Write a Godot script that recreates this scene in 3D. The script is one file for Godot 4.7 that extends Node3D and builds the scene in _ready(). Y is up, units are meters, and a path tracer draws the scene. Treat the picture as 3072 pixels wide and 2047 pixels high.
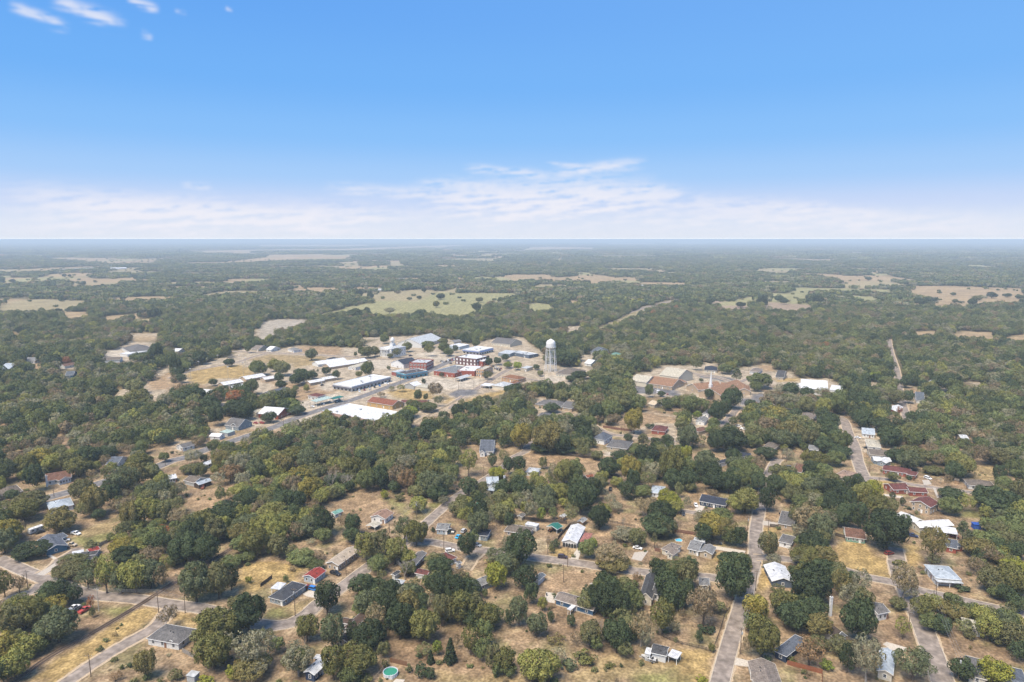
extends Node3D
# An aerial view of a small Texas town: woods, fields, streets, houses and a white water tower. Metres, y up; the drone hovers at (0, 150, 0) and looks towards -z.

const EYE := Vector3(0, 150, 0)
var M := {}
var meshes := {}
var rng := RandomNumberGenerator.new()
var road_list := []
var clear_list := []
var house_list := []
var patch_list := []
var tree_proto := {}
var last_root: Node3D
var pole_tops := []
var wobble := FastNoiseLite.new()


class MB:
	var v := PackedVector3Array()
	var n := PackedVector3Array()
	var u := PackedVector2Array()
	var c := PackedColorArray()
	func tri(a: Vector3, b: Vector3, d: Vector3, hint: Vector3, ua := Vector2.ZERO, ub := Vector2.ZERO, ud := Vector2.ZERO) -> void:
		var nn := (d - a).cross(b - a).normalized()
		if nn.dot(hint) < 0.0:
			nn = -nn
			v.append_array([a, d, b])
			u.append_array([ua, ud, ub])
		else:
			v.append_array([a, b, d])
			u.append_array([ua, ub, ud])
		n.append_array([nn, nn, nn])
	# corners in order round the face; texture runs in metres along a-b and a-d
	func quad(a: Vector3, b: Vector3, cc: Vector3, d: Vector3, hint: Vector3) -> void:
		var w := (b - a).length()
		var h := (d - a).length()
		tri(a, b, cc, hint, Vector2(0, 0), Vector2(w, 0), Vector2(w, h))
		tri(a, cc, d, hint, Vector2(0, 0), Vector2(w, h), Vector2(0, h))
	func box(t: Transform3D, s: Vector3) -> void:
		var h := s * 0.5
		var x := t.basis.x
		var y := t.basis.y
		var z := t.basis.z
		var o := t.origin
		for k in [-1.0, 1.0]:
			quad(o + x * h.x * k - y * h.y - z * h.z, o + x * h.x * k - y * h.y + z * h.z, o + x * h.x * k + y * h.y + z * h.z, o + x * h.x * k + y * h.y - z * h.z, x * k)
			quad(o + z * h.z * k - y * h.y - x * h.x, o + z * h.z * k - y * h.y + x * h.x, o + z * h.z * k + y * h.y + x * h.x, o + z * h.z * k + y * h.y - x * h.x, z * k)
			quad(o + y * h.y * k - x * h.x - z * h.z, o + y * h.y * k + x * h.x - z * h.z, o + y * h.y * k + x * h.x + z * h.z, o + y * h.y * k - x * h.x + z * h.z, y * k)
	func at(p: Vector3, s: Vector3) -> void:
		box(Transform3D(Basis(), p), s)
	func bar(a: Vector3, b: Vector3, w: float, h: float) -> void:
		var d := b - a
		if d.length() < 0.01:
			return
		var x := d.normalized()
		var z := x.cross(Vector3.UP)
		z = Vector3(0, 0, 1) if z.length() < 0.01 else z.normalized()
		box(Transform3D(Basis(x, z.cross(x), z), (a + b) * 0.5), Vector3(d.length(), h, w))
	func tube(a: Vector3, b: Vector3, ra: float, rb: float, k := 6, caps := false) -> void:
		var d := (b - a).normalized()
		var x := d.cross(Vector3(0.31, 0.17, 0.93)).normalized()
		var y := d.cross(x)
		for i in k:
			var p := TAU * i / k
			var q := TAU * (i + 1) / k
			var e := x * cos(p) + y * sin(p)
			var f := x * cos(q) + y * sin(q)
			quad(a + e * ra, a + f * ra, b + f * rb, b + e * rb, e + f)
			if caps:
				tri(b, b + e * rb, b + f * rb, d)
	func lathe(o: Vector3, prof: Array, k := 16) -> void:
		for j in prof.size() - 1:
			var a: Vector2 = prof[j]
			var b: Vector2 = prof[j + 1]
			for i in k:
				var p := TAU * i / k
				var q := TAU * (i + 1) / k
				var e := Vector3(cos(p), 0, sin(p))
				var f := Vector3(cos(q), 0, sin(q))
				var hint := (e + f) * (b.y - a.y) + Vector3.UP * (a.x - b.x) * 2.0
				quad(o + e * a.x + Vector3.UP * a.y, o + f * a.x + Vector3.UP * a.y, o + f * b.x + Vector3.UP * b.y, o + e * b.x + Vector3.UP * b.y, hint)
	func mesh() -> ArrayMesh:
		var arr := []
		arr.resize(Mesh.ARRAY_MAX)
		arr[Mesh.ARRAY_VERTEX] = v
		arr[Mesh.ARRAY_NORMAL] = n
		arr[Mesh.ARRAY_TEX_UV] = u
		if c.size() == v.size():
			arr[Mesh.ARRAY_COLOR] = c
		var m := ArrayMesh.new()
		m.add_surface_from_arrays(Mesh.PRIMITIVE_TRIANGLES, arr)
		return m


func lin(r: float, g: float, b: float) -> Color:
	return Color(r, g, b).linear_to_srgb()


func noise_tex(freq: float, lo: float, hi: float, seed_: int, octaves := 4) -> NoiseTexture2D:
	var f := FastNoiseLite.new()
	f.noise_type = FastNoiseLite.TYPE_SIMPLEX_SMOOTH
	f.frequency = freq
	f.fractal_octaves = octaves
	f.seed = seed_
	var t := NoiseTexture2D.new()
	t.width = 512
	t.height = 512
	t.seamless = true
	t.noise = f
	var g := Gradient.new()
	g.set_color(0, Color(lo, lo, lo))
	g.set_color(1, Color(hi, hi, hi))
	t.color_ramp = g
	return t


func rib_tex(period_px: int, dark: float) -> ImageTexture:
	var im := Image.create(64, 8, false, Image.FORMAT_RGB8)
	im.fill(Color(1, 1, 1))
	for i in range(0, 64, period_px):
		im.fill_rect(Rect2i(i, 0, 3, 8), Color(dark, dark, dark))
		im.fill_rect(Rect2i(i + 3, 0, 2, 8), Color(0.5 + dark * 0.5, 0.5 + dark * 0.5, 0.5 + dark * 0.5))
	return ImageTexture.create_from_image(im)


func course_tex() -> ImageTexture:
	var im := Image.create(64, 64, false, Image.FORMAT_RGB8)
	var r := RandomNumberGenerator.new()
	r.seed = 5
	for y in 8:
		for x in 8:
			var g := r.randf_range(0.74, 1.0)
			im.fill_rect(Rect2i(x * 8, y * 8, 8, 8), Color(g, g, g))
		im.fill_rect(Rect2i(0, y * 8, 64, 1), Color(0.62, 0.62, 0.62))
	return ImageTexture.create_from_image(im)


# kind: "plain" mottled by world noise, "rib" ribs across u, "course" shingle rows, "leaf" foliage with vertex colours
func mat(called: String, r: float, g: float, b: float, kind := "plain", rough := 0.9, metal := 0.0) -> void:
	var m := StandardMaterial3D.new()
	m.resource_name = called
	m.albedo_color = lin(r, g, b)
	m.roughness = rough
	m.metallic = metal
	m.metallic_specular = 0.3
	if kind == "plain":
		m.albedo_texture = meshes["noise_mid"]
		m.uv1_triplanar = true
		m.uv1_world_triplanar = true
		m.uv1_scale = Vector3.ONE * 0.11
	elif kind == "rib" or kind == "course":
		m.albedo_texture = meshes[kind]
		m.uv1_scale = Vector3(0.5, 0.5, 1) if kind == "rib" else Vector3(0.42, 0.42, 1)
		m.detail_enabled = true
		m.detail_blend_mode = BaseMaterial3D.BLEND_MODE_MUL
		m.detail_albedo = meshes["noise_big"]
		m.detail_uv_layer = BaseMaterial3D.DETAIL_UV_2
		m.uv2_triplanar = true
		m.uv2_world_triplanar = true
		m.uv2_scale = Vector3.ONE * 0.07
	elif kind == "leaf":
		m.vertex_color_use_as_albedo = true
		m.backlight_enabled = true
		m.backlight = Color(0.62, 0.66, 0.34)
		m.metallic_specular = 0.2
		m.roughness = 0.75
	M[called] = m


func add(parent: Node, called: String, mesh: Mesh, m: String, at := Transform3D()) -> MeshInstance3D:
	var o := MeshInstance3D.new()
	o.name = called
	o.mesh = mesh
	o.material_override = M[m]
	o.transform = at
	parent.add_child(o, true)
	return o


func thing(called: String, label: String, category: String, at := Vector3.ZERO, turn := 0.0, group := "") -> Node3D:
	var o := Node3D.new()
	o.name = numbered(called)
	o.position = at
	o.rotation.y = turn
	o.set_meta("label", label)
	o.set_meta("category", category)
	if group:
		o.set_meta("group", group)
	add_child(o, true)
	return o


var name_count := {}
func numbered(called: String) -> String:
	var k: int = name_count.get(called, 0)
	name_count[called] = k + 1
	return called if k == 0 else "%s_%03d" % [called, k]


func struct(called: String, mesh: Mesh, m: String) -> MeshInstance3D:
	var o := add(self, numbered(called), mesh, m)
	o.set_meta("kind", "structure")
	return o


# a polygon or line on the ground from x, z, x, z ...
func P(a: Array) -> PackedVector2Array:
	var p := PackedVector2Array()
	for i in range(0, a.size(), 2):
		p.append(Vector2(a[i], a[i + 1]))
	return p


# ------------------------------------------------------------------ ground
func axis(steps: Array) -> PackedFloat32Array:
	# steps: [start, end, first spacing, growth]
	var out := PackedFloat32Array()
	for s in steps:
		var p: float = s[0]
		var d: float = s[2]
		while p < s[1] - d * 0.5:
			out.append(p)
			p += d
			d *= s[3]
	return out


func patch(colour: String, soft: float, p: PackedVector2Array) -> void:
	patch_list.append([colour, soft, p])


func bounds(p: PackedVector2Array) -> Rect2:
	var r := Rect2(p[0], Vector2.ZERO)
	for q in p:
		r = r.expand(q)
	return r


func edge_dist(q: Vector2, p: PackedVector2Array) -> float:
	var best := 1e9
	var inside := false
	var j := p.size() - 1
	for i in p.size():
		var a := p[i]
		var b := p[j]
		if (a.y > q.y) != (b.y > q.y) and q.x < (b.x - a.x) * (q.y - a.y) / (b.y - a.y) + a.x:
			inside = not inside
		var ab := b - a
		var t := clampf((q - a).dot(ab) / maxf(ab.length_squared(), 0.001), 0.0, 1.0)
		best = minf(best, q.distance_squared_to(a + ab * t))
		j = i
	best = sqrt(best)
	return best if inside else -best


const GROUND := {
	"gold": Color(0.44, 0.31, 0.13), "lawn": Color(0.25, 0.235, 0.09), "straw": Color(0.37, 0.275, 0.14), "tan": Color(0.385, 0.265, 0.155), "brown": Color(0.30, 0.205, 0.125),
	"dust": Color(0.47, 0.37, 0.23), "pale": Color(0.56, 0.485, 0.385), "asph": Color(0.17, 0.17, 0.18), "field": Color(0.44, 0.32, 0.185), "field2": Color(0.40, 0.33, 0.185),
	"pasture": Color(0.36, 0.335, 0.16), "pinkfield": Color(0.40, 0.30, 0.21), "quarry": Color(0.46, 0.40, 0.32), "lot": Color(0.50, 0.41, 0.30), "wood": Color(0.115, 0.105, 0.055)}


func build_ground() -> void:
	var zs := axis([[-130.0, 0.0, 60.0, 1.0]])
	zs = axis([[140.0, 560.0, 2.4, 1.0], [560.0, 2600.0, 2.6, 1.018], [2600.0, 45000.0, 45.0, 1.06]])
	var xh := axis([[0.0, 420.0, 2.4, 1.0], [420.0, 40000.0, 2.6, 1.03]])
	var xs := PackedFloat32Array()
	for i in range(xh.size() - 1, 0, -1):
		xs.append(-xh[i])
	xs.append_array(xh)
	zs.insert(0, 60.0)
	zs.insert(0, -900.0)
	zs.reverse()
	for i in zs.size():
		zs[i] = -zs[i]          # ascending z
	var w := xs.size()
	var h := zs.size()
	var v := PackedVector3Array()
	var c := PackedColorArray()
	v.resize(w * h)
	c.resize(w * h)
	var a := FastNoiseLite.new()
	a.frequency = 0.018
	a.seed = 3
	a.fractal_octaves = 4
	var b := FastNoiseLite.new()
	b.frequency = 0.05
	b.seed = 9
	b.fractal_octaves = 3
	var g3 := FastNoiseLite.new()
	g3.frequency = 0.13
	g3.seed = 17
	g3.fractal_octaves = 3
	var t0 := Color(0.38, 0.27, 0.165)
	var t1 := Color(0.33, 0.232, 0.145)
	var t3 := Color(0.47, 0.36, 0.22)
	var t2 := Color(0.255, 0.225, 0.105)
	var wd: Color = GROUND["wood"]
	for j in h:
		for i in w:
			var x := xs[i]
			var z := zs[j]
			v[j * w + i] = Vector3(x, 0, z)
			var k := t0.lerp(t1, smoothstep(-0.35, 0.4, a.get_noise_2d(x, z)))
			k = k.lerp(t2, smoothstep(0.05, 0.5, b.get_noise_2d(x + 300.0, z)) * 0.8)
			if z < -520.0:
				k = k.lerp(wd, smoothstep(-520.0, -800.0, z) * 0.8)
			elif absf(x) < 460.0:
				var m := g3.get_noise_2d(x, z)
				k = k * (1.0 + 0.5 * m) if m < 0.12 else k.lerp(t3, (m - 0.12) * 1.7)
			c[j * w + i] = k * 1.5
	for p in patch_list:
		var poly: PackedVector2Array = p[2]
		var soft: float = p[1]
		var r := bounds(poly).grow(soft)
		var col: Color = GROUND[p[0]]
		var i0 := maxi(xs.bsearch(r.position.x), 0)
		var i1 := mini(xs.bsearch(r.end.x), w - 1)
		var j0 := maxi(zs.bsearch(r.position.y), 0)
		var j1 := mini(zs.bsearch(r.end.y), h - 1)
		for j in range(j0, j1 + 1):
			for i in range(i0, i1 + 1):
				var q := Vector2(xs[i], zs[j])
				var e := edge_dist(q, poly) + b.get_noise_2d(q.x * 2.0, q.y * 2.0) * soft * 1.4
				if e > -soft:
					var mottled := col * 1.5 * (1.0 + 0.3 * g3.get_noise_2d(q.x, q.y) + 0.22 * b.get_noise_2d(q.x * 1.7 + 50.0, q.y * 1.7) + 0.14 * a.get_noise_2d(q.x, q.y * 2.0))
					c[j * w + i] = c[j * w + i].lerp(mottled, smoothstep(-soft, soft, e) * 0.92)
	var ix := PackedInt32Array()
	ix.resize((w - 1) * (h - 1) * 6)
	var o := 0
	for j in h - 1:
		for i in w - 1:
			var s := j * w + i
			ix[o] = s
			ix[o + 1] = s + 1
			ix[o + 2] = s + w
			ix[o + 3] = s + 1
			ix[o + 4] = s + w + 1
			ix[o + 5] = s + w
			o += 6
	var nn := PackedVector3Array()
	nn.resize(w * h)
	nn.fill(Vector3.UP)
	var arr := []
	arr.resize(Mesh.ARRAY_MAX)
	arr[Mesh.ARRAY_VERTEX] = v
	arr[Mesh.ARRAY_NORMAL] = nn
	arr[Mesh.ARRAY_COLOR] = c
	arr[Mesh.ARRAY_INDEX] = ix
	var m := ArrayMesh.new()
	m.add_surface_from_arrays(Mesh.PRIMITIVE_TRIANGLES, arr)
	struct("ground", m, "ground")


# ------------------------------------------------------------------ roads
func road(called: String, width: float, m: String, kerb: int, p: PackedVector2Array) -> void:
	# smoothed centre line
	var cv := Curve2D.new()
	for i in p.size():
		var t := (p[mini(i + 1, p.size() - 1)] - p[maxi(i - 1, 0)]) * 0.16
		cv.add_point(p[i], -t, t)
	cv.bake_interval = 2.5 if width < 12.0 else 12.0
	road_list.append([called, width, m, kerb, cv.get_baked_points()])


func strip(p: PackedVector2Array, width: float, y: float, rough_edge := 0.0) -> MB:
	var b := MB.new()
	var l := PackedVector3Array()
	var r := PackedVector3Array()
	for i in p.size():
		var d := (p[mini(i + 1, p.size() - 1)] - p[maxi(i - 1, 0)]).normalized()
		var s := Vector2(-d.y, d.x)
		var e := rough_edge * wobble.get_noise_2d(p[i].x * 9.0, p[i].y * 9.0)
		var f := rough_edge * wobble.get_noise_2d(p[i].x * 9.0 + 500.0, p[i].y * 9.0)
		var a := p[i] + s * (width * 0.5 + e)
		var c := p[i] - s * (width * 0.5 + f)
		l.append(Vector3(a.x, y, a.y))
		r.append(Vector3(c.x, y, c.y))
	for i in p.size() - 1:
		b.quad(l[i], l[i + 1], r[i + 1], r[i], Vector3.UP)
	return b


func near_road(q: Vector2, extra: float, skip := -1) -> bool:
	for k in road_list.size():
		if k == skip:
			continue
		var rd: Array = road_list[k]
		var p: PackedVector2Array = rd[4]
		var lim: float = rd[1] * 0.5 + extra
		var bb: Rect2 = rd[5]
		if not bb.grow(lim).has_point(q):
			continue
		for i in range(0, p.size() - 1, 2):
			var a := p[i]
			var e := p[mini(i + 2, p.size() - 1)] - a
			var t := clampf((q - a).dot(e) / maxf(e.length_squared(), 0.01), 0.0, 1.0)
			if q.distance_squared_to(a + e * t) < lim * lim:
				return true
	return false


func build_roads() -> void:
	for rd in road_list:
		rd.append(bounds(rd[4]))
	var y := 0.03
	for k in road_list.size():
		var rd: Array = road_list[k]
		y += 0.006
		# a dusty shoulder below, the roadway above
		struct("road_shoulder", strip(rd[4], rd[1] + (1.6 if rd[3] else 2.2), y - 0.012, 0.7).mesh(), "dust")
		struct({"street": "street", "lane": "lane", "highway": "highway"}[rd[0]], strip(rd[4], rd[1], y, 0.25 if not rd[3] else 0.0).mesh(), rd[2])
	for k in road_list.size():
		var rd: Array = road_list[k]
		if not rd[3]:
			continue
		var p: PackedVector2Array = rd[4]
		for side in [-1.0, 1.0]:
			var b := MB.new()
			for i in p.size() - 1:
				var d := (p[i + 1] - p[i]).normalized()
				var s: Vector2 = Vector2(-d.y, d.x) * side * (rd[1] * 0.5 + 0.12)
				var a: Vector2 = p[i] + s
				var e: Vector2 = p[i + 1] + s
				if near_road((a + e) * 0.5, 0.9, k) or wobble.get_noise_2d(a.x * 1.3 + side * 90.0, a.y * 1.3) > 0.32:
					continue
				b.bar(Vector3(a.x, 0.09, a.y), Vector3(e.x, 0.09, e.y), 0.3, 0.24)
			if b.v.size():
				struct("kerb", b.mesh(), "kerb")


func slab(called: String, k: int, p: PackedVector2Array) -> void:
	var b := MB.new()
	var y := 0.06 + 0.005 * (k % 7)
	var ix := Geometry2D.triangulate_polygon(p)
	for i in range(0, ix.size(), 3):
		b.tri(Vector3(p[ix[i]].x, y, p[ix[i]].y), Vector3(p[ix[i + 1]].x, y, p[ix[i + 1]].y), Vector3(p[ix[i + 2]].x, y, p[ix[i + 2]].y), Vector3.UP)
	for i in p.size():
		var q := p[(i + 1) % p.size()]
		b.quad(Vector3(p[i].x, -0.05, p[i].y), Vector3(q.x, -0.05, q.y), Vector3(q.x, y, q.y), Vector3(p[i].x, y, p[i].y), Vector3((p[i].y - q.y), 0, q.x - p[i].x))
	struct(called, b.mesh(), "concrete" if k % 3 else "concrete2")


# ------------------------------------------------------------------ buildings
func frame_mesh() -> Mesh:
	if not meshes.has("wframe"):
		var b := MB.new()
		for s in [-1.0, 1.0]:
			b.at(Vector3(s * 0.5, 0, 0), Vector3(0.12, 1.4, 0.1))
			b.at(Vector3(0, s * 0.64, 0), Vector3(0.88, 0.12, 0.1))
		b.at(Vector3(0, 0, -0.005), Vector3(0.88, 0.06, 0.07))
		meshes["wframe"] = b.mesh()
		var p := MB.new()
		p.at(Vector3(0, 0, -0.01), Vector3(0.89, 1.17, 0.05))
		meshes["wpane"] = p.mesh()
		var d := MB.new()
		d.at(Vector3.ZERO, Vector3(0.95, 2.05, 0.1))
		meshes["door"] = d.mesh()
		var pp := MB.new()
		pp.at(Vector3(0, -0.2, 0), Vector3(2.2, 1.8, 0.08))
		meshes["shop"] = pp.mesh()
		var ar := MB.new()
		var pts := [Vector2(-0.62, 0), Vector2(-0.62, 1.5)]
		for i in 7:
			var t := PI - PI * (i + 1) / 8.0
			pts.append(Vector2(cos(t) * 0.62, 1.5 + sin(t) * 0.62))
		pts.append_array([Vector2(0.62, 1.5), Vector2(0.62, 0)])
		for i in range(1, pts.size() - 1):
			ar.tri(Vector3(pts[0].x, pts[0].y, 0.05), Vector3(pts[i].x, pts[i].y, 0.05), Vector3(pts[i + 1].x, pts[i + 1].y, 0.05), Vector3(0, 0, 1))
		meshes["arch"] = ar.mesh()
	return meshes["wframe"]


func window(parent: Node3D, t: Transform3D, trim: String, pane: String) -> void:
	var f := add(parent, "window", frame_mesh(), trim, t)
	add(f, "pane", meshes["wpane"], pane)


# one block of a building: walls, roof, trim, openings, all parts of ROOT. XF places the block's base centre in ROOT's axes; x along L, z along W.
func shell(root: Node3D, xf: Transform3D, L: float, W: float, h: float, roof: String, ridge: String, wm: String, rm: String, o: Dictionary, main: bool) -> void:
	var flip := ridge == "v"
	if roof == "hip":
		flip = W > L
	if flip:
		xf = xf * Transform3D(Basis(Vector3.UP, -PI / 2), Vector3.ZERO)
		var s := L
		L = W
		W = s
	var hl := L * 0.5
	var hw := W * 0.5
	var trim := "trim"
	if wm in ["white", "brightwhite", "cream"]:
		trim = "trim_cream" if wm == "cream" else "trim"
	var pitch: float = o.get("pitch", 0.36 if roof == "hip" else 0.38)
	var ov := 0.45 if roof != "flat" else 0.2
	var par: float = o.get("parapet", 0.0)
	var top := h + par
	var rise := hw * pitch
	# walls
	if o.has("open"):
		var nx := maxi(2, int(round(L / 4.5)) + 1)
		for i in nx:
			for s in [-1.0, 1.0]:
				var pb := MB.new()
				pb.at(Vector3(0, h * 0.5, 0), Vector3(0.16, h, 0.16))
				add(root, "post", pb.mesh(), "trim", xf * Transform3D(Basis(), Vector3(lerpf(-hl + 0.2, hl - 0.2, i / float(nx - 1)), 0, s * (hw - 0.2))))
		if roof == "gable":
			var gb := MB.new()
			for s in [-1.0, 1.0]:
				gb.tri(Vector3(s * (hl - 0.1), h, -hw), Vector3(s * (hl - 0.1), h, hw), Vector3(s * (hl - 0.1), h + rise, 0), Vector3(s, 0, 0))
			add(root, "gable", gb.mesh(), rm, xf)
	else:
		var b := MB.new()
		for s in [-1.0, 1.0]:
			b.quad(Vector3(-hl, -0.2, s * hw), Vector3(hl, -0.2, s * hw), Vector3(hl, top, s * hw), Vector3(-hl, top, s * hw), Vector3(0, 0, s))
			b.quad(Vector3(s * hl, -0.2, -hw), Vector3(s * hl, -0.2, hw), Vector3(s * hl, top, hw), Vector3(s * hl, top, -hw), Vector3(s, 0, 0))
			if roof == "gable":
				b.tri(Vector3(s * hl, h, -hw), Vector3(s * hl, h, hw), Vector3(s * hl, h + rise, 0), Vector3(s, 0, 0), Vector2(0, h), Vector2(W, h), Vector2(hw, h + rise))
		add(root, "wall", b.mesh(), wm, xf)
		if o.has("base"):
			var fb := MB.new()
			fb.at(Vector3(0, 0.2, 0), Vector3(L + 0.08, 0.5, W + 0.08))
			add(root, "foundation", fb.mesh(), "concrete", xf)
	# roof
	var r := MB.new()
	var tr := MB.new()
	var th := 0.16
	if roof == "gable":
		var e := hl + ov
		var ey := h - ov * pitch
		for s in [-1.0, 1.0]:
			var a := Vector3(-e, ey, s * (hw + ov))
			var b2 := Vector3(e, ey, s * (hw + ov))
			var c2 := Vector3(e, h + rise, 0)
			var d := Vector3(-e, h + rise, 0)
			var up := Vector3.UP * th
			r.quad(a + up, b2 + up, c2 + up, d + up, Vector3(0, 1, s * 0.3))
			r.quad(a, b2, c2, d, Vector3(0, -1, -s * 0.3))
			tr.bar(a + up * 0.45, b2 + up * 0.45, 0.05, th + 0.06)
			tr.bar(a + up * 0.4, d + up * 0.4, 0.06, th + 0.08)
			tr.bar(b2 + up * 0.4, c2 + up * 0.4, 0.06, th + 0.08)
		if rm in ["whitemetal", "brightroof", "silver", "palemetal", "rust", "maroon", "red"]:
			r.bar(Vector3(-e, h + rise + th, 0), Vector3(e, h + rise + th, 0), 0.4, 0.06)
	elif roof == "hip":
		var e := hl + ov
		var w2 := hw + ov
		var ey := h - 0.05
		var ry := ey + w2 * pitch
		var rl := maxf(e - w2, 0.0)
		var p := [Vector3(-e, ey, -w2), Vector3(e, ey, -w2), Vector3(e, ey, w2), Vector3(-e, ey, w2)]
		var q := [Vector3(-rl, ry, 0), Vector3(rl, ry, 0)]
		if rl > 0.05:
			r.quad(p[3], p[2], q[1], q[0], Vector3(0, 1, 0.4))
			r.quad(p[1], p[0], q[0], q[1], Vector3(0, 1, -0.4))
			r.bar(q[0], q[1], 0.3, 0.08)
		else:
			r.tri(p[3], p[2], q[0], Vector3(0, 1, 0.4), Vector2(0, 0), Vector2(2 * e, 0), Vector2(e, w2))
			r.tri(p[1], p[0], q[0], Vector3(0, 1, -0.4), Vector2(0, 0), Vector2(2 * e, 0), Vector2(e, w2))
		r.tri(p[2], p[1], q[1], Vector3(0.4, 1, 0), Vector2(0, 0), Vector2(2 * w2, 0), Vector2(w2, w2))
		r.tri(p[0], p[3], q[0], Vector3(-0.4, 1, 0), Vector2(0, 0), Vector2(2 * w2, 0), Vector2(w2, w2))
		r.quad(p[0], p[1], p[2], p[3], Vector3(0, -1, 0))
		for i in 4:
			var hip := MB.new()
			r.bar(p[i], q[0] if i == 0 or i == 3 else q[1], 0.25, 0.07)
			tr.bar(p[i], p[(i + 1) % 4], 0.05, 0.2)
	elif par > 0.0:
		r.quad(Vector3(-hl + 0.25, h, -hw + 0.25), Vector3(hl - 0.25, h, -hw + 0.25), Vector3(hl - 0.25, h, hw - 0.25), Vector3(-hl + 0.25, h, hw - 0.25), Vector3.UP)
		for s in [-1.0, 1.0]:
			tr.at(Vector3(0, h + par * 0.5, s * (hw - 0.14)), Vector3(L - 0.1, par + 0.06, 0.26))
			tr.at(Vector3(s * (hl - 0.14), h + par * 0.5, 0), Vector3(0.26, par + 0.06, W - 0.6))
		# plant on the roof
		if L * W > 150.0:
			for i in 3:
				var ub := MB.new()
				ub.at(Vector3.UP * 0.5, Vector3(1.6, 1.0, 1.4))
				ub.at(Vector3.UP * 1.08, Vector3(1.2, 0.16, 1.0))
				add(root, "roof_unit", ub.mesh(), "greymetal", xf * Transform3D(Basis(), Vector3(rng.randf_range(-hl, hl) * 0.7, h, rng.randf_range(-hw, hw) * 0.7)))
	else:
		var e := hl + ov
		var w2 := hw + ov
		r.box(Transform3D(Basis(Vector3.RIGHT, 0.035), Vector3(0, h + 0.12 + w2 * 0.035, 0)), Vector3(e * 2, 0.2, w2 * 2))
	var ro := add(root, "roof", r.mesh(), rm, xf)
	if tr.v.size():
		add(root, "parapet_cap" if par > 0.0 else "fascia", tr.mesh(), ("trim" if not wm in ["redbrick", "darkbrick", "tanbrick2"] or o.has("whitecap") else wm) if par > 0.0 else trim, xf)
	# vents
	var nv: int = o.get("vents", 2 if roof != "flat" and not o.has("open") and L < 30.0 and main else 0)
	for i in nv:
		var vb := MB.new()
		vb.tube(Vector3.ZERO, Vector3.UP * 0.55, 0.13, 0.13, 6, true)
		vb.tube(Vector3.UP * 0.55, Vector3.UP * 0.75, 0.26, 0.05, 6, true)
		var vz := rng.randf_range(0.15, 0.6) * hw * (1.0 if rng.randf() < 0.7 else -1.0)
		var vx := rng.randf_range(-0.5, 0.5) * hl
		var vy := h + (hw - absf(vz)) * pitch - 0.1
		if roof == "hip":
			vx *= 0.5
		add(ro, "vent", vb.mesh(), "darkmetal", Transform3D(Basis(), Vector3(vx, vy, vz)))
	if o.has("open"):
		return
	# openings on the walls that can be seen
	var nwin: int = o.get("win", 0)
	var eye := EYE - root.position
	var storeys: int = o.get("storeys", 1)
	var doors := 0
	for side in 4:
		var nl := Vector3([0, 1, 0, -1][side], 0, [1, 0, -1, 0][side])
		var along := Vector3(nl.z, 0, -nl.x)
		var wl := L if nl.z != 0 else W
		var off := hw if nl.z != 0 else hl
		var nw := (root.basis * xf.basis * nl).normalized()
		if nw.dot(Vector3(eye.x, 0, eye.z).normalized()) < 0.08:
			continue
		var facing := Basis(along, Vector3.UP, nl)
		if o.has("shop"):
			var k := maxi(1, int(wl / 5.2))
			for i in k:
				add(root, "shop_window", meshes["shop"] if frame_mesh() else null, "glass", xf * Transform3D(facing, nl * (off + 0.03) + along * (wl * ((i + 0.5) / k - 0.5)) + Vector3.UP * 1.35))
			var ab := MB.new()
			ab.box(Transform3D(facing * Basis(Vector3.RIGHT, 0.3), nl * (off + 0.9) + Vector3.UP * (h - 1.2)), Vector3(wl - 0.4, 0.12, 1.9))
			add(root, "awning", ab.mesh(), "awning_blue" if root.get_meta("label").contains("blue awning") else "awning", xf)
			continue
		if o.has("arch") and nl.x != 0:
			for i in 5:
				add(root, "arch_shade_panel", meshes["arch"] if frame_mesh() else null, "glass", xf * Transform3D(facing, nl * (off + 0.01) + along * (wl * ((i + 0.5) / 5.0 - 0.5)) + Vector3.UP * 0.1))  # flat dark panel painted for the shade inside an open porch arch
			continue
		if nwin < 1:
			continue
		var k := clampi(int(round(nwin * wl / maxf(L, 0.1))), 1, 14)
		if wl < 2.2:
			continue
		for st in storeys:
			for i in k:
				var px := wl * ((i + 0.5) / k - 0.5)
				if st == 0 and main and doors == 0 and k >= 2 and i == k / 2:
					doors = 1
					var dr := add(root, "door", meshes["door"] if frame_mesh() else null, "door_white" if wm != "white" and wm != "brightwhite" else "door_brown", xf * Transform3D(facing, nl * (off + 0.03) + along * (px + 0.9) + Vector3.UP * 1.05))
					var hb := MB.new()
					hb.at(Vector3(0.36, 0, 0.09), Vector3(0.07, 0.1, 0.07))
					add(dr, "handle", hb.mesh(), "darkmetal")
				var wy: float = (1.6 if h < 7.0 else 2.1) + st * (h / storeys)
				var big := 1.45 if storeys > 1 and h > 7.0 else 1.0
				var wt := xf * Transform3D(facing.scaled_local(Vector3(big * 1.15, big * 1.2, 1)) if big > 1.0 else facing, nl * (off + 0.03) + along * (px - (0.4 if doors == 1 and i == k / 2 and st == 0 else 0.0)) + Vector3.UP * wy)
				window(root, wt, "trim" if wm != "white" else "trim_grey", "pane_white" if o.has("whitewin") else "glass")


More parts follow.
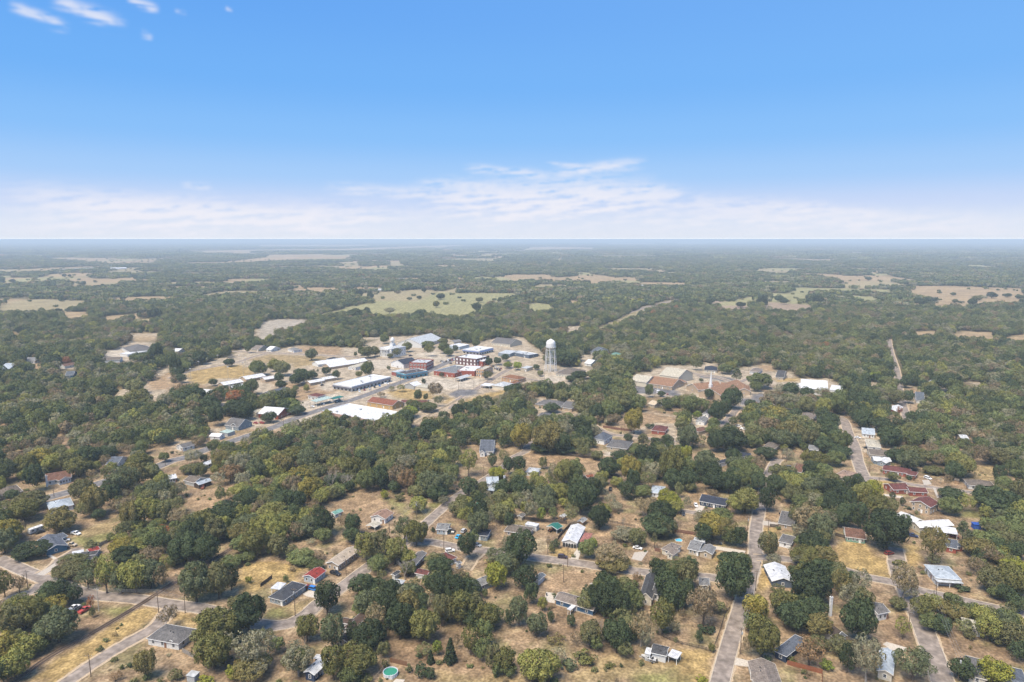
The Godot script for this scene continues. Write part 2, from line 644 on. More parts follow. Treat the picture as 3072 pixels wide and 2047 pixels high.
func house(called: String, label: String, category: String, x: float, z: float, yaw: float, L: float, W: float, h: float, roof: String, ridge: String, wm: String, rm: String, o := {}) -> void:
	var root := thing(called, label, category, Vector3(x, 0, z), deg_to_rad(yaw))
	last_root = root
	root.set_meta("wm", wm)
	house_list.append([Vector2(x, z), deg_to_rad(yaw), L * 0.5, W * 0.5, o.has("screened"), maxf(L, W) * 0.5])
	shell(root, Transform3D(), L, W, h, roof, ridge, wm, rm, o, true)
	if o.has("chimney"):
		var c: Array = o["chimney"]
		var b := MB.new()
		var p := root.transform.affine_inverse() * Vector3(c[0], 0, c[1])
		b.at(p + Vector3.UP * c[3] * 0.5, Vector3(1.0, c[3], 0.8))
		b.at(p + Vector3.UP * (c[3] + 0.06), Vector3(1.2, 0.14, 1.0))
		add(root, "chimney", b.mesh(), "brightwhite")
		var f := MB.new()
		f.at(p + Vector3.UP * (c[3] + 0.3), Vector3(0.35, 0.4, 0.35))
		add(root, "flue", f.mesh(), "darkmetal")
	if o.has("steeple"):
		var c: Array = o["steeple"]
		var p := root.transform.affine_inverse() * Vector3(c[0], 0, c[1])
		var b := MB.new()
		b.at(p + Vector3.UP * (c[2] + 1.4), Vector3(2.8, 2.8, 2.8))
		b.at(p + Vector3.UP * (c[2] + 2.9), Vector3(3.2, 0.25, 3.2))
		add(root, "steeple_base", b.mesh(), "brightwhite")
		var s := MB.new()
		s.tube(p + Vector3.UP * (c[2] + 3.0), p + Vector3.UP * c[3], 1.5, 0.06, 8)
		add(root, "spire", s.mesh(), "brightwhite")


func wing(x: float, z: float, yaw: float, L: float, W: float, h: float, roof: String, ridge: String, wm: String, rm: String, o := {}) -> void:
	var t := last_root.transform.affine_inverse() * Transform3D(Basis(Vector3.UP, deg_to_rad(yaw)), Vector3(x, 0, z))
	house_list.append([Vector2(x, z), deg_to_rad(yaw), L * 0.5, W * 0.5, o.has("screened"), maxf(L, W) * 0.5])
	shell(last_root, t, L, W, h, roof, ridge, wm, rm, o, false)


# ------------------------------------------------------------------ trees
func leaf_mesh(lobes: Array, count: int, size: float, floor_y: float, seed_: int, spread := 0.85) -> ArrayMesh:
	var r := RandomNumberGenerator.new()
	r.seed = seed_
	var total := 0.0
	for l in lobes:
		total += l[1] * l[1]
	var mid := Vector3.ZERO
	for l in lobes:
		mid += l[0] / lobes.size()
	var v := PackedVector3Array()
	var n := PackedVector3Array()
	var c := PackedColorArray()
	var ix := PackedInt32Array()
	for l in lobes:
		var lc: Vector3 = l[0]
		var lr: float = l[1]
		var tone := r.randf_range(0.72, 1.3)
		var warm := r.randf_range(-0.1, 0.14)
		var k := int(count * lr * lr / total * r.randf_range(0.45, 1.4))
		for i in k:
			var d := Vector3(r.randfn(), r.randfn(), r.randfn()).normalized()
			var outward := (lc - mid).normalized()
			if d.dot(outward) < -0.35 and r.randf() < 0.75:
				d = -d
			if d.y < -0.4 and r.randf() < 0.5:
				d.y = -d.y
			var p := lc + d * lr * (1.0 - 0.3 * r.randf() * r.randf()) * (1.0 if r.randf() > 0.13 else r.randf_range(1.0, 1.3))
			if p.y < floor_y:
				p.y = floor_y + r.randf() * 0.6
			var f := (d + Vector3(r.randfn(), r.randfn(), r.randfn()) * spread * 0.6).normalized()
			var t := f.cross(Vector3(r.randfn(), r.randfn(), r.randfn())).normalized()
			var b := f.cross(t)
			var s := size * r.randf_range(0.55, 1.25)
			var q := size * r.randf_range(0.45, 1.0)
			var bend := f * s * 0.22
			var nn := (f * 0.6 + d * 0.55 + Vector3.UP * 0.12).normalized()
			var g := tone * (0.5 + 1.1 * pow(r.randf(), 0.8))
			var col := Color(g * (1.0 + warm + r.randf_range(-0.06, 0.1)), g, g * (1.0 - warm), 1.0)
			var o := v.size()
			v.append_array([p - t * s - bend, p + b * q * 0.6, p + t * s - bend, p - b * q * 0.6])
			n.append_array([nn, nn, nn, nn])
			c.append_array([col, col, col, col])
			ix.append_array([o, o + 1, o + 2, o, o + 2, o + 3])
	var arr := []
	arr.resize(Mesh.ARRAY_MAX)
	arr[Mesh.ARRAY_VERTEX] = v
	arr[Mesh.ARRAY_NORMAL] = n
	arr[Mesh.ARRAY_COLOR] = c
	arr[Mesh.ARRAY_INDEX] = ix
	var m := ArrayMesh.new()
	m.add_surface_from_arrays(Mesh.PRIMITIVE_TRIANGLES, arr)
	return m


func lobes_round(R: float, H: float, base: float, k: int, seed_: int, lobe := 0.42) -> Array:
	var r := RandomNumberGenerator.new()
	r.seed = seed_
	var out := []
	var cy := (H + base) * 0.5
	var hy := (H - base) * 0.5
	out.append([Vector3(0, cy - hy * 0.1, 0), minf(R, hy) * 0.62])
	for i in k:
		# spread over the sphere by the golden angle, so that no side stays empty
		var y := 1.0 - 2.0 * (i + 0.5) / k
		var a := i * 2.39996 + r.randf_range(-0.5, 0.5)
		var s := sqrt(1.0 - y * y)
		var q := r.randf_range(0.52, 0.86)
		var lr := minf(R, hy * 1.1) * lobe * r.randf_range(0.75, 1.2)
		out.append([Vector3(cos(a) * s * R * q, cy + y * hy * (q if y > 0 else q * 0.85), sin(a) * s * R * q), lr])
	return out


func limb(b: MB, p: Vector3, d: Vector3, len_: float, rad: float, depth: int, r: RandomNumberGenerator) -> void:
	var e := p + d * len_
	b.tube(p, e, rad, rad * 0.6, 5 if depth > 1 else 4)
	if depth <= 0:
		return
	for i in 3:
		var nd := (d * 0.7 + Vector3(r.randfn() * 0.55, 0.28 + r.randf() * 0.25, r.randfn() * 0.55)).normalized()
		limb(b, p.lerp(e, r.randf_range(0.55, 1.0)), nd, len_ * r.randf_range(0.55, 0.8), rad * 0.55, depth - 1, r)


func trunk_mesh(R: float, H: float, seed_: int) -> ArrayMesh:
	var r := RandomNumberGenerator.new()
	r.seed = seed_
	var b := MB.new()
	var rad := clampf(H * 0.03, 0.08, 0.42)
	var lean := Vector3(r.randfn() * 0.06, 1, r.randfn() * 0.06).normalized()
	b.tube(Vector3(0, -0.3, 0), lean * H * 0.14, rad * 1.4, rad, 7)
	b.tube(lean * H * 0.14, lean * H * 0.55, rad, rad * 0.55, 6)
	for i in 5:
		var a := i * 1.256 + r.randf_range(-0.4, 0.4)
		var d := Vector3(cos(a) * 0.8, 0.75, sin(a) * 0.8).normalized()
		limb(b, lean * H * r.randf_range(0.18, 0.42), d, minf(R, H * 0.5) * 0.62, rad * 0.5, 1, r)
	return b.mesh()


func bare_mesh(H: float, seed_: int, first := 0.28) -> ArrayMesh:
	var r := RandomNumberGenerator.new()
	r.seed = seed_
	var b := MB.new()
	b.tube(Vector3(0, -0.3, 0), Vector3(r.randfn() * 0.2, H * first, r.randfn() * 0.2), H * 0.03, H * 0.022, 7)
	for i in 5:
		var a := i * 1.3 + r.randf()
		limb(b, Vector3(0, H * first * r.randf_range(0.75, 1.0), 0), Vector3(cos(a) * 0.55, 1.0, sin(a) * 0.55).normalized(), H * 0.32, H * 0.016, 3, r)
	return b.mesh()


func build_protos() -> void:
	# size classes: [radius, height, lobes, leaves, leaf size]
	var classes := {"big": [7.0, 12.5, 50, 6000, 0.48], "mid": [4.6, 9.5, 36, 3000, 0.41], "small": [2.9, 6.0, 22, 1500, 0.31], "shrub": [1.6, 2.6, 12, 520, 0.27]}
	var s := 100
	for k in classes:
		var q: Array = classes[k]
		for style in ["round", "loose"]:
			var list := []
			for i in 3 if k != "shrub" else 2:
				s += 7
				var dense := 1.0 if style == "round" else 0.5
				var base: float = q[1] * (0.14 if k != "shrub" else 0.02) * (1.0 if style == "round" else 1.7)
				var lb := lobes_round(q[0], q[1], base, q[2] + (0 if style == "round" else 6), s, 0.34 if style == "round" else 0.27)
				list.append({"crown": leaf_mesh(lb, int(q[3] * dense), q[4] * (1.0 if style == "round" else 0.85), base * 0.6, s + 1), "trunk": trunk_mesh(q[0], q[1], s + 2), "R": q[0], "H": q[1]})
			tree_proto[k + style] = list
	for k in [["cedar", 2.4, 6.5, 1500], ["pine", 3.4, 15.0, 1300]]:
		var list := []
		for i in 2:
			s += 7
			var r := RandomNumberGenerator.new()
			r.seed = s
			var lb := []
			for j in 26:
				var t := j / 25.0
				var a := j * 2.4
				if k[0] == "cedar":
					lb.append([Vector3(cos(a) * k[1] * 0.55 * (1.0 - t * 0.9), 0.5 + t * (k[2] - 1.0), sin(a) * k[1] * 0.55 * (1.0 - t * 0.9)), k[1] * (0.46 - 0.3 * t)])
				else:
					lb.append([Vector3(cos(a) * k[1] * r.randf_range(0.3, 0.7) * (1.15 - t * 0.8), k[2] * (0.5 + 0.47 * t), sin(a) * k[1] * r.randf_range(0.3, 0.7) * (1.15 - t * 0.8)), k[1] * 0.3])
			var b := MB.new()
			b.tube(Vector3(0, -0.3, 0), Vector3(0.1, k[2] * 0.96, 0), k[2] * 0.02, 0.05, 6)
			for j in 7 if k[0] == "pine" else 0:
				var a := j * 2.4
				b.tube(Vector3(0, k[2] * (0.45 + 0.06 * j), 0), Vector3(cos(a) * k[1] * 0.7, k[2] * (0.49 + 0.065 * j), sin(a) * k[1] * 0.7), 0.1, 0.03, 4)
			list.append({"crown": leaf_mesh(lb, k[3], 0.36 if k[0] == "cedar" else 0.4, 0.3, s + 3, 1.1), "trunk": b.mesh(), "R": k[1], "H": k[2]})
		tree_proto[k[0]] = list
	var bl := []
	for i in 3:
		s += 7
		bl.append({"crown": null, "trunk": bare_mesh(11.0, s), "R": 4.6, "H": 11.0})
	tree_proto["bare"] = bl


const LEAF := {"g": ["leaf_green", "leaf_green2"], "d": ["leaf_dark", "leaf_dark2"], "o": ["leaf_olive", "leaf_olive2"], "y": ["leaf_yellow", "leaf_yellow2"], "l": ["leaf_lime", "leaf_lime"], "L": ["leaf_light", "leaf_light"],
	"b": ["leaf_brown", "leaf_brown2"], "w": ["leaf_pale", "leaf_pale2"], "r": ["leaf_rust", "leaf_rust"], "c": ["leaf_dark2", "leaf_dark2"], "p": ["leaf_olive", "leaf_green"]}


func pick_proto(kind: String, r: float, h: float) -> Dictionary:
	var key := "big"
	if kind == "x":
		key = "bare"
	elif kind == "p":
		key = "pine"
	elif kind == "c":
		key = "cedar"
	else:
		key = "shrub" if h < 3.2 else "small" if r < 3.5 else "mid" if r < 5.6 else "big"
		key += "loose" if kind in ["w", "b", "r"] or (kind in ["o", "y"] and rng.randf() < 0.35) else "round"
	var list: Array = tree_proto[key]
	return list[rng.randi() % list.size()]


const ORDER := ["", "nearest ", "second-nearest ", "third-nearest ", "fourth-nearest ", "fifth-nearest ", "sixth-nearest ", "seventh-nearest ", "eighth-nearest ", "ninth-nearest ", "tenth-nearest ", "eleventh-nearest ", "twelfth-nearest ", "thirteenth-nearest ", "fourteenth-nearest "]
const SIDE := ["left of", "right of", "in front of", "behind", "front-left of", "front-right of", "back-left of", "back-right of"]
const COLOUR := {"g": "green", "d": "dark green", "o": "olive", "y": "yellow-green", "l": "lime green", "L": "light green", "b": "brownish", "w": "pale grey-green", "r": "rust-coloured", "x": "leafless grey", "c": "dark conical", "p": "tall thin"}
var places := PackedStringArray()


# a tree that can be singled out: its look, its order and side, and the landmark that it stands by
func tree(kind: String, x: float, z: float, r: float, h: float, order: int, side: int, place: int) -> void:
	var p := pick_proto(kind, r, h)
	var low := h < 3.2
	var called: String = {"x": "bare_tree", "p": "pine_tree", "c": "evergreen_tree"}.get(kind, "shrub" if low else "tree")
	var size := "huge" if r > 8.5 else "large" if r > 6.0 else "mid-sized" if r > 3.6 else "small"
	var noun := "shrub" if low else "pine" if kind == "p" else "evergreen" if kind == "c" else "tree"
	var o := thing(called, "%s%s %s %s %s %s" % [ORDER[order], size, COLOUR[kind], noun, SIDE[side], places[place]], "shrub" if called == "shrub" else "tree", Vector3(x, 0, z), rng.randf() * TAU)
	o.scale = Vector3(r / p["R"], h / p["H"], r / p["R"])
	var two: Array = LEAF.get(kind, ["leaf_green", "leaf_green"])
	add(o, "trunk" if called != "shrub" else "stem", p["trunk"], "bark_pale" if kind in ["x", "w"] else "bark")
	if p["crown"]:
		add(o, "crown", p["crown"], two[rng.randi() % 2])


func fillers(kind: String, a: Array) -> void:
	for i in range(0, a.size(), 4):
		filler(kind, a[i], a[i + 1], a[i + 2], a[i + 3])


var loose_trees := {}
func filler(kind: String, x: float, z: float, r: float, h: float) -> void:
	# trees of the closed woods, joined below into one mass
	var p := pick_proto(kind, r, h)
	var k: Array = [p["crown"] if p["crown"] else p["trunk"], p["crown"] == null]
	var key: int = k[0].get_instance_id()
	if not loose_trees.has(key):
		loose_trees[key] = [k[0], k[1], []]
	var t := Transform3D(Basis(Vector3.UP, rng.randf() * TAU).scaled_local(Vector3(r / p["R"], h / p["H"], r / p["R"])), Vector3(x, 0, z))
	loose_trees[key][2].append([t, tint(kind)])


func grove(p: PackedVector2Array, gap: float, r0: float, r1: float, kinds: String) -> void:
	# trees between those listed one by one
	var bb := bounds(p)
	var z := bb.position.y
	while z < bb.end.y:
		var x := bb.position.x
		while x < bb.end.x:
			var q := Vector2(x, z) + Vector2(rng.randf_range(-0.5, 0.5), rng.randf_range(-0.5, 0.5)) * gap
			x += gap * 1.12
			if not Geometry2D.is_point_in_polygon(q, p) or near_road(q, 2.6) or near_house(q, 2.6) or near_road(q + q.normalized() * 7.0, -0.5):
				continue
			var r := rng.randf_range(r0, r1)
			var h := clampf(r * rng.randf_range(1.5, 2.2), 3.5, 10.0)
			if hides_house(q, r, h):
				if rng.randf() < 0.6:
					continue
				r *= 0.45
				h = 2.4
			filler(kinds[rng.randi() % kinds.length()], q.x, q.y, r, h)
		z += gap * 1.1


func undergrowth() -> void:
	# weeds and low shrubs along edges and in untended corners
	var n := FastNoiseLite.new()
	n.frequency = 0.03
	n.seed = 61
	for i in 2600:
		var z := -200.0 - pow(rng.randf(), 1.4) * 420.0
		var q := Vector2(rng.randf_range(-0.78, 0.78) * -z, z)
		if n.get_noise_2d(q.x, q.y) < 0.12 or near_road(q, 1.2) or near_house(q, 0.8):
			continue
		var r := rng.randf_range(0.5, 1.5)
		filler(["g", "o", "b", "w", "d", "o"][rng.randi() % 6], q.x, q.y, r, minf(r * rng.randf_range(0.8, 1.6), 3.0))


const TINT := {"g": Color(0.142, 0.165, 0.066), "d": Color(0.078, 0.104, 0.050), "o": Color(0.185, 0.188, 0.084), "y": Color(0.262, 0.262, 0.080), "l": Color(0.235, 0.28, 0.060), "L": Color(0.195, 0.225, 0.088),
	"b": Color(0.245, 0.190, 0.120), "w": Color(0.262, 0.248, 0.165), "r": Color(0.32, 0.16, 0.08), "x": Color(0.40, 0.37, 0.32), "c": Color(0.050, 0.078, 0.044), "p": Color(0.14, 0.16, 0.085)}
func tint(kind: String) -> Color:
	var c: Color = TINT[kind]
	var s := rng.randf_range(0.8, 1.22)
	return Color(c.r * s, c.g * s, c.b * s)


func clearing(p: PackedVector2Array) -> void:
	clear_list.append([bounds(p), p])


func is_clear(q: Vector2) -> bool:
	for c in clear_list:
		var bb: Rect2 = c[0]
		if bb.has_point(q) and Geometry2D.is_point_in_polygon(q, c[1]):
			return true
	return false


# whether a tree at Q would stand between the drone and the middle of a roof
func hides_house(q: Vector2, r: float, h: float) -> bool:
	for k in house_list:
		if k[4]:
			continue
		var p: Vector2 = k[0]
		var t := q.dot(p) / p.length_squared()
		if t >= 1.0 or t < 0.8:
			continue
		if (q - p * t).length() < r * 0.9 + k[5] * 0.55 and EYE.y * (1.0 - t) + 3.0 * t < h:
			return true
	return false


func near_house(q: Vector2, extra: float, before := false) -> bool:
	for k in house_list:
		if before and k[4]:
			continue
		var d: Vector2 = q - k[0]
		if d.length_squared() > 3600.0:
			continue
		d = d.rotated(k[1])
		if absf(d.x) < k[2] + extra and absf(d.y) < k[3] + extra:
			return true
	return false


func many(root: Node3D, called: String, mesh: Mesh, m: String, list: Array) -> void:
	if list.is_empty():
		return
	var mm := MultiMesh.new()
	mm.transform_format = MultiMesh.TRANSFORM_3D
	mm.use_colors = true
	mm.mesh = mesh
	mm.instance_count = list.size()
	for i in list.size():
		mm.set_instance_transform(i, list[i][0])
		mm.set_instance_color(i, list[i][1])
	var o := MultiMeshInstance3D.new()
	o.name = called
	o.multimesh = mm
	o.material_override = M[m]
	o.set_meta("kind", "stuff")
	root.add_child(o, true)


func native_y(q: Vector2) -> float:
	# row of a ground point in the 2047 rows of the photograph
	var c := cos(PITCH)
	var s := sin(PITCH)
	var yy := -EYE.y * c - q.y * s
	var zz := -EYE.y * s + q.y * c
	return 1023.5 + 2048.0 * yy / zz


func build_woods() -> void:
	var root := Node3D.new()
	root.name = "woodland"
	root.set_meta("kind", "stuff")
	root.set_meta("label", "mixed green and brown woodland spreading around the town to the horizon")
	add_child(root)
	for key in loose_trees:
		var e: Array = loose_trees[key]
		many(root, "wood_tree", e[0], "bark_many" if e[1] else "leaf_many", e[2])
	# middle distance: single crowns
	var protos := []
	for i in 6:
		var R: float = [4.2, 5.0, 5.6, 4.6, 6.2, 3.6][i]
		var H: float = [8.5, 10.0, 11.0, 11.5, 10.5, 6.5][i]
		protos.append([leaf_mesh(lobes_round(R, H, H * 0.1, 18, 900 + i, 0.38), 1500 if i < 5 else 900, 0.52, 0.4, 950 + i), []])
	var patch_noise := FastNoiseLite.new()
	patch_noise.frequency = 0.006
	patch_noise.seed = 21
	patch_noise.fractal_octaves = 3
	var dens := FastNoiseLite.new()
	dens.frequency = 0.012
	dens.seed = 33
	var kinds := ["g", "d", "o", "w", "b", "y", "L", "r"]
	var z := -330.0
	while z > -1500.0:
		var x := z * 1.02
		while x < -z * 1.02:
			var q := Vector2(x + rng.randf_range(-3.4, 3.4), z + rng.randf_range(-3.4, 3.4))
			x += 7.2
			var ny := native_y(q)
			if ny > 1345.0 and absf(q.x) < -q.y * 0.78:
				continue
			if dens.get_noise_2d(q.x, q.y) < -0.42 or is_clear(q):
				continue
			if -q.y < 1050.0:
				var aw := q.normalized()
				if near_road(q, 3.5) or near_road(q + aw * 10.0, 0.0) or near_road(q + aw * 20.0, -1.0):
					continue
				if near_house(q, 3.0) or hides_house(q, 5.0, 9.0):
					continue
			var pn := patch_noise.get_noise_2d(q.x, q.y)
			var w := [0.30, 0.24, 0.20, 0.09, 0.06, 0.07, 0.08, 0.002]
			if pn > 0.2:
				w = [0.14, 0.10, 0.22, 0.24, 0.18, 0.08, 0.03, 0.004]
			elif pn < -0.2:
				w = [0.30, 0.46, 0.14, 0.02, 0.02, 0.02, 0.06, 0.0]
			var kind: String = kinds[rng.rand_weighted(PackedFloat32Array(w))]
			var pr: Array = protos[rng.randi() % 6]
			var sc := rng.randf_range(0.65, 1.25)
			var hh := sc * rng.randf_range(0.85, 1.15) * (0.8 if pn > 0.2 else 1.0)
			pr[1].append([Transform3D(Basis(Vector3.UP, rng.randf() * TAU).scaled_local(Vector3(sc, hh, sc)), Vector3(q.x, 0, q.y)), tint(kind)])
		z -= 7.2
	for p in protos:
		many(root, "wood_tree", p[0], "leaf_many", p[1])
	# far: clumps of a few crowns, then whole stands
	var far := [[-1500.0, -5200.0, 17.0, 1.0, []], [-5200.0, -30000.0, 80.0, 1.0, []]]
	for band in 2:
		var cl := []
		for i in 4:
			var lb := []
			var r := RandomNumberGenerator.new()
			r.seed = 700 + i + band * 50
			var half := 10.0 if band == 0 else 52.0
			for k in 7 if band == 0 else 60:
				var cr := r.randf_range(3.6, 6.0) if band == 0 else r.randf_range(7.0, 11.0)
				lb.append([Vector3(r.randf_range(-half, half), r.randf_range(3.5, 7.0), r.randf_range(-half, half)), cr])
			cl.append([leaf_mesh(lb, 420 if band == 0 else 700, 1.9 if band == 0 else 6.0, 0.5, 760 + i + band * 50), []])
		z = far[band][0]
		var step: float = far[band][2]
		while z > far[band][1]:
			var x := z * 0.86
			while x < -z * 0.86:
				var q := Vector2(x + rng.randf_range(-0.45, 0.45) * step, z + rng.randf_range(-0.45, 0.45) * step)
				x += step
				var rag := Vector2(wobble.get_noise_2d(q.x * 0.4, q.y * 0.4), wobble.get_noise_2d(q.x * 0.4 + 900.0, q.y * 0.4)) * minf(-q.y * 0.014, 60.0)
				var lone := false
				if is_clear(q + rag):
					if band == 1 or rng.randf() > 0.025:
						continue
					lone = true
				if dens.get_noise_2d(q.x * 0.3, q.y * 0.3) < -0.5:
					continue
				var pn := patch_noise.get_noise_2d(q.x * 0.4, q.y * 0.4)
				var w := [0.40, 0.34, 0.18, 0.05, 0.03, 0.02, 0.05, 0.002]
				if pn > 0.25:
					w = [0.22, 0.14, 0.26, 0.22, 0.16, 0.05, 0.03, 0.003]
				var kind: String = kinds[rng.rand_weighted(PackedFloat32Array(w))]
				var sc := rng.randf_range(0.75, 1.2) if not lone else rng.randf_range(0.4, 0.65)
				cl[rng.randi() % 4][1].append([Transform3D(Basis(Vector3.UP, rng.randf() * TAU).scaled_local(Vector3(sc, sc * rng.randf_range(0.8, 1.15), sc)), Vector3(q.x, 0, q.y)), tint(kind)])
			z -= step
			step *= 1.0 + (0.004 if band == 1 else 0.0)
		for p in cl:
			many(root, "wood_stand", p[0], "leaf_many", p[1])


# ------------------------------------------------------------------ vehicles
var car_proto := {}
func car_meshes(kind: String) -> Dictionary:
	if car_proto.has(kind):
		return car_proto[kind]
	var L: float = {"sedan": 4.5, "suv": 4.6, "pickup": 5.4}[kind]
	var hood: float = {"sedan": 0.82, "suv": 0.98, "pickup": 1.02}[kind]
	var tall: float = {"sedan": 1.42, "suv": 1.68, "pickup": 1.78}[kind]
	var hw := 0.88
	var x0 := -L / 2
	var x1 := L / 2
	var c0: float = {"sedan": x0 + 0.75, "suv": x0 + 0.12, "pickup": x0 + 2.05}[kind]
	var c1: float = {"sedan": x1 - 1.25, "suv": x1 - 1.15, "pickup": x1 - 1.35}[kind]
	var t0 := c0 + (0.55 if kind == "sedan" else 0.25)
	var t1 := c1 - 0.62
	var b := MB.new()
	var prof := [Vector2(x0, 0.42), Vector2(x0 - 0.04, 0.66), Vector2(x0 + 0.1, hood - 0.04), Vector2(c0, hood), Vector2(c1, hood), Vector2(x1 - 0.25, hood - 0.12), Vector2(x1, hood - 0.28), Vector2(x1 + 0.03, 0.45), Vector2(x1 - 0.1, 0.28), Vector2(x0 + 0.1, 0.28)]
	for i in prof.size():
		var p: Vector2 = prof[i]
		var q: Vector2 = prof[(i + 1) % prof.size()]
		var e := q - p
		b.quad(Vector3(p.x, p.y, -hw), Vector3(q.x, q.y, -hw), Vector3(q.x, q.y, hw), Vector3(p.x, p.y, hw), Vector3(-e.y, e.x, 0))
		for s in [-1.0, 1.0]:
			b.tri(Vector3(0, 0.6, s * hw), Vector3(p.x, p.y, s * hw), Vector3(q.x, q.y, s * hw), Vector3(0, 0, s))
	if kind == "pickup":   # cargo bed walls
		for s in [-1.0, 1.0]:
			b.at(Vector3((x0 + c0) * 0.5, hood + 0.1, s * (hw - 0.06)), Vector3(c0 - x0 - 0.05, 0.24, 0.1))
		b.at(Vector3(x0 + 0.08, hood + 0.1, 0), Vector3(0.1, 0.24, hw * 2 - 0.25))
	var g := MB.new()
	var tw := hw - 0.16
	var A := [Vector3(c0, hood, 0), Vector3(t0, tall - 0.06, 0), Vector3(t1, tall - 0.06, 0), Vector3(c1, hood, 0)]
	for s in [-1.0, 1.0]:
		var z0 := Vector3(0, 0, s * (hw - 0.03))
		var z1 := Vector3(0, 0, s * tw)
		g.quad(A[0] + z0, A[3] + z0, A[2] + z1, A[1] + z1, Vector3(0, 0.2, s))
	g.quad(A[0] + Vector3(0, 0, -hw + 0.03), A[0] + Vector3(0, 0, hw - 0.03), A[1] + Vector3(0, 0, tw), A[1] + Vector3(0, 0, -tw), Vector3(-1, 0.3, 0))
	var ws := MB.new()
	ws.quad(A[3] + Vector3(0, 0, -hw + 0.03), A[3] + Vector3(0, 0, hw - 0.03), A[2] + Vector3(0, 0, tw), A[2] + Vector3(0, 0, -tw), Vector3(1, 0.3, 0))
	var rf := MB.new()
	rf.at(Vector3((t0 + t1) * 0.5, tall - 0.02, 0), Vector3(t1 - t0 + 0.06, 0.1, tw * 2 + 0.04))
	for s in [-1.0, 1.0]:
		rf.bar(Vector3(c1, hood, s * (hw - 0.03)), Vector3(t1, tall - 0.03, s * tw), 0.07, 0.07)
		rf.bar(Vector3(c0, hood, s * (hw - 0.03)), Vector3(t0, tall - 0.03, s * tw), 0.09, 0.09)
	var wh := MB.new()
	wh.tube(Vector3(0, 0, -0.11), Vector3(0, 0, 0.11), 0.34, 0.34, 10, true)
	wh.tube(Vector3(0, 0, 0.11), Vector3(0, 0, -0.11), 0.34, 0.34, 10, true)
	var hl := MB.new()
	hl.at(Vector3.ZERO, Vector3(0.06, 0.16, 0.34))
	car_proto[kind] = {"body": b.mesh(), "cabin_window": g.mesh(), "windscreen": ws.mesh(), "roof": rf.mesh(), "wheel": wh.mesh(), "headlight": hl.mesh(), "L": L, "hood": hood}
	return car_proto[kind]


func car(kind: String, m: String, x: float, z: float, yaw: float, label: String) -> void:
	var p := car_meshes(kind)
	var o := thing({"sedan": "parked_car", "suv": "parked_car", "pickup": "pickup_truck"}[kind], label, "pickup truck" if kind == "pickup" else "car", Vector3(x, 0.14, z), deg_to_rad(yaw))
	for k in ["body", "roof"]:
		add(o, k, p[k], m)
	add(o, "cabin_window", p["cabin_window"], "carglass")
	add(o, "windscreen", p["windscreen"], "carglass")
	for sx in [-1.0, 1.0]:
		for sz in [-1.0, 1.0]:
			add(o, "wheel", p["wheel"], "tyre", Transform3D(Basis(), Vector3(sx * p["L"] * 0.31, 0.32, sz * 0.8)))
	for sz in [-1.0, 1.0]:
		add(o, "headlight", p["headlight"], "lamp", Transform3D(Basis(), Vector3(p["L"] * 0.5, p["hood"] - 0.3, sz * 0.62)))


# ------------------------------------------------------------------ poles, wires, fences
func pole(kind: String, x: float, z: float, h: float, label: String) -> void:
	var o := thing({"u": "utility_pole", "t": "utility_pole", "f": "floodlight_pole", "l": "lamp_post", "p": "post"}[kind], label, {"f": "floodlight", "l": "street lamp", "p": "post"}.get(kind, "utility pole"), Vector3(x, 0, z), rng.randf_range(-0.6, 0.6))
	var pm := "pole_pale" if label.contains("pale") or kind == "f" else "pole"
	var b := MB.new()
	b.tube(Vector3(0, -0.4, 0), Vector3(rng.randf_range(-0.15, 0.15), h, 0), 0.17, 0.11, 7, true)
	add(o, "shaft", b.mesh(), pm)
	pole_tops.append(Vector3(x, h - 0.3, z))
	if kind == "u" or kind == "t":
		var c := MB.new()
		c.at(Vector3(0, h - 0.55, 0.14), Vector3(2.3, 0.14, 0.12))
		add(o, "crossarm", c.mesh(), pm)
		for i in 3:
			var n := MB.new()
			n.tube(Vector3.ZERO, Vector3.UP * 0.22, 0.06, 0.05, 5, true)
			add(o, "insulator", n.mesh(), "trim_grey", Transform3D(Basis(), Vector3(-1.0 + i, h - 0.48, 0.14)))
	if kind == "t":
		var c := MB.new()
		c.tube(Vector3(0, h - 2.4, 0.42), Vector3(0, h - 1.4, 0.42), 0.3, 0.3, 10, true)
		c.tube(Vector3(0, h - 1.4, 0.42), Vector3(0, h - 1.25, 0.42), 0.3, 0.1, 10, true)
		add(o, "transformer", c.mesh(), "greymetal")
	if kind == "f":
		for i in 4:
			var c := MB.new()
			c.box(Transform3D(Basis(Vector3.RIGHT, 0.5), Vector3(-0.9 + 0.6 * i, h, 0.2)), Vector3(0.5, 0.5, 0.3))
			add(o, "lamp_head", c.mesh(), "trim")
		var a := MB.new()
		a.at(Vector3(0, h - 0.3, 0), Vector3(2.4, 0.1, 0.1))
		add(o, "crossarm", a.mesh(), pm)
	if kind == "l":
		var c := MB.new()
		c.bar(Vector3(0, h - 0.1, 0), Vector3(1.1, h + 0.1, 0), 0.08, 0.08)
		c.at(Vector3(1.2, h + 0.06, 0), Vector3(0.6, 0.16, 0.3))
		add(o, "lamp_arm", c.mesh(), pm)


func wires(a: int, b: int, label: String) -> void:
	var o := thing("power_line", label, "power line", Vector3.ZERO, 0.0, "power line spans along the streets")
	var p: Vector3 = pole_tops[a]
	var q: Vector3 = pole_tops[b]
	var s := (q - p).cross(Vector3.UP).normalized()
	for i in 3:
		var m := MB.new()
		var last := p + s * (i - 1.0) * 0.9
		for k in 9:
			var t := (k + 1) / 9.0
			var e := p.lerp(q, t) + s * (i - 1.0) * 0.9 - Vector3.UP * 4.0 * t * (1.0 - t) * p.distance_to(q) * 0.018
			m.tube(last, e, 0.022, 0.022, 4)
			last = e
		add(o, "wire", m.mesh(), "wire")


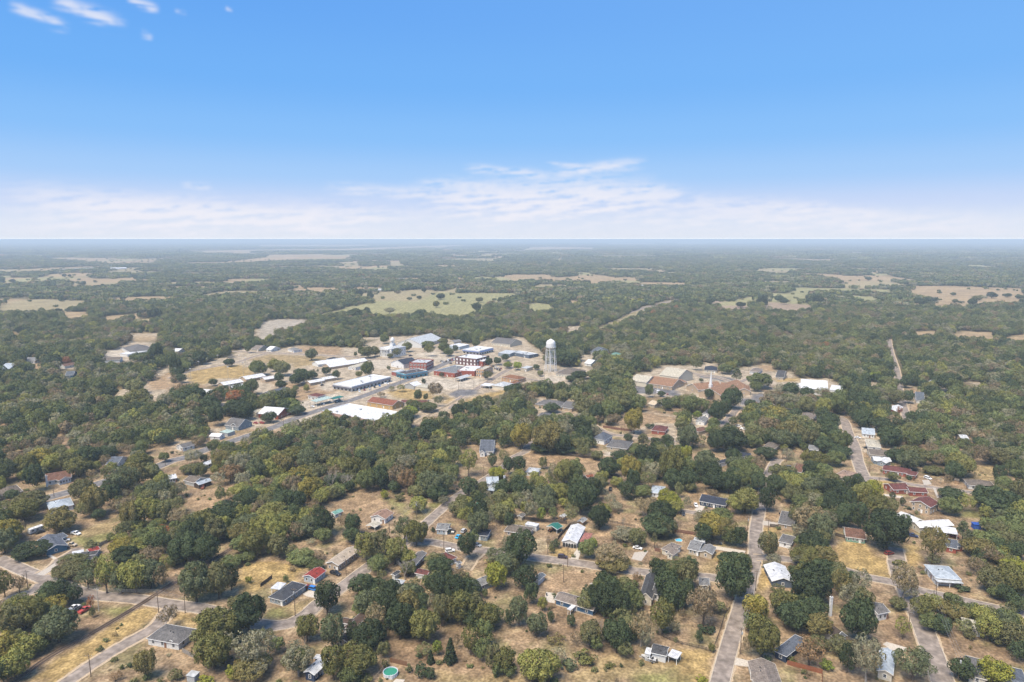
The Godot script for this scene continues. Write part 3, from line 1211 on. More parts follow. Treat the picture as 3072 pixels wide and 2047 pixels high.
func fence(label: String, kind: String, p: PackedVector2Array) -> void:
	var m: String = {"rail": "fence_dark", "railw": "fence_light", "board": "fence_red", "board2": "fence_brown", "boardd": "fence_dark", "boardg": "fence_grey", "boardr": "fence_redbrown"}[kind]
	var rail := kind.begins_with("rail")
	var o := thing("rail_fence" if rail else "board_fence", label, "fence", Vector3(p[0].x, 0, p[0].y))
	var post := MB.new()
	post.at(Vector3(0, 0.6, 0), Vector3(0.14, 1.4, 0.14))
	var pm := post.mesh()
	var boards := MB.new()
	for i in p.size() - 1:
		var a := p[i] - p[0]
		var e := p[i + 1] - p[0]
		var d := e - a
		var n := maxi(1, int(d.length() / 2.5))
		var yaw := atan2(-d.y, d.x)
		for k in n:
			var s := a + d * k / n
			var f := a + d * (k + 1) / n
			add(o, "post", pm, m, Transform3D(Basis(Vector3.UP, yaw), Vector3(s.x, 0, s.y)))
			if rail:
				for y in [0.45, 0.8, 1.15]:
					var rb := MB.new()
					rb.bar(Vector3(s.x, y, s.y), Vector3(f.x, y, f.y), 0.06, 0.13)
					add(o, "rail", rb.mesh(), m)
			else:
				var nb := int((f - s).length() / 0.31)
				for j in nb:
					var q := s.lerp(f, (j + 0.5) / nb)
					boards.box(Transform3D(Basis(Vector3.UP, yaw + rng.randf_range(-0.03, 0.03)), Vector3(q.x, 0.92 + rng.randf_range(-0.04, 0.04), q.y) + Vector3(sin(yaw), 0, cos(yaw)) * 0.08), Vector3(0.29, 1.75, 0.04))
	if boards.v.size():
		add(o, "boards", boards.mesh(), m).set_meta("kind", "stuff")


# ------------------------------------------------------------------ landmarks
func water_tower(x: float, z: float, h: float) -> void:
	var o := thing("water_tower", "tall white water tower with domed tank, balcony and six slender legs", "water tower", Vector3(x, 0, z), 0.2)
	var R := h * 0.139
	var y0 := h * 0.735
	var tank := MB.new()
	tank.lathe(Vector3.ZERO, [Vector2(0.8, y0 - 0.35 * R), Vector2(R * 0.55, y0 - 0.22 * R), Vector2(R * 0.86, y0), Vector2(R * 0.97, y0 + 0.18 * R), Vector2(R, y0 + 0.35 * R), Vector2(R, y0 + 0.95 * R), Vector2(R * 0.93, y0 + 1.22 * R), Vector2(R * 0.78, y0 + 1.45 * R), Vector2(R * 0.5, y0 + 1.6 * R), Vector2(R * 0.18, h - 0.45), Vector2(0.02, h - 0.35)], 48)
	add(o, "tank", tank.mesh(), "tower")
	var v := MB.new()
	v.tube(Vector3(0, h - 0.5, 0), Vector3(0, h + 0.4, 0), 0.35, 0.25, 8, true)
	add(o, "vent", v.mesh(), "tower")
	var bal := MB.new()
	bal.lathe(Vector3.ZERO, [Vector2(R * 0.9, y0 + 0.1 * R), Vector2(R * 1.12, y0 + 0.1 * R), Vector2(R * 1.12, y0 + 0.16 * R), Vector2(R * 0.98, y0 + 0.16 * R)], 28)
	add(o, "balcony", bal.mesh(), "tower")
	var rl := MB.new()
	for i in 28:
		var a := Vector3(cos(TAU * i / 28), 0, sin(TAU * i / 28)) * R * 1.11
		var b := Vector3(cos(TAU * (i + 1) / 28), 0, sin(TAU * (i + 1) / 28)) * R * 1.11
		var up := Vector3.UP * (y0 + 0.16 * R)
		rl.bar(a + up + Vector3.UP, b + up + Vector3.UP, 0.07, 0.07)
		rl.bar(a + up + Vector3.UP * 0.5, b + up + Vector3.UP * 0.5, 0.05, 0.05)
		rl.bar(a + up, a + up + Vector3.UP, 0.06, 0.06)
	add(o, "railing", rl.mesh(), "tower")
	var ri := MB.new()
	ri.tube(Vector3(0, 0, 0), Vector3(0, y0 - 0.3 * R, 0), 0.6, 0.6, 12)
	add(o, "riser_pipe", ri.mesh(), "tower")
	for i in 6:
		var a := TAU * i / 6
		var d := Vector3(cos(a), 0, sin(a))
		var l := MB.new()
		l.tube(d * R * 1.36, d * R * 0.98 + Vector3.UP * (y0 + 0.15 * R), 0.31, 0.29, 8)
		var leg := add(o, "leg", l.mesh(), "tower")
		var f := MB.new()
		f.at(d * R * 1.36 + Vector3.UP * 0.3, Vector3(1.5, 0.7, 1.5))
		add(leg, "footing", f.mesh(), "concrete")
	for lev in 3:
		var br := MB.new()
		var t: float = [0.33, 0.62, 0.9][lev]
		for i in 6:
			var d := Vector3(cos(TAU * i / 6), 0, sin(TAU * i / 6))
			var e := Vector3(cos(TAU * (i + 1) / 6), 0, sin(TAU * (i + 1) / 6))
			var r1 := R * lerpf(1.36, 0.98, t)
			var r0 := R * lerpf(1.36, 0.98, t - 0.29)
			br.tube(d * r1 + Vector3.UP * y0 * t, e * r1 + Vector3.UP * y0 * t, 0.2, 0.2, 5)
			br.tube(d * r1 + Vector3.UP * y0 * t, e * r0 + Vector3.UP * y0 * (t - 0.29), 0.05, 0.05, 4)
			br.tube(e * r1 + Vector3.UP * y0 * t, d * r0 + Vector3.UP * y0 * (t - 0.29), 0.05, 0.05, 4)
		add(o, "brace_ring", br.mesh(), "tower")


func courthouse(x: float, z: float, yaw: float, L: float, W: float, h: float, top: float) -> void:
	var o := thing("courthouse", "white columned courthouse with a tall domed cupola behind street trees", "courthouse", Vector3(x, 0, z), deg_to_rad(yaw))
	house_list.append([Vector2(x, z), deg_to_rad(yaw), L * 0.5, W * 0.5, false, W * 0.5])
	var b := MB.new()
	b.at(Vector3(0, h * 0.5, 0), Vector3(L, h, W))
	b.at(Vector3(0, h + 0.25, 0), Vector3(L + 0.7, 0.5, W + 0.7))
	add(o, "wall", b.mesh(), "brightwhite")
	var r := MB.new()
	var w2 := W * 0.5 + 0.2
	var e := L * 0.5 + 0.2
	for s in [-1.0, 1.0]:
		r.quad(Vector3(-e, h + 0.5, s * w2), Vector3(e, h + 0.5, s * w2), Vector3(2.4, h + 2.2, s * 2.4), Vector3(-2.4, h + 2.2, s * 2.4), Vector3(0, 1, s))
		r.quad(Vector3(s * e, h + 0.5, -w2), Vector3(s * e, h + 0.5, w2), Vector3(s * 2.4, h + 2.2, 2.4), Vector3(s * 2.4, h + 2.2, -2.4), Vector3(s, 1, 0))
	r.at(Vector3(0, h + 2.1, 0), Vector3(4.8, 0.3, 4.8))
	add(o, "roof", r.mesh(), "palemetal")
	# portico of six columns on the near side
	var p := MB.new()
	p.at(Vector3(0, 0.6, W * 0.5 + 1.4), Vector3(L * 0.66, 1.2, 2.8))
	for k in 3:
		p.at(Vector3(0, 0.2 + 0.2 * k, W * 0.5 + 3.6 - 0.4 * k), Vector3(L * 0.4, 0.4 + 0.0 * k, 0.8))
	add(o, "portico_steps", p.mesh(), "concrete")
	var en := MB.new()
	en.at(Vector3(0, h - 0.7, W * 0.5 + 1.4), Vector3(L * 0.68, 1.4, 3.0))
	add(o, "entablature", en.mesh(), "brightwhite")
	var pd := MB.new()
	pd.tri(Vector3(-L * 0.34, h, W * 0.5 + 2.9), Vector3(L * 0.34, h, W * 0.5 + 2.9), Vector3(0, h + 2.0, W * 0.5 + 2.9), Vector3(0, 0, 1))
	for s in [-1.0, 1.0]:
		pd.quad(Vector3(s * L * 0.34, h, W * 0.5 + 2.9), Vector3(0, h + 2.0, W * 0.5 + 2.9), Vector3(0, h + 2.0, 0), Vector3(s * L * 0.34, h, 0), Vector3(s, 1, 0))
	add(o, "pediment", pd.mesh(), "brightwhite")
	for i in 6:
		var c := MB.new()
		c.lathe(Vector3(L * 0.6 * (i / 5.0 - 0.5), 1.2, W * 0.5 + 2.2), [Vector2(0.55, 0), Vector2(0.5, 0.2), Vector2(0.42, 0.4), Vector2(0.36, h - 2.9), Vector2(0.55, h - 2.6)], 12)
		add(o, "column", c.mesh(), "brightwhite")
	for st in 2:
		for i in 7:
			window(o, Transform3D(Basis.from_scale(Vector3(1.2, 1.7, 1)), Vector3(L * 0.9 * (i / 6.0 - 0.5), 2.8 + st * h * 0.44, W * 0.5 + 0.03)), "trim", "glass")
		for i in 6:
			window(o, Transform3D(Basis(Vector3.UP, PI / 2).scaled_local(Vector3(1.2, 1.7, 1)), Vector3(L * 0.5 + 0.03, 2.8 + st * h * 0.44, W * 0.86 * (i / 5.0 - 0.5))), "trim", "glass")
			window(o, Transform3D(Basis(Vector3.UP, -PI / 2).scaled_local(Vector3(1.2, 1.7, 1)), Vector3(-L * 0.5 - 0.03, 2.8 + st * h * 0.44, W * 0.86 * (i / 5.0 - 0.5))), "trim", "glass")
	var cu := MB.new()
	var y := h + 2.2
	var ch := top - y
	cu.at(Vector3(0, y + ch * 0.12, 0), Vector3(5.2, ch * 0.24, 5.2))
	cu.at(Vector3(0, y + ch * 0.25, 0), Vector3(5.8, 0.25, 5.8))
	for i in 8:
		var a := TAU * (i + 0.5) / 8
		cu.tube(Vector3(cos(a) * 2.3, y + ch * 0.26, sin(a) * 2.3), Vector3(cos(a) * 2.3, y + ch * 0.62, sin(a) * 2.3), 0.32, 0.3, 6)
	cu.lathe(Vector3(0, y, 0), [Vector2(1.5, ch * 0.26), Vector2(1.5, ch * 0.62)], 12)
	cu.lathe(Vector3(0, y, 0), [Vector2(2.9, ch * 0.61), Vector2(2.9, ch * 0.67), Vector2(2.5, ch * 0.68), Vector2(2.3, ch * 0.78), Vector2(1.7, ch * 0.88), Vector2(0.8, ch * 0.94), Vector2(0.3, ch * 0.96), Vector2(0.1, ch)], 16)
	add(o, "cupola", cu.mesh(), "brightwhite")


func railway(p: PackedVector2Array) -> void:
	var cv := Curve2D.new()
	for i in p.size():
		var t := (p[mini(i + 1, p.size() - 1)] - p[maxi(i - 1, 0)]) * 0.16
		cv.add_point(p[i], -t, t)
	cv.bake_interval = 0.6
	var q := cv.get_baked_points()
	struct("railway_ballast", strip(q, 2.9, 0.16, 0.35).mesh(), "ballast")
	var o := thing("railway_track", "single rusty railway track running diagonally out of the woods", "railway track", Vector3.ZERO)
	var ties := MB.new()
	for i in q.size() - 1:
		var d := (q[i + 1] - q[i]).normalized()
		ties.box(Transform3D(Basis(Vector3.UP, atan2(-d.y, d.x)), Vector3(q[i].x, 0.2, q[i].y)), Vector3(0.22, 0.14, 2.4))
	add(o, "sleepers", ties.mesh(), "tie").set_meta("kind", "stuff")
	for s in [-1.0, 1.0]:
		var r := MB.new()
		for i in range(0, q.size() - 4, 4):
			var d := (q[i + 4] - q[i]).normalized()
			var n: Vector2 = Vector2(-d.y, d.x) * s * 0.72
			r.bar(Vector3(q[i].x + n.x, 0.4, q[i].y + n.y), Vector3(q[i + 4].x + n.x, 0.4, q[i + 4].y + n.y), 0.13, 0.18)
		add(o, "rail", r.mesh(), "rail")


func round_pool(x: float, z: float) -> void:
	var o := thing("round_pool", "round above-ground pool with grey wall and murky green water in a fenced yard", "swimming pool", Vector3(x, 0, z))
	var w := MB.new()
	w.lathe(Vector3.ZERO, [Vector2(2.5, 0), Vector2(2.5, 1.25)], 32)
	w.lathe(Vector3.ZERO, [Vector2(2.42, 1.25), Vector2(2.42, 0.9)], 32)
	add(o, "wall", w.mesh(), "poolwall")
	for i in 14:
		var a := TAU * i / 14
		var u := MB.new()
		u.box(Transform3D(Basis(Vector3.UP, -a), Vector3(cos(a) * 2.53, 0.63, sin(a) * 2.53)), Vector3(0.1, 1.3, 0.2))
		add(o, "upright", u.mesh(), "trim")
	var rim := MB.new()
	rim.lathe(Vector3.ZERO, [Vector2(2.4, 1.26), Vector2(2.4, 1.32), Vector2(2.62, 1.32), Vector2(2.62, 1.26)], 32)
	add(o, "rim", rim.mesh(), "poolwall")
	var wa := MB.new()
	wa.lathe(Vector3.ZERO, [Vector2(2.42, 1.02), Vector2(0.01, 1.02)], 32)
	add(o, "water", wa.mesh(), "poolgreen")
	var l := MB.new()
	for s in [-0.25, 0.25]:
		l.bar(Vector3(0.9 + s, 0, 3.1), Vector3(0.9 + s, 1.9, 2.5), 0.06, 0.06)
	for k in 4:
		l.at(Vector3(0.9, 0.35 + 0.36 * k, 3.0 - 0.11 * k), Vector3(0.5, 0.05, 0.16))
	add(o, "ladder", l.mesh(), "brightwhite")


func ground_pool(called: String, label: String, m: String, p: PackedVector2Array) -> void:
	var c := Vector2.ZERO
	for q in p:
		c += q / p.size()
	var o := thing(called, label, "swimming pool", Vector3(c.x, 0, c.y))
	var rim := MB.new()
	var wa := MB.new()
	for i in p.size():
		var a := p[i] - c
		var b := p[(i + 1) % p.size()] - c
		rim.quad(Vector3(a.x * 1.22, 0.12, a.y * 1.22), Vector3(b.x * 1.22, 0.12, b.y * 1.22), Vector3(b.x, 0.12, b.y), Vector3(a.x, 0.12, a.y), Vector3.UP)
		rim.quad(Vector3(a.x * 1.22, -0.1, a.y * 1.22), Vector3(b.x * 1.22, -0.1, b.y * 1.22), Vector3(b.x * 1.22, 0.12, b.y * 1.22), Vector3(a.x * 1.22, 0.12, a.y * 1.22), Vector3(a.x, 0, a.y))
		wa.tri(Vector3(0, 0.07, 0), Vector3(a.x, 0.07, a.y), Vector3(b.x, 0.07, b.y), Vector3.UP)
	add(o, "coping", rim.mesh(), "concrete")
	add(o, "water", wa.mesh(), m)


func boat(x: float, z: float, yaw: float, label: String, canopy: String) -> void:
	var o := thing("boat_on_trailer", label, "boat", Vector3(x, 0, z), deg_to_rad(yaw))
	var h := MB.new()
	var ring := []
	for i in 15:
		var t := i / 14.0
		var w := 1.05 * pow(sin(PI * clampf(0.16 + t * 0.84, 0, 1)), 0.55)
		ring.append([lerpf(-2.7, 3.0, t), w if i < 14 else 0.02, 0.0 if t < 0.6 else (t - 0.6) * 0.5])
	for i in 14:
		for s in [-1.0, 1.0]:
			var a: Array = ring[i]
			var b: Array = ring[i + 1]
			h.quad(Vector3(a[0], 0.7 + a[2], s * a[1] * 0.4), Vector3(b[0], 0.7 + b[2] * 1.2, s * b[1] * 0.4), Vector3(b[0], 1.4 + b[2] * 0.4, s * b[1]), Vector3(a[0], 1.4 + a[2] * 0.4, s * a[1]), Vector3(0, -0.3, s))
			h.quad(Vector3(a[0], 1.4 + a[2] * 0.4, s * a[1]), Vector3(b[0], 1.4 + b[2] * 0.4, s * b[1]), Vector3(b[0], 1.36 + b[2] * 0.4, s * b[1] * 0.72), Vector3(a[0], 1.36 + a[2] * 0.4, s * a[1] * 0.72), Vector3.UP)
	h.quad(Vector3(-2.7, 0.7, -0.35), Vector3(-2.7, 0.7, 0.35), Vector3(-2.7, 1.4, 0.8), Vector3(-2.7, 1.4, -0.8), Vector3(-1, 0, 0))
	add(o, "hull", h.mesh(), "brightwhite")
	var d := MB.new()
	for i in 13:
		var a: Array = ring[i]
		var b: Array = ring[i + 1]
		d.quad(Vector3(a[0], 1.15, -a[1] * 0.72), Vector3(b[0], 1.15, -b[1] * 0.72), Vector3(b[0], 1.15, b[1] * 0.72), Vector3(a[0], 1.15, a[1] * 0.72), Vector3.UP)
	add(o, "deck", d.mesh(), canopy)
	for sx in [-1.2, 0.3]:
		for sz in [-0.4, 0.4]:
			var s := MB.new()
			s.at(Vector3(sx, 1.35, sz), Vector3(0.5, 0.4, 0.5))
			s.at(Vector3(sx - 0.22, 1.65, sz), Vector3(0.1, 0.5, 0.5))
			add(o, "seat", s.mesh(), "tyre")
	var w := MB.new()
	w.box(Transform3D(Basis(Vector3.BACK, 0.6), Vector3(0.9, 1.6, 0)), Vector3(0.06, 0.5, 1.4))
	add(o, "windscreen", w.mesh(), "carglass")
	var m := MB.new()
	m.at(Vector3(-2.9, 1.4, 0), Vector3(0.45, 0.7, 0.4))
	m.at(Vector3(-2.95, 0.85, 0), Vector3(0.2, 0.6, 0.15))
	add(o, "outboard_motor", m.mesh(), "tyre")
	var t := MB.new()
	for s in [-0.7, 0.7]:
		t.bar(Vector3(-2.4, 0.5, s), Vector3(1.4, 0.55, s), 0.1, 0.12)
		t.bar(Vector3(1.4, 0.55, s), Vector3(3.9, 0.5, 0), 0.1, 0.12)
	t.bar(Vector3(-1.6, 0.45, -0.95), Vector3(-1.6, 0.45, 0.95), 0.1, 0.1)
	add(o, "trailer_frame", t.mesh(), "greymetal")
	for s in [-1.0, 1.0]:
		add(o, "wheel", car_meshes("sedan")["wheel"], "tyre", Transform3D(Basis(), Vector3(-1.6, 0.33, s * 1.0)))


func caravan(x: float, z: float, yaw: float) -> void:
	var o := thing("caravan", "long white caravan parked beside a dark car on the dry lot", "caravan", Vector3(x, 0, z), deg_to_rad(yaw))
	var b := MB.new()
	var prof := [Vector2(-3.6, 0.6), Vector2(-3.7, 1.4), Vector2(-3.4, 2.7), Vector2(-3.1, 2.9), Vector2(3.0, 2.9), Vector2(3.4, 2.6), Vector2(3.7, 1.5), Vector2(3.4, 0.6)]
	for i in prof.size():
		var p: Vector2 = prof[i]
		var q: Vector2 = prof[(i + 1) % prof.size()]
		var e := q - p
		b.quad(Vector3(p.x, p.y, -1.2), Vector3(q.x, q.y, -1.2), Vector3(q.x, q.y, 1.2), Vector3(p.x, p.y, 1.2), Vector3(-e.y, e.x, 0))
		for s in [-1.0, 1.0]:
			b.tri(Vector3(0, 1.6, s * 1.2), Vector3(p.x, p.y, s * 1.2), Vector3(q.x, q.y, s * 1.2), Vector3(0, 0, s))
	add(o, "body", b.mesh(), "brightwhite")
	for i in 3:
		window(o, Transform3D(Basis.from_scale(Vector3(1.1, 0.6, 1)), Vector3(-2.2 + i * 2.2, 1.9, 1.22)), "trim_grey", "glass")
	for i in 2:
		var v := MB.new()
		v.at(Vector3(-1.2 + 2.4 * i, 3.0, 0), Vector3(0.9, 0.25, 0.7))
		add(o, "roof_vent", v.mesh(), "trim_grey")
	for sx in [-0.5, 0.4]:
		for s in [-1.0, 1.0]:
			add(o, "wheel", car_meshes("sedan")["wheel"], "tyre", Transform3D(Basis(), Vector3(sx, 0.34, s * 1.08)))
	var t := MB.new()
	t.bar(Vector3(3.4, 0.6, 0.5), Vector3(4.8, 0.55, 0), 0.1, 0.1)
	t.bar(Vector3(3.4, 0.6, -0.5), Vector3(4.8, 0.55, 0), 0.1, 0.1)
	add(o, "drawbar", t.mesh(), "greymetal")


func tractor(x: float, z: float, yaw: float) -> void:
	var o := thing("tractor", "rusty red tractor parked under the green-roofed carport", "tractor", Vector3(x, 0, z), deg_to_rad(yaw))
	var b := MB.new()
	b.at(Vector3(0.9, 1.15, 0), Vector3(1.9, 0.7, 0.7))
	b.at(Vector3(-0.5, 1.0, 0), Vector3(1.2, 0.5, 0.9))
	b.at(Vector3(1.4, 1.7, 0), Vector3(0.12, 0.8, 0.12))
	add(o, "bonnet", b.mesh(), "rust")
	var s := MB.new()
	s.at(Vector3(-0.6, 1.45, 0), Vector3(0.5, 0.15, 0.55))
	s.at(Vector3(-0.85, 1.75, 0), Vector3(0.1, 0.5, 0.55))
	add(o, "seat", s.mesh(), "tyre")
	for k in [[-0.7, 0.75, 2.0], [1.5, 0.42, 1.15]]:
		for e in [-1.0, 1.0]:
			add(o, "wheel", car_meshes("sedan")["wheel"], "tyre", Transform3D(Basis.from_scale(Vector3(k[2], k[2], 1.4)), Vector3(k[0], 0.34 * k[2], e * 0.75)))


func bin(x: float, z: float, label: String) -> void:
	var o := thing("wheelie_bin", label, "bin", Vector3(x, 0.06, z), rng.randf() * TAU)
	var b := MB.new()
	b.tube(Vector3(0, 0.1, 0), Vector3(0, 1.0, 0), 0.3, 0.4, 4)
	add(o, "body", b.mesh(), "darkmetal")
	var l := MB.new()
	l.at(Vector3(0, 1.03, 0), Vector3(0.68, 0.08, 0.68))
	add(o, "lid", l.mesh(), "darkmetal")


func mailbox(x: float, z: float, label: String) -> void:
	var o := thing("mailbox", label, "mailbox", Vector3(x, 0, z), 0.3)
	var p := MB.new()
	p.at(Vector3(0, 0.5, 0), Vector3(0.14, 1.1, 0.14))
	add(o, "post", p.mesh(), "fence_dark")
	var b := MB.new()
	b.at(Vector3(0, 1.15, 0), Vector3(0.28, 0.3, 0.55))
	b.tube(Vector3(0, 1.28, -0.27), Vector3(0, 1.28, 0.27), 0.14, 0.14, 8, true)
	add(o, "box", b.mesh(), "greymetal")


func far_building(x0: float, z0: float, x1: float, z1: float, h: float, label: String) -> void:
	var d := Vector2(x1 - x0, z1 - z0)
	var L := maxf(d.length(), 12.0)
	var yaw := rad_to_deg(atan2(-d.y, d.x))
	house("far_building", label, "building", (x0 + x1) * 0.5, (z0 + z1) * 0.5, yaw, L, clampf(L * 0.3, 12.0, 40.0), h, "gable", "u", "redbrick" if label.contains("red shed") else "white", "red" if label.contains("red shed") else "rust" if label.contains("reddish") else "greybrown" if label.contains("brown") or label.contains("tan") else "brightroof", {"win": 0, "vents": 0, "pitch": 0.3})


func far_fields() -> void:
	# the patchwork of pale hay fields between the far woods
	var r := RandomNumberGenerator.new()
	r.seed = 512
	for i in 230:
		var d := 1500.0 * pow(8.0, pow(r.randf(), 0.8))
		var az := r.randf_range(-0.72, 0.72)
		if az > 0.25 and r.randf() < 0.45:
			continue
		var c := Vector2(sin(az), -cos(az)) * d
		if d < 2000.0 and absf(az) < 0.45:
			continue
		var w := r.randf_range(0.025, 0.10) * d
		var h := d * 0.055 + r.randf_range(20.0, 90.0) + d * 0.008
		var t := r.randf_range(-0.35, 0.35)
		var p := PackedVector2Array()
		for q in [Vector2(-w, -h), Vector2(-w * r.randf_range(-0.2, 0.3), -h * r.randf_range(0.9, 1.1)), Vector2(w, -h * r.randf_range(0.6, 1.0)), Vector2(w * r.randf_range(0.8, 1.0), h), Vector2(-w * r.randf_range(0.7, 1.0), h)]:
			p.append(c + (q * 0.5).rotated(t))
		patch(["field", "field2", "pasture", "field"][r.randi() % 4], 12.0, p)
		clearing(p)


func build_sky() -> Image:
	# computed air and thin cloud, a little finer where clouds lie
	var W := 3072
	var H := 1536
	var im := Image.create(W, H, false, Image.FORMAT_RGBF)
	im.fill(Color(0.32, 0.34, 0.34))
	var n1 := FastNoiseLite.new()
	n1.frequency = 1.0
	n1.seed = 11
	n1.fractal_octaves = 5
	n1.fractal_gain = 0.55
	var n2 := FastNoiseLite.new()
	n2.frequency = 1.0
	n2.seed = 40
	n2.fractal_octaves = 3
	var stops := [[0, Color8(221, 230, 243).srgb_to_linear()], [1.2, Color8(217, 228, 246).srgb_to_linear()], [2.8, Color8(200, 217, 248).srgb_to_linear()], [5, Color8(168, 206, 250).srgb_to_linear()], [8, Color8(137, 192, 250).srgb_to_linear()], [12, Color8(110, 176, 247).srgb_to_linear()], [18, Color8(88, 158, 241).srgb_to_linear()], [35, Color8(92, 158, 238).srgb_to_linear()], [90, Color8(84, 146, 226).srgb_to_linear()]]
	for y in H / 2:
		var el := 90.0 - (y + 0.5) * 180.0 / H
		var base := Color.BLACK
		for k in stops.size() - 1:
			if el >= stops[k][0] and el <= stops[k + 1][0]:
				base = (stops[k][1] as Color).lerp(stops[k + 1][1], smoothstep(0.0, 1.0, (el - stops[k][0]) / (stops[k + 1][0] - stops[k][0])) * 0.5 + 0.5 * (el - stops[k][0]) / (stops[k + 1][0] - stops[k][0]))
		if el > 40.0:
			im.fill_rect(Rect2i(0, y, W, 1), base * SKY_SCALE)
			continue
		for x in W:
			var az := (x + 0.5) * 360.0 / W
			if az > 180.0:
				az -= 360.0
			var side := cos(deg_to_rad(az - 75.0)) * 0.5 + 0.5      # paler towards the right
			var c := base.lerp(Color8(160, 208, 254).srgb_to_linear(), 0.42 * side * clampf(el / 20.0, 0.0, 1.0) * clampf((60.0 - el) / 30.0, 0.0, 1.0))
			var cl := 0.0
			if el < 18.0 and absf(az) < 60.0:
				var fibre := n1.get_noise_2d(az * 0.15 + el * 0.2, el * 1.7 - az * 0.16)
				var puff := n1.get_noise_2d(az * 0.55 + 9.0, el * 1.3)
				for t in STREAKS:
					if el < minf(t[1], t[3]) - t[4] * 2.6 or el > maxf(t[1], t[3]) + t[4] * 2.6:
						continue
					var ab := Vector2(t[2] - t[0], t[3] - t[1])
					var p := Vector2(az - t[0], el - t[1])
					var u := p.dot(ab) / ab.length_squared()
					if u < -0.1 or u > 1.1:
						continue
					var off: float = (p.y - ab.y * u + fibre * t[4] * 1.3) / t[4]
					var ends: float = smoothstep(-0.08, 0.25, u) * smoothstep(1.08, 0.72, u)
					cl += t[5] * exp(-off * off) * ends * clampf(0.62 + fibre * 1.5 + puff * 0.45, 0.0, 1.0)
				cl = 1.0 - exp(-cl * 1.5)
				cl += exp(-pow(el / 2.2, 2.0)) * (0.32 + 0.16 * puff)
			elif el < 12.0:
				cl = exp(-pow(el / 2.4, 2.0)) * 0.4 + 0.25 * exp(-pow((el - 3.0) / 1.6, 2.0)) * smoothstep(-0.1, 0.4, n1.get_noise_2d(az * 0.06, el * 0.5))
			im.set_pixel(x, y, c.lerp(Color8(240, 240, 249).srgb_to_linear(), clampf(cl, 0.0, 0.92)) * SKY_SCALE)
	return im


const PITCH := 0.14831
const STREAKS := [[-34.7, 14.8, -31.6, 13.9, 0.25, 0.90], [-32.4, 15.6, -28.2, 14.5, 0.34, 1.00], [-27.9, 16.2, -26.0, 15.8, 0.22, 0.90], [-27.3, 14.2, -26.5, 13.9, 0.17, 0.35], [-25.0, 15.8, -24.2, 15.7, 0.11, 0.60], [-21.6, 16.4, -21.1, 16.2, 0.08, 0.50], [-8.1, 3.4, 11.4, 4.1, 0.95, 1.00], [-5.6, 2.5, 13.8, 3.1, 0.95, 1.00], [3.4, 5.3, 10.7, 6.2, 0.34, 0.95], [-3.7, 5.8, 3.4, 5.1, 0.28, 0.80], [-7.8, 4.6, -1.0, 4.4, 0.25, 0.50], [9.9, 4.2, 14.1, 3.3, 0.50, 0.60], [12.5, 3.1, 25.3, 2.1, 0.56, 0.55], [-14.9, 4.1, -5.4, 3.7, 0.39, 0.50], [-36.3, 3.2, -21.9, 1.7, 0.73, 0.55], [-32.6, 2.5, -6.5, 1.8, 0.73, 0.65], [-25.4, 4.0, -23.2, 3.9, 0.20, 0.50], [-36.4, 1.7, -11.8, 1.3, 0.84, 0.60], [9.9, 1.8, 36.5, 1.1, 0.62, 0.50], [20.1, 2.7, 29.2, 1.8, 0.34, 0.40], [2.8, 6.1, 6.1, 5.9, 0.14, 0.50]]
const EXPOSURE := 4.1
const SKY_SCALE := 1.0 / EXPOSURE


func _ready() -> void:
	rng.seed = 77
	wobble.seed = 4
	wobble.frequency = 0.03
	# camera
	var cam := Camera3D.new()
	cam.name = "camera"
	cam.position = EYE
	cam.rotation.x = -PITCH
	cam.fov = rad_to_deg(2.0 * atan(1023.5 / 2048.0))
	cam.near = 1.0
	cam.far = 80000.0
	cam.current = true
	add_child(cam)
	# sky, air, exposure
	var we := WorldEnvironment.new()
	we.name = "environment"
	var env := Environment.new()
	env.background_mode = Environment.BG_SKY
	env.sky = Sky.new()
	var sm := PanoramaSkyMaterial.new()
	sm.panorama = ImageTexture.create_from_image(build_sky())
	env.sky.sky_material = sm
	env.tonemap_mode = Environment.TONE_MAPPER_LINEAR
	env.tonemap_exposure = EXPOSURE
	env.fog_enabled = true
	env.fog_density = 0.00013
	env.fog_light_color = Color(0.86, 0.925, 0.97)
	env.sdfgi_enabled = true
	env.ssao_enabled = true
	env.ssil_enabled = true
	we.environment = env
	add_child(we)
	# sun: high behind the viewer's left shoulder, softened by thin cloud
	var sun := DirectionalLight3D.new()
	sun.name = "sun"
	sun.light_energy = 0.6
	sun.light_color = Color(1.0, 0.95, 0.87)
	sun.light_angular_distance = 34.0
	sun.shadow_enabled = true
	var to_sun := Vector3(-0.36, 1.0, 0.42).normalized()
	sun.basis = Basis.looking_at(-to_sun, Vector3.UP)
	add_child(sun)
	build_materials()
	build_protos()
	lay_out()


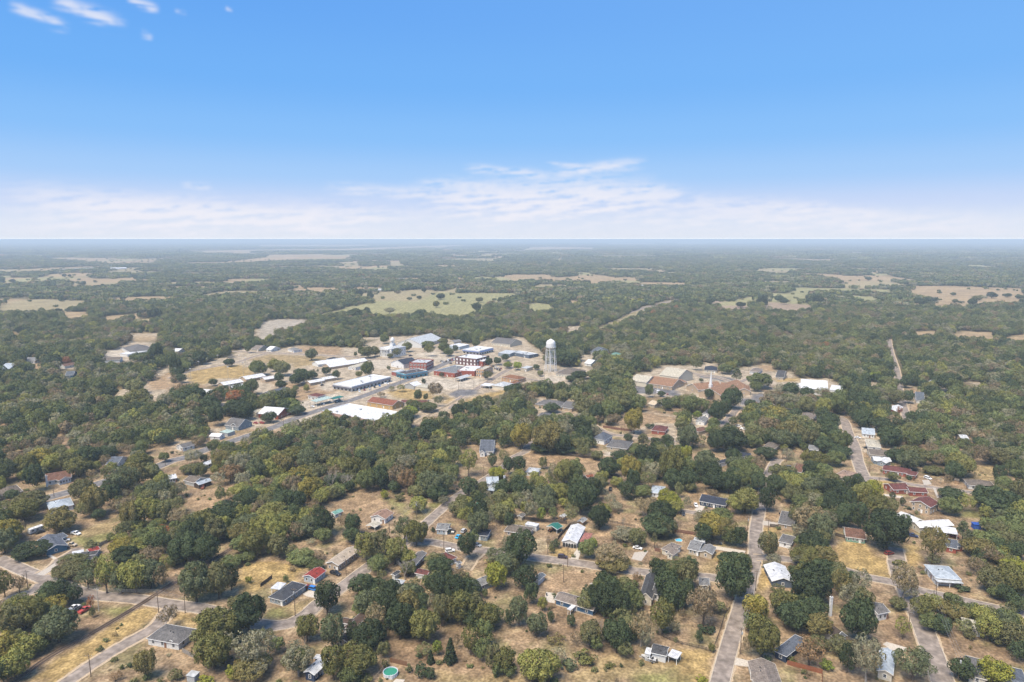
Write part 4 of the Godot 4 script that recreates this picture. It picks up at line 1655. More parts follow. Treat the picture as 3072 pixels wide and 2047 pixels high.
func build_materials() -> void:
	meshes["noise_mid"] = noise_tex(0.02, 0.80, 1.0, 2)
	meshes["noise_big"] = noise_tex(0.012, 0.70, 1.0, 8)
	meshes["noise_fine"] = noise_tex(0.024, 0.60, 1.0, 5, 5)
	meshes["rib"] = rib_tex(16, 0.72)
	meshes["course"] = course_tex()
	for d in [["white", 0.70, 0.70, 0.68], ["brightwhite", 0.80, 0.80, 0.79], ["cream", 0.66, 0.60, 0.48], ["beige", 0.50, 0.43, 0.33], ["tan", 0.52, 0.43, 0.31], ["tanbrick", 0.48, 0.37, 0.26], ["tanbrick2", 0.50, 0.30, 0.16], ["pinkbrick", 0.52, 0.36, 0.30],
			["redbrick", 0.33, 0.10, 0.07], ["darkbrick", 0.17, 0.10, 0.095], ["bluegrey", 0.26, 0.31, 0.35], ["paleblue", 0.42, 0.50, 0.56], ["navy", 0.045, 0.065, 0.11], ["blue", 0.055, 0.12, 0.22], ["deepblue", 0.06, 0.15, 0.23], ["slatewall", 0.11, 0.14, 0.19], ["green", 0.20, 0.36, 0.28],
			["orange", 0.55, 0.36, 0.16], ["turquoise", 0.13, 0.42, 0.55], ["wood", 0.36, 0.24, 0.14], ["darkwood", 0.08, 0.06, 0.05], ["greymetal", 0.42, 0.43, 0.43], ["tarp", 0.03, 0.09, 0.36], ["concrete", 0.55, 0.49, 0.41], ["concrete2", 0.47, 0.42, 0.36], ["kerb", 0.50, 0.43, 0.34], ["dust", 0.50, 0.385, 0.26],
			["fence_dark", 0.10, 0.08, 0.065], ["fence_light", 0.50, 0.39, 0.27], ["fence_red", 0.30, 0.11, 0.055], ["fence_brown", 0.22, 0.12, 0.07], ["fence_grey", 0.33, 0.30, 0.27], ["fence_redbrown", 0.20, 0.10, 0.075], ["bark", 0.13, 0.10, 0.075], ["bark_pale", 0.36, 0.32, 0.27], ["bark_many", 1.0, 1.0, 1.0], ["pole", 0.17, 0.125, 0.09], ["pole_pale", 0.45, 0.42, 0.36],
			["ballast", 0.36, 0.27, 0.19], ["tie", 0.11, 0.08, 0.06], ["tower", 0.78, 0.78, 0.77]]:
		mat(d[0], d[1], d[2], d[3])
	for d in [["red", 0.42, 0.075, 0.06], ["maroon", 0.22, 0.085, 0.075], ["charcoal", 0.10, 0.105, 0.12], ["grey", 0.22, 0.21, 0.205], ["lightgrey", 0.31, 0.31, 0.31], ["darkgrey", 0.12, 0.12, 0.125], ["brown", 0.145, 0.10, 0.08], ["darkbrown", 0.12, 0.092, 0.075], ["redbrown", 0.25, 0.135, 0.095], ["rustbrown", 0.34, 0.165, 0.09], ["greybrown", 0.245, 0.205, 0.17],
			["tangrey", 0.33, 0.275, 0.235], ["slate", 0.17, 0.195, 0.225], ["bluegreyroof", 0.175, 0.195, 0.235], ["navyroof", 0.06, 0.07, 0.10], ["darkroof", 0.12, 0.10, 0.10], ["claypink", 0.45, 0.28, 0.20], ["clay", 0.47, 0.33, 0.25], ["clayroof", 0.43, 0.25, 0.155], ["greyflat", 0.30, 0.31, 0.315], ["creamroof", 0.72, 0.66, 0.53], ["pinkroof", 0.50, 0.22, 0.18]]:
		mat(d[0], d[1], d[2], d[3], "course", 0.92)
	for d in [["whitemetal", 0.76, 0.77, 0.79], ["brightroof", 0.86, 0.86, 0.86], ["palemetal", 0.62, 0.64, 0.65], ["silver", 0.50, 0.56, 0.62], ["greymetalroof", 0.42, 0.43, 0.44], ["tanmetal", 0.56, 0.46, 0.35], ["rust", 0.30, 0.11, 0.06], ["greenroof", 0.22, 0.42, 0.34], ["greenroof2", 0.04, 0.20, 0.16], ["palegreen", 0.50, 0.62, 0.56]]:
		mat(d[0], d[1], d[2], d[3], "rib", 0.5)
	for k in LEAF:
		var c: Color = TINT[k]
		mat(LEAF[k][0], c.r, c.g, c.b, "leaf")
		mat(LEAF[k][1], c.r * 1.14, c.g * 0.97, c.b * 0.86, "leaf")
	mat("leaf_many", 1, 1, 1, "leaf")
	M["bark_many"].vertex_color_use_as_albedo = true
	for d in [["trim", 0.78, 0.78, 0.76], ["trim_grey", 0.45, 0.46, 0.47], ["trim_cream", 0.72, 0.67, 0.58], ["door_white", 0.72, 0.72, 0.70], ["door_brown", 0.20, 0.11, 0.07], ["pane_white", 0.74, 0.74, 0.75], ["darkmetal", 0.05, 0.05, 0.055], ["wire", 0.30, 0.30, 0.30], ["awning", 0.07, 0.07, 0.09], ["awning_blue", 0.05, 0.09, 0.24], ["tyre", 0.025, 0.025, 0.027], ["rail", 0.13, 0.095, 0.08], ["lamp", 0.8, 0.8, 0.78]]:
		mat(d[0], d[1], d[2], d[3], "none", 0.7)
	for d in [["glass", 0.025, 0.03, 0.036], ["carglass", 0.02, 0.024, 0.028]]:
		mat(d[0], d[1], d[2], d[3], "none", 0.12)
		M[d[0]].metallic_specular = 0.5
	for d in [["poolgreen", 0.035, 0.20, 0.13], ["poolteal", 0.20, 0.55, 0.44], ["poolblue", 0.10, 0.42, 0.62], ["deckgrey", 0.35, 0.35, 0.36]]:
		mat(d[0], d[1], d[2], d[3], "none", 0.15)
	mat("poolwall", 0.48, 0.52, 0.56, "none", 0.6)
	for d in [["car_white", 0.78, 0.78, 0.78], ["car_black", 0.02, 0.02, 0.022], ["car_silver", 0.42, 0.43, 0.45], ["car_blue", 0.03, 0.16, 0.45], ["car_cyan", 0.02, 0.36, 0.66], ["car_red", 0.42, 0.07, 0.06], ["car_darkred", 0.22, 0.03, 0.025], ["car_darkgrey", 0.08, 0.08, 0.085], ["car_navy", 0.025, 0.035, 0.09], ["car_darkpurple", 0.045, 0.03, 0.045], ["car_rust", 0.24, 0.08, 0.045], ["car_tan", 0.46, 0.38, 0.28]]:
		mat(d[0], d[1], d[2], d[3], "none", 0.35)
		M[d[0]].clearcoat_enabled = true
		M[d[0]].clearcoat = 0.6
	# ground and roads: vertex colours or a plain tone, times two layers of mottling
	for d in [["ground", 1.0, 1.0, 1.0, 0.16, 0.021], ["road", 0.40, 0.335, 0.285, 0.1, 0.035], ["asphalt", 0.28, 0.265, 0.26, 0.1, 0.035], ["track", 0.50, 0.40, 0.28, 0.2, 0.05]]:
		mat(d[0], d[1], d[2], d[3])
		var m: StandardMaterial3D = M[d[0]]
		m.albedo_texture = meshes["noise_fine"] if d[0] in ["ground", "track"] else meshes["noise_mid"]
		m.uv1_scale = Vector3.ONE * d[4] * 0.32
		m.detail_enabled = true
		m.detail_blend_mode = BaseMaterial3D.BLEND_MODE_MUL
		m.detail_albedo = meshes["noise_big"]
		m.detail_uv_layer = BaseMaterial3D.DETAIL_UV_2
		m.uv2_triplanar = true
		m.uv2_world_triplanar = true
		m.uv2_scale = Vector3.ONE * d[5]
		m.vertex_color_use_as_albedo = d[0] == "ground"
		m.metallic_specular = 0.15
	M["ground"].albedo_color = Color(1.0, 1.0, 1.0)


func lay_out() -> void:
	lay_ground()
	lay_buildings()
	lay_objects()
	lay_trees()
	lay_groves()
	build_woods()


func lay_ground() -> void:
	patch("lot", 5, P([-423,-670,-420,-701,-415,-725,-406,-742,-415,-817,-373.6,-733,-376.5,-824,-373.2,-854,-365.1,-877,-377.4,-934,-360.5,-934,-331.1,-908,-307.6,-961,-238.9,-944,-210.7,-937,-209.6,-983,-196.3,-1038,-176.3,-1038,-137.6,-1076,-115.6,-1042,-85.8,-1010,-58.2,-968,-32.6,-1029,0,-1021,0,-1054,17.6,-1038,34.2,-941,42.7,-895,39.1,-817,55.1,-806,68.5,-801,94.8,-792,87.7,-768,58,-725,51.3,-701,16,-701,0,-686,-2.3,-675,-29.4,-641,-44.8,-620,-54,-602,-54.1,-580,-65.5,-575,-77.1,-543,-83.3,-543,-83.6,-562,-101.1,-566,-113.6,-553,-146.1,-568,-149.1,-570,-164.1,-556,-177.2,-540,-190.6,-527,-213.7,-543,-228.7,-557,-235.3,-591,-237.9,-605,-212.8,-605,-195.2,-602,-222.4,-679,-233.7,-690,-245,-651,-253.5,-658,-281.1,-690,-312.8,-694,-315.6,-672,-337.3,-709,-342.4,-670,-343.3,-672,-335.3,-620,-362.3,-620,-387.6,-651,-423,-670]))
	patch("lot", 5, P([-549,-889,-549,-941,-567,-1002,-531,-994,-494,-947,-486,-908,-498,-877,-458,-854,-444,-827,-508,-827,-526,-854]))
	patch("lot", 5, P([-595,-822,-574,-822,-547,-782,-559,-782]))
	patch("lot", 5, P([-350.3,-482,-346.4,-504,-334.2,-504,-309.2,-468,-337.5,-468]))
	patch("lot", 5, P([-482,-645,-475,-641,-459,-620,-466,-623]))
	patch("lot", 5, P([-552,-817,-522,-811,-504,-782,-527,-782]))
	patch("lot", 5, P([130.5,-742,157.8,-768,179.2,-806,204.9,-806,203.7,-801,232.6,-817,237.5,-768,278.7,-796,305.1,-817,315.2,-806,302.4,-768,318.2,-768,312.4,-725,344.1,-729,342,-690,326.9,-665,296.5,-658,256.3,-672,243.4,-645,229.6,-611,263.5,-641,269.3,-629,252.5,-588,264.2,-575,284.2,-570,264.2,-512,247,-575,226.4,-602,200.6,-591,164.3,-520,164.1,-540,202.9,-602,197.1,-629,176.3,-632,172.2,-665,160.3,-638,145.8,-641,119.3,-641,122.6,-686]))
	patch("lot", 5, P([70.9,-534,98.9,-580,117.4,-583,143.2,-565,127.1,-492,94.6,-498,75.5,-510,63.9,-531]))
	patch("lot", 5, P([35.7,-782,93.9,-784,97.4,-742,81.1,-709,55.3,-690,32.4,-709]))
	patch("lot", 5, P([21.2,-638,57.5,-626,56.2,-588,32.5,-565,30.8,-557,20.6,-557]))
	patch("lot", 5, P([87.4,-883,106.4,-883,97.4,-806,80.4,-801]))
	patch("lot", 5, P([48.1,-580,58.3,-575,55.3,-557,47.6,-557]))
	patch("lot", 5, P([233.6,-827,252.1,-817,233.5,-755,214.5,-755]))
	patch("lot", 5, P([152.3,-570,169.5,-575,157.8,-534,146.9,-512,137.4,-512]))
	patch("lot", 5, P([182.3,-543,193,-543,185.3,-520,175.1,-520]))
	patch("lot", 5, P([-473,-934,-460,-934,-445,-902,-457,-902]))
	patch("lot", 5, P([-244.9,-562,-209.5,-565,-196.1,-527,-213.6,-531,-220.7,-529,-230.8,-531]))
	patch("lot", 5, P([-254.8,-498,-237.5,-498,-223.9,-468,-239.1,-468]))
	patch("lot", 5, P([-281.9,-620,-264.8,-620,-257.6,-602,-270.3,-596]))
	patch("lot", 5, P([-243.7,-531,-225.3,-531,-216.3,-508,-231.8,-506]))
	patch("lot", 5, P([274.9,-534,295.3,-534,265.2,-468,242.4,-468]))
	patch("lot", 5, P([410,-694,418,-679,384.4,-620,371.1,-602,344.3,-575,344.7,-580]))
	patch("lot", 5, P([377,-709,387.9,-705,376.3,-686,364.5,-686]))
	patch("lot", 5, P([437,-686,446,-675,424,-651,419,-655]))
	patch("lot", 5, P([340.5,-611,353.8,-611,333.7,-575,323.1,-575]))
	patch("lot", 5, P([476,-709,497,-705,485,-690,483,-701]))
	patch("lot", 5, P([90.4,-1172,125.8,-1187,116.1,-1129,87.6,-1089]))
	patch("lot", 5, P([-618,-1089,-565,-1089,-535,-1016,-574,-1016]))
	patch("lot", 5, P([-668,-1115,-657,-1115,-617,-1046,-627,-1046]))
	patch("lot", 5, P([-233.3,-1040,-162.3,-1058,-139.6,-1016,-228,-1016]))
	patch("gold", 1.5, P([-121.9,-281.7,-126,-294.6,-124.7,-300.7,-113.1,-303.1,-96.8,-297.7,-95.7,-289.5,-96.1,-279.6,-107.4,-281.7,-108.4,-275,-116,-273]))
	patch("gold", 2, P([-166.4,-213.8,-164.3,-225.5,-160,-239.6,-156.3,-250.7,-152.6,-261.1,-147.5,-264.8,-143.2,-254.1,-145,-246.9,-148.5,-237,-150.8,-228.8,-153.1,-221,-155.2,-213.8]))
	patch("gold", 1.5, P([60.5,-234,68.8,-232.6,73.7,-229.7,70.1,-221,66.3,-212.5,53.7,-210.9]))
	patch("gold", 2, P([-135.4,-255.3,-131.9,-257,-127.3,-255.3,-121.2,-253,-122.7,-248,-130.8,-249.6]))
	patch("lawn", 2.5, P([-100.9,-262.3,-93.4,-261.1,-87.1,-255.3,-90.9,-252.4,-97.4,-254.1]))
	patch("straw", 2, P([-93.8,-262.3,-82.7,-268.5,-80.3,-264.8,-84.7,-257.6,-87.1,-254.1]))
	patch("lawn", 3, P([-78.3,-385.7,-71.1,-380.9,-61.6,-371.6,-56.2,-358.5,-51.2,-353.2,-59.4,-357.4,-69.5,-371.6]))
	patch("lawn", 2, P([-48.1,-371.6,-39.3,-380.9,-37.6,-376.2,-44.7,-361.7]))
	patch("tan", 3, P([-102,-380.9,-89.6,-385.7,-76.2,-379.7,-65,-360.6,-67,-348.1,-81.1,-356.4,-79.8,-341.2,-95.2,-346.1]))
	patch("tan", 3, P([-193,-378.6,-185,-390.7,-178,-395.7,-162.1,-373.9,-165.3,-363.8,-168.7,-354.3,-177.7,-357.4]))
	patch("straw", 3, P([-225.2,-334.6,-219.7,-345.2,-210.8,-348.1,-205.9,-340.3,-210.1,-329.1,-220.4,-330]))
	patch("lawn", 3, P([-222.2,-327.3,-209.4,-334.6,-202,-327.3,-207.9,-316.1,-215.7,-319.4]))
	patch("tan", 2, P([20.7,-293.9,42.2,-288.8,33.5,-280.3,32.1,-273.6,20.3,-277.6,16.1,-275,14.3,-279.6]))
	patch("brown", 3, P([8,-262.3,18.2,-264.8,33.2,-257.6,33.5,-251.9,27.7,-243.7,19.1,-237,12.5,-240.1,13.7,-253]))
	patch("straw", 4, P([32.5,-227.8,45.4,-228.8,61,-224.1,58.4,-213.8,16,-213.8,19.2,-219.7,27.8,-223.2]))
	patch("lawn", 4, P([40.5,-216.7,49.2,-219.3,59.3,-217.5,58.1,-212.5,39.3,-212.5]))
	patch("brown", 4, P([-42.9,-236,-32.1,-239,-27.1,-247.5,-19,-245.3,-17.8,-227.8,-5.2,-221,0,-216.7,0,-210.9,-26,-210.9,-44.6,-226]))
	patch("straw", 3, P([-27,-219.3,0,-217.5,0,-210.9,-26,-210.9]))
	patch("tan", 2, P([7.6,-468,27.1,-466,48,-459,58.8,-451,55,-429,46.6,-424,31.2,-417,24.2,-432,10.4,-447]))
	patch("dust", 2, P([9.6,-324.6,16.4,-329.1,18.4,-322.9,16.2,-310.3,9.6,-310.3]))
	patch("gold", 1.5, P([19.2,-310.3,21.1,-316.9,26.2,-315.2,29.7,-311.9,27.7,-306.3,20.5,-307.1]))
	patch("tan", 2, P([49.1,-369.4,55.4,-361.7,68,-356.4,65,-344.2,50.8,-347.1,43.8,-336.5,37.8,-318.6,48.3,-329.1,59.4,-334.6]))
	patch("brown", 2, P([59.3,-311.9,66.9,-312.7,79.9,-307.1,77.7,-297.8,57.9,-300.1]))
	patch("tan", 2, P([104.6,-389.4,113.4,-393.2,115.2,-388.2,108.9,-378.6,100.6,-367.1]))
	patch("brown", 2, P([120.2,-360.6,130.1,-358.5,134,-356.4,127.1,-346.1,121,-350.2]))
	patch("gold", 1.5, P([98.6,-311.9,105.9,-310.3,111.2,-308.7,108.4,-302.4,94.3,-300.9,95.4,-307.1]))
	patch("tan", 2, P([136.9,-356.4,147.4,-360.6,143.8,-350.2,135.1,-350.2]))
	patch("gold", 1.5, P([130.7,-340.3,139.9,-341.2,137.8,-334.6,129.7,-318.6,122.9,-318.6]))
	patch("gold", 3, P([161.9,-322,171.6,-324.6,179,-321.2,175.6,-310.3,176.6,-303.9,174.7,-297.2,154.6,-290.2,150.4,-296.1]))
	patch("tan", 2, P([235.2,-416,248.3,-412,259.6,-414,255.5,-408,245.2,-406,230.1,-412]))
	patch("tan", 3, P([264.7,-412,283.3,-406,274.6,-394.5,264.7,-395.7,259.4,-402]))
	patch("straw", 2, P([290.5,-420,309.4,-441,322.2,-440,314.2,-427,308,-412,304.6,-408,288.7,-414]))
	patch("gold", 2, P([225,-410,237.8,-412,230,-395.7,219,-385.7,220.1,-401]))
	patch("lawn", 3, P([253,-361.7,264.6,-364.9,254.5,-350.2,246.1,-356.4]))
	patch("brown", 3, P([230.8,-338.4,245.8,-337.4,234.9,-323.8,224.2,-323.8]))
	patch("gold", 2, P([196.2,-321.2,201.8,-320.3,193,-302.4,182.9,-297.2,188.1,-310.3]))
	patch("brown", 2, P([143.2,-246.4,162,-259.9,160.6,-256.4,150,-232.6,143.7,-232.1,140,-238]))
	patch("brown", 2, P([162.5,-242.1,170.2,-245.3,174.4,-237.5,182.3,-232.6,182.9,-224.1,174.6,-223.7,168,-230.7,159.2,-230.2]))
	patch("tan", 2, P([179.1,-279.6,189.2,-279,196.2,-273,201.3,-264.2,188.2,-271.1,178.1,-276.3]))
	patch("gold", 2, P([161,-303.1,177.2,-303.1,168.8,-285.9,159.1,-288.8]))
	patch("straw", 2, P([87.9,-300.7,96.7,-303.1,93.6,-291.7,86,-292.4]))
	patch("gold", 2, P([113.1,-295.4,118.5,-294.6,112.8,-277.6,103.1,-271.1]))
	patch("lawn", 2, P([-170.1,-262.9,-155.8,-261.1,-157,-251.9,-167.8,-256.4]))
	patch("brown", 3, P([-172.1,-251.3,-169.6,-259.9,-159.6,-256.4,-162.1,-241.6,-168,-226.9,-169.9,-213.8,-175.2,-213.8,-174.3,-227.8,-168,-240.1]))
	patch("brown", 2, P([-172.6,-213.8,-171.2,-227.4,-164.8,-242.1,-160.6,-240.1,-166.6,-226.9,-168.6,-213.8]))
	patch("tan", 2, P([70.9,-534,98.9,-580,116.9,-580,142.6,-562,136.5,-545,116.9,-547,99.9,-527,94.3,-522]))
	patch("straw", 3, P([73.4,-534,93.9,-520,92.8,-514,72.5,-522]))
	patch("tan", 2, P([97.9,-516,110.1,-529,118.5,-512,118.7,-500,99.2,-504]))
	patch("pale", 4, P([-105.3,-737,-87.2,-742,-61.8,-721,-47.2,-725,-27.3,-725,-39.6,-679,-63.9,-672,-99.2,-705,-104.1,-717]))
	patch("asph", 3, P([-62.7,-651,-56.2,-672,-36.9,-672,-32.4,-658,-42.7,-641,-53.2,-635]))
	patch("pale", 4, P([-162.6,-635,-153.9,-661,-128.4,-725,-120.5,-717,-142.1,-641,-151.6,-626]))
	patch("pale", 5, P([-141.9,-777,-116.6,-768,-100.2,-764,-112,-737,-125.4,-717]))
	patch("pale", 5, P([-133.5,-883,-106.2,-908,-72.8,-877,-71.5,-838,-88.1,-832,-121.9,-871]))
	patch("pale", 5, P([-182.3,-843,-154.5,-854,-141.8,-782,-156.1,-782,-171.7,-801]))
	patch("gold", 5, P([-124.2,-665,-101.3,-686,-80,-665,-73.3,-632,-88.4,-626,-111.5,-635]))
	patch("gold", 5, P([-66.5,-651,-58.1,-641,-54.1,-629,-58.3,-611,-63.3,-620]))
	patch("gold", 4, P([-42.8,-632,-29.9,-651,-3.2,-675,-3.1,-651,-31.3,-635,-46.8,-608]))
	patch("gold", 5, P([-373.4,-768,-348.9,-801,-329.1,-811,-301.5,-782,-289.5,-750,-299.9,-729,-319.8,-725,-320.6,-690,-347.5,-717]))
	patch("tan", 5, P([-366.5,-709,-343.6,-705,-314.3,-690,-315.5,-668,-341.5,-668]))
	patch("pale", 4, P([-200.7,-620,-184.8,-629,-171.4,-658,-160.2,-614,-171.5,-596,-187.7,-591]))
	patch("pale", 4, P([-194.9,-552,-180.4,-567,-159.5,-611,-154.5,-591,-176.7,-543]))
	patch("tan", 5, P([-273.4,-725,-248.1,-709,-217.4,-701,-187.9,-690,-173.1,-665,-199.3,-620,-218.8,-658]))
	patch("straw", 5, P([-332,-843,-317.3,-883,-253.7,-871,-220.8,-854,-244.4,-806,-255.1,-782,-269.7,-817,-305.1,-822]))
	patch("tan", 5, P([-305.4,-958,-239.8,-947,-222.4,-877,-287.9,-902]))
	patch("pale", 5, P([-200.5,-701,-190.3,-705,-179,-665,-199,-679]))
	patch("pale", 4, P([36.4,-742,54.5,-746,58,-725,45.2,-705,34.6,-721]))
	patch("asph", 3, P([126.8,-701,140.6,-690,165.5,-672,161.1,-641,147.9,-651,121.6,-655]))
	patch("asph", 3, P([215.5,-632,228.2,-635,237.2,-655,247,-655,233.5,-620,216.3,-605,209.9,-611]))
	patch("asph", 3, P([206.5,-750,225.7,-746,241.9,-725,231.5,-705,218.4,-721,206.4,-737]))
	patch("pale", 4, P([229.6,-611,262.2,-638,266.6,-626,252.5,-588,264.2,-575,248.1,-577,252.7,-602]))
	patch("tan", 5, P([298.6,-811,315.2,-806,301.5,-768,286.6,-768]))
	patch("tan", 4, P([253.8,-686,269.3,-690,256.5,-668,249.2,-665]))
	patch("gold", 4, P([285.9,-725,314.2,-733,306.5,-713,279.7,-709]))
	patch("pale", 3, P([99.2,-466,105.2,-488,114,-492,122.1,-490,117.1,-466]))
	patch("pale", 3, P([64.2,-462,67.6,-473,75.8,-469,71.3,-457]))
	patch("straw", 5, P([-424,-672,-418,-701,-413,-725,-395.2,-686,-387.6,-651,-407,-658]))
	patch("pale", 5, P([-549,-889,-549,-941,-506,-889,-499,-854,-524,-860]))
	patch("tan", 4, P([-595,-822,-574,-822,-547,-782,-559,-782]))
	patch("brown", 4, P([-350.3,-482,-346.4,-504,-334.2,-504,-309.2,-468,-337.5,-468]))
	patch("tan", 3, P([-482,-645,-475,-641,-459,-620,-466,-623]))
	patch("tan", 5, P([-396.9,-725,-386.4,-759,-343.3,-672,-365.6,-672]))
	patch("tan", 4, P([368.1,-614,381.6,-620,369.7,-602,345.8,-577]))
	patch("tan", 4, P([405,-686,413,-672,397.4,-651,396.2,-665]))
	patch("tan", 3, P([299.4,-552,314.9,-560,297,-540]))
	patch("field2", 12, P([-1295,-1709,-1181,-1709,-1050,-1679,-969,-1579,-926,-1409,-899,-1355,-963,-1366,-993,-1361,-1030,-1355]))
	patch("field", 10, P([-937,-1408,-883,-1419,-787,-1267,-809,-1228]))
	patch("field", 10, P([-742,-1190,-799,-1331,-752,-1412,-712,-1331,-717,-1241,-724,-1185]))
	patch("field2", 10, P([-672,-1159,-714,-1289,-679,-1300,-627,-1174,-655,-1148]))
	patch("field", 30, P([-2035,-2698,-1862,-2683,-1704,-2573,-1576,-2312,-1636,-2282,-1628,-2156]))
	patch("field", 30, P([-2397,-3184,-2458,-3599,-2351,-3815,-2248,-3815,-2106,-3545,-2087,-3054,-2225,-2953]))
	patch("field2", 30, P([-2002,-2887,-1985,-3074,-1951,-3146,-1650,-2687,-1642,-2579,-1699,-2579,-1708,-2507]))
	patch("field", 40, P([-3760,-5392,-3666,-5784,-3308,-5392,-2709,-5272,-2124,-4155,-2194,-4007,-2312,-3937,-2576,-4273,-2734,-4442,-3293,-4944]))
	patch("field", 40, P([-2164,-4399,-1932,-4509,-2031,-5453,-1930,-6964,-1331,-6040,-1187,-5158,-1324,-4771,-1561,-4601,-1623,-4356,-1685,-4080,-1875,-3937]))
	patch("field2", 30, P([-2053,-3493,-1860,-3442,-1634,-3013,-1692,-2915,-1762,-2963]))
	patch("field", 60, P([-4158,-8667,-3728,-10028,-2726,-7328,-3199,-7211]))
	patch("field", 30, P([-1071,-2525,-1062,-2623,-934,-2609,-831,-2277,-835,-2231,-925,-2231]))
	patch("field", 12, P([-430,-1115,-432,-1143,-417,-1115,-368.3,-972,-375,-972]))
	patch("field", 12, P([-574,-1017,-607,-1115,-533,-1017,-542,-988]))
	patch("field", 12, P([-830,-1115,-781,-1083,-723,-996,-750,-1012]))
	patch("pasture", 12, P([-386,-1345,-367.5,-1480,-335.9,-1679,-287.4,-1709,-242.7,-1741,-225.9,-1880,-208.2,-2000,-138.6,-1919,-0,-1919,18,-1880,0,-1709,-59.9,-1480,-64.1,-1366,-94,-1295,-163.4,-1286,-249.6,-1295,-318.6,-1370,-348.1,-1315,-364.7,-1277]))
	patch("field2", 15, P([-436,-1880,-280.8,-2066,-208.2,-2000,-225.9,-1880,-229.3,-1645,-281.7,-1676,-358.7,-1660]))
	patch("quarry", 10, P([-413,-1094,-456,-1234,-444,-1285,-391.7,-1277,-370.3,-1259,-361.6,-1202,-360.7,-1094,-364.7,-1029,-360.5,-972,-368.3,-972]))
	patch("field", 40, P([-1941,-5213,-2374,-6815,-1759,-6237,-1331,-6040,-1121,-4875,-1324,-4771,-1561,-4601,-1623,-4356]))
	patch("field2", 40, P([-1169,-4438,-1012,-4655,-813,-3710,-913,-3710]))
	patch("field2", 40, P([-837,-4544,-747,-4655,-558,-3772,-678,-3679]))
	patch("field", 70, P([-3676,-9891,-2658,-10838,-2510,-12198,-1448,-17884,-699,-14615,-1460,-10838,-1834,-8579,-3046,-8190]))
	patch("field", 90, P([-7034,-18942,-3925,-18942,-2736,-13403,-3213,-12311,-4768,-12834]))
	patch("field", 15, P([-235.8,-2683,-191.6,-2721,-166.6,-2312,-190.4,-2288]))
	patch("field", 20, P([-82.3,-2683,-0.1,-2932,176.9,-2932,179.1,-2683,249.3,-2802,336.2,-3025,402,-2721,509,-2761,453,-2412,339.7,-2373,259.5,-2145,256.1,-2300,113.2,-2373,58,-2432,0,-2312,-68.1,-2336]))
	patch("field2", 50, P([-563,-5361,-158.1,-5453,-0.1,-5927,-0.1,-5484,-141.4,-4625,-409,-4672]))
	patch("pasture", 10, P([35.1,-1566,64.7,-1620,96.1,-1540,84.3,-1387,32.8,-1366]))
	patch("field", 10, P([126,-1679,174.3,-1679,156.1,-1526,117.9,-1537]))
	patch("field2", 10, P([129.2,-1087,145.6,-1148,195.5,-1271,290.9,-1515,368.8,-1649,470,-1784,458,-1709,361.9,-1561,295.1,-1441,227.9,-1258,182,-1169,149.3,-1094]))
	patch("pinkfield", 10, P([434,-1626,497,-1664,580,-1649,510,-1451,467,-1370,434,-1391,447,-1470,414,-1470]))
	patch("pasture", 10, P([466,-1586,649,-1815,614,-1709,543,-1545,466,-1558]))
	patch("field", 20, P([405,-2472,488,-2472,443,-2248,360.3,-2198]))
	patch("field", 60, P([0,-8579,149.7,-9477,308.5,-13027,662,-13976,1541,-12198,1168,-9477,587,-9283,162.7,-8579]))
	patch("field2", 60, P([730,-6319,1459,-6404,1208,-5532,700,-5532]))
	patch("field", 80, P([3367,-24817,5207,-24817,3656,-17554,2410,-17554]))
	patch("field2", 80, P([8544,-37362,12767,-44240,5187,-18261,4495,-18261]))
	patch("pasture", 15, P([837,-2066,897,-2146,1091,-2066,1146,-2053,1017,-1821,991,-1882,796,-1882,747,-1836]))
	patch("pasture", 10, P([714,-1919,820,-1880,747,-1676,686,-1572,602,-1615]))
	patch("pinkfield", 10, P([609,-1649,684,-1566,695,-1561,623,-1405,560,-1349,520,-1405]))
	patch("field", 12, P([1167,-2044,1427,-2212,1582,-2089,1226,-1615,1131,-1572,975,-1451,956,-1475,891,-1427,1005,-1660,1076,-1873]))
	patch("field", 20, P([1208,-2761,1390,-2802,1608,-2932,1369,-2465,1252,-2265,1148,-2254,1123,-2312,1203,-2653]))
	patch("field", 50, P([2031,-5453,2277,-5302,2346,-5158,2450,-5103,2133,-4531,1990,-4531,1901,-5103]))
	patch("field", 10, P([651,-1109,700,-1115,632,-1003,601,-1008]))
	patch("field", 10, P([699,-1074,733,-1109,787,-1102,766,-1066,688,-970,679,-981,643,-985]))
	patch("field", 10, P([759,-1042,833,-1089,732,-956,697,-956]))
	patch("pasture", 10, P([900,-1836,964,-1801,857,-1581,836,-1609,872,-1767]))
	patch("field", 70, P([3900,-8082,4090,-7882,3627,-6988,3373,-6988]))
	far_fields()
	build_ground()
	road("street", 6.0, "road", 1, P([63.7,-197.1,71.2,-213.8,82.6,-238,94,-261.1,114.8,-303.9,126.1,-334.6,137.6,-361.7,146.7,-380.9,161.3,-413,176.9,-443,184.6,-454]))
	road("street", 7.2, "road", 1, P([140.4,-195.3,145.5,-208.5,154,-230.2,160.3,-246.4,165.2,-259.9,172.4,-281.7,179.4,-299.2,182,-303.9,187.9,-316.9]))
	road("street", 7.0, "road", 1, P([220.7,-408,229.7,-432,237.1,-451,250.6,-482,262.7,-516,278.7,-562,263.5,-575]))
	road("street", 5.5, "road", 0, P([223.7,-417,238.7,-412,246.4,-404,255.5,-399.6,260.5,-396.4,267.2,-393.8,277.6,-389.4]))
	road("street", 6.0, "road", 1, P([115.6,-306.3,123.7,-305.5,131.4,-303.9,141.3,-299.2,150.2,-295,159.3,-287,168,-282.4,176.3,-275,186.6,-268.5,199,-260.8,209.5,-255.3]))
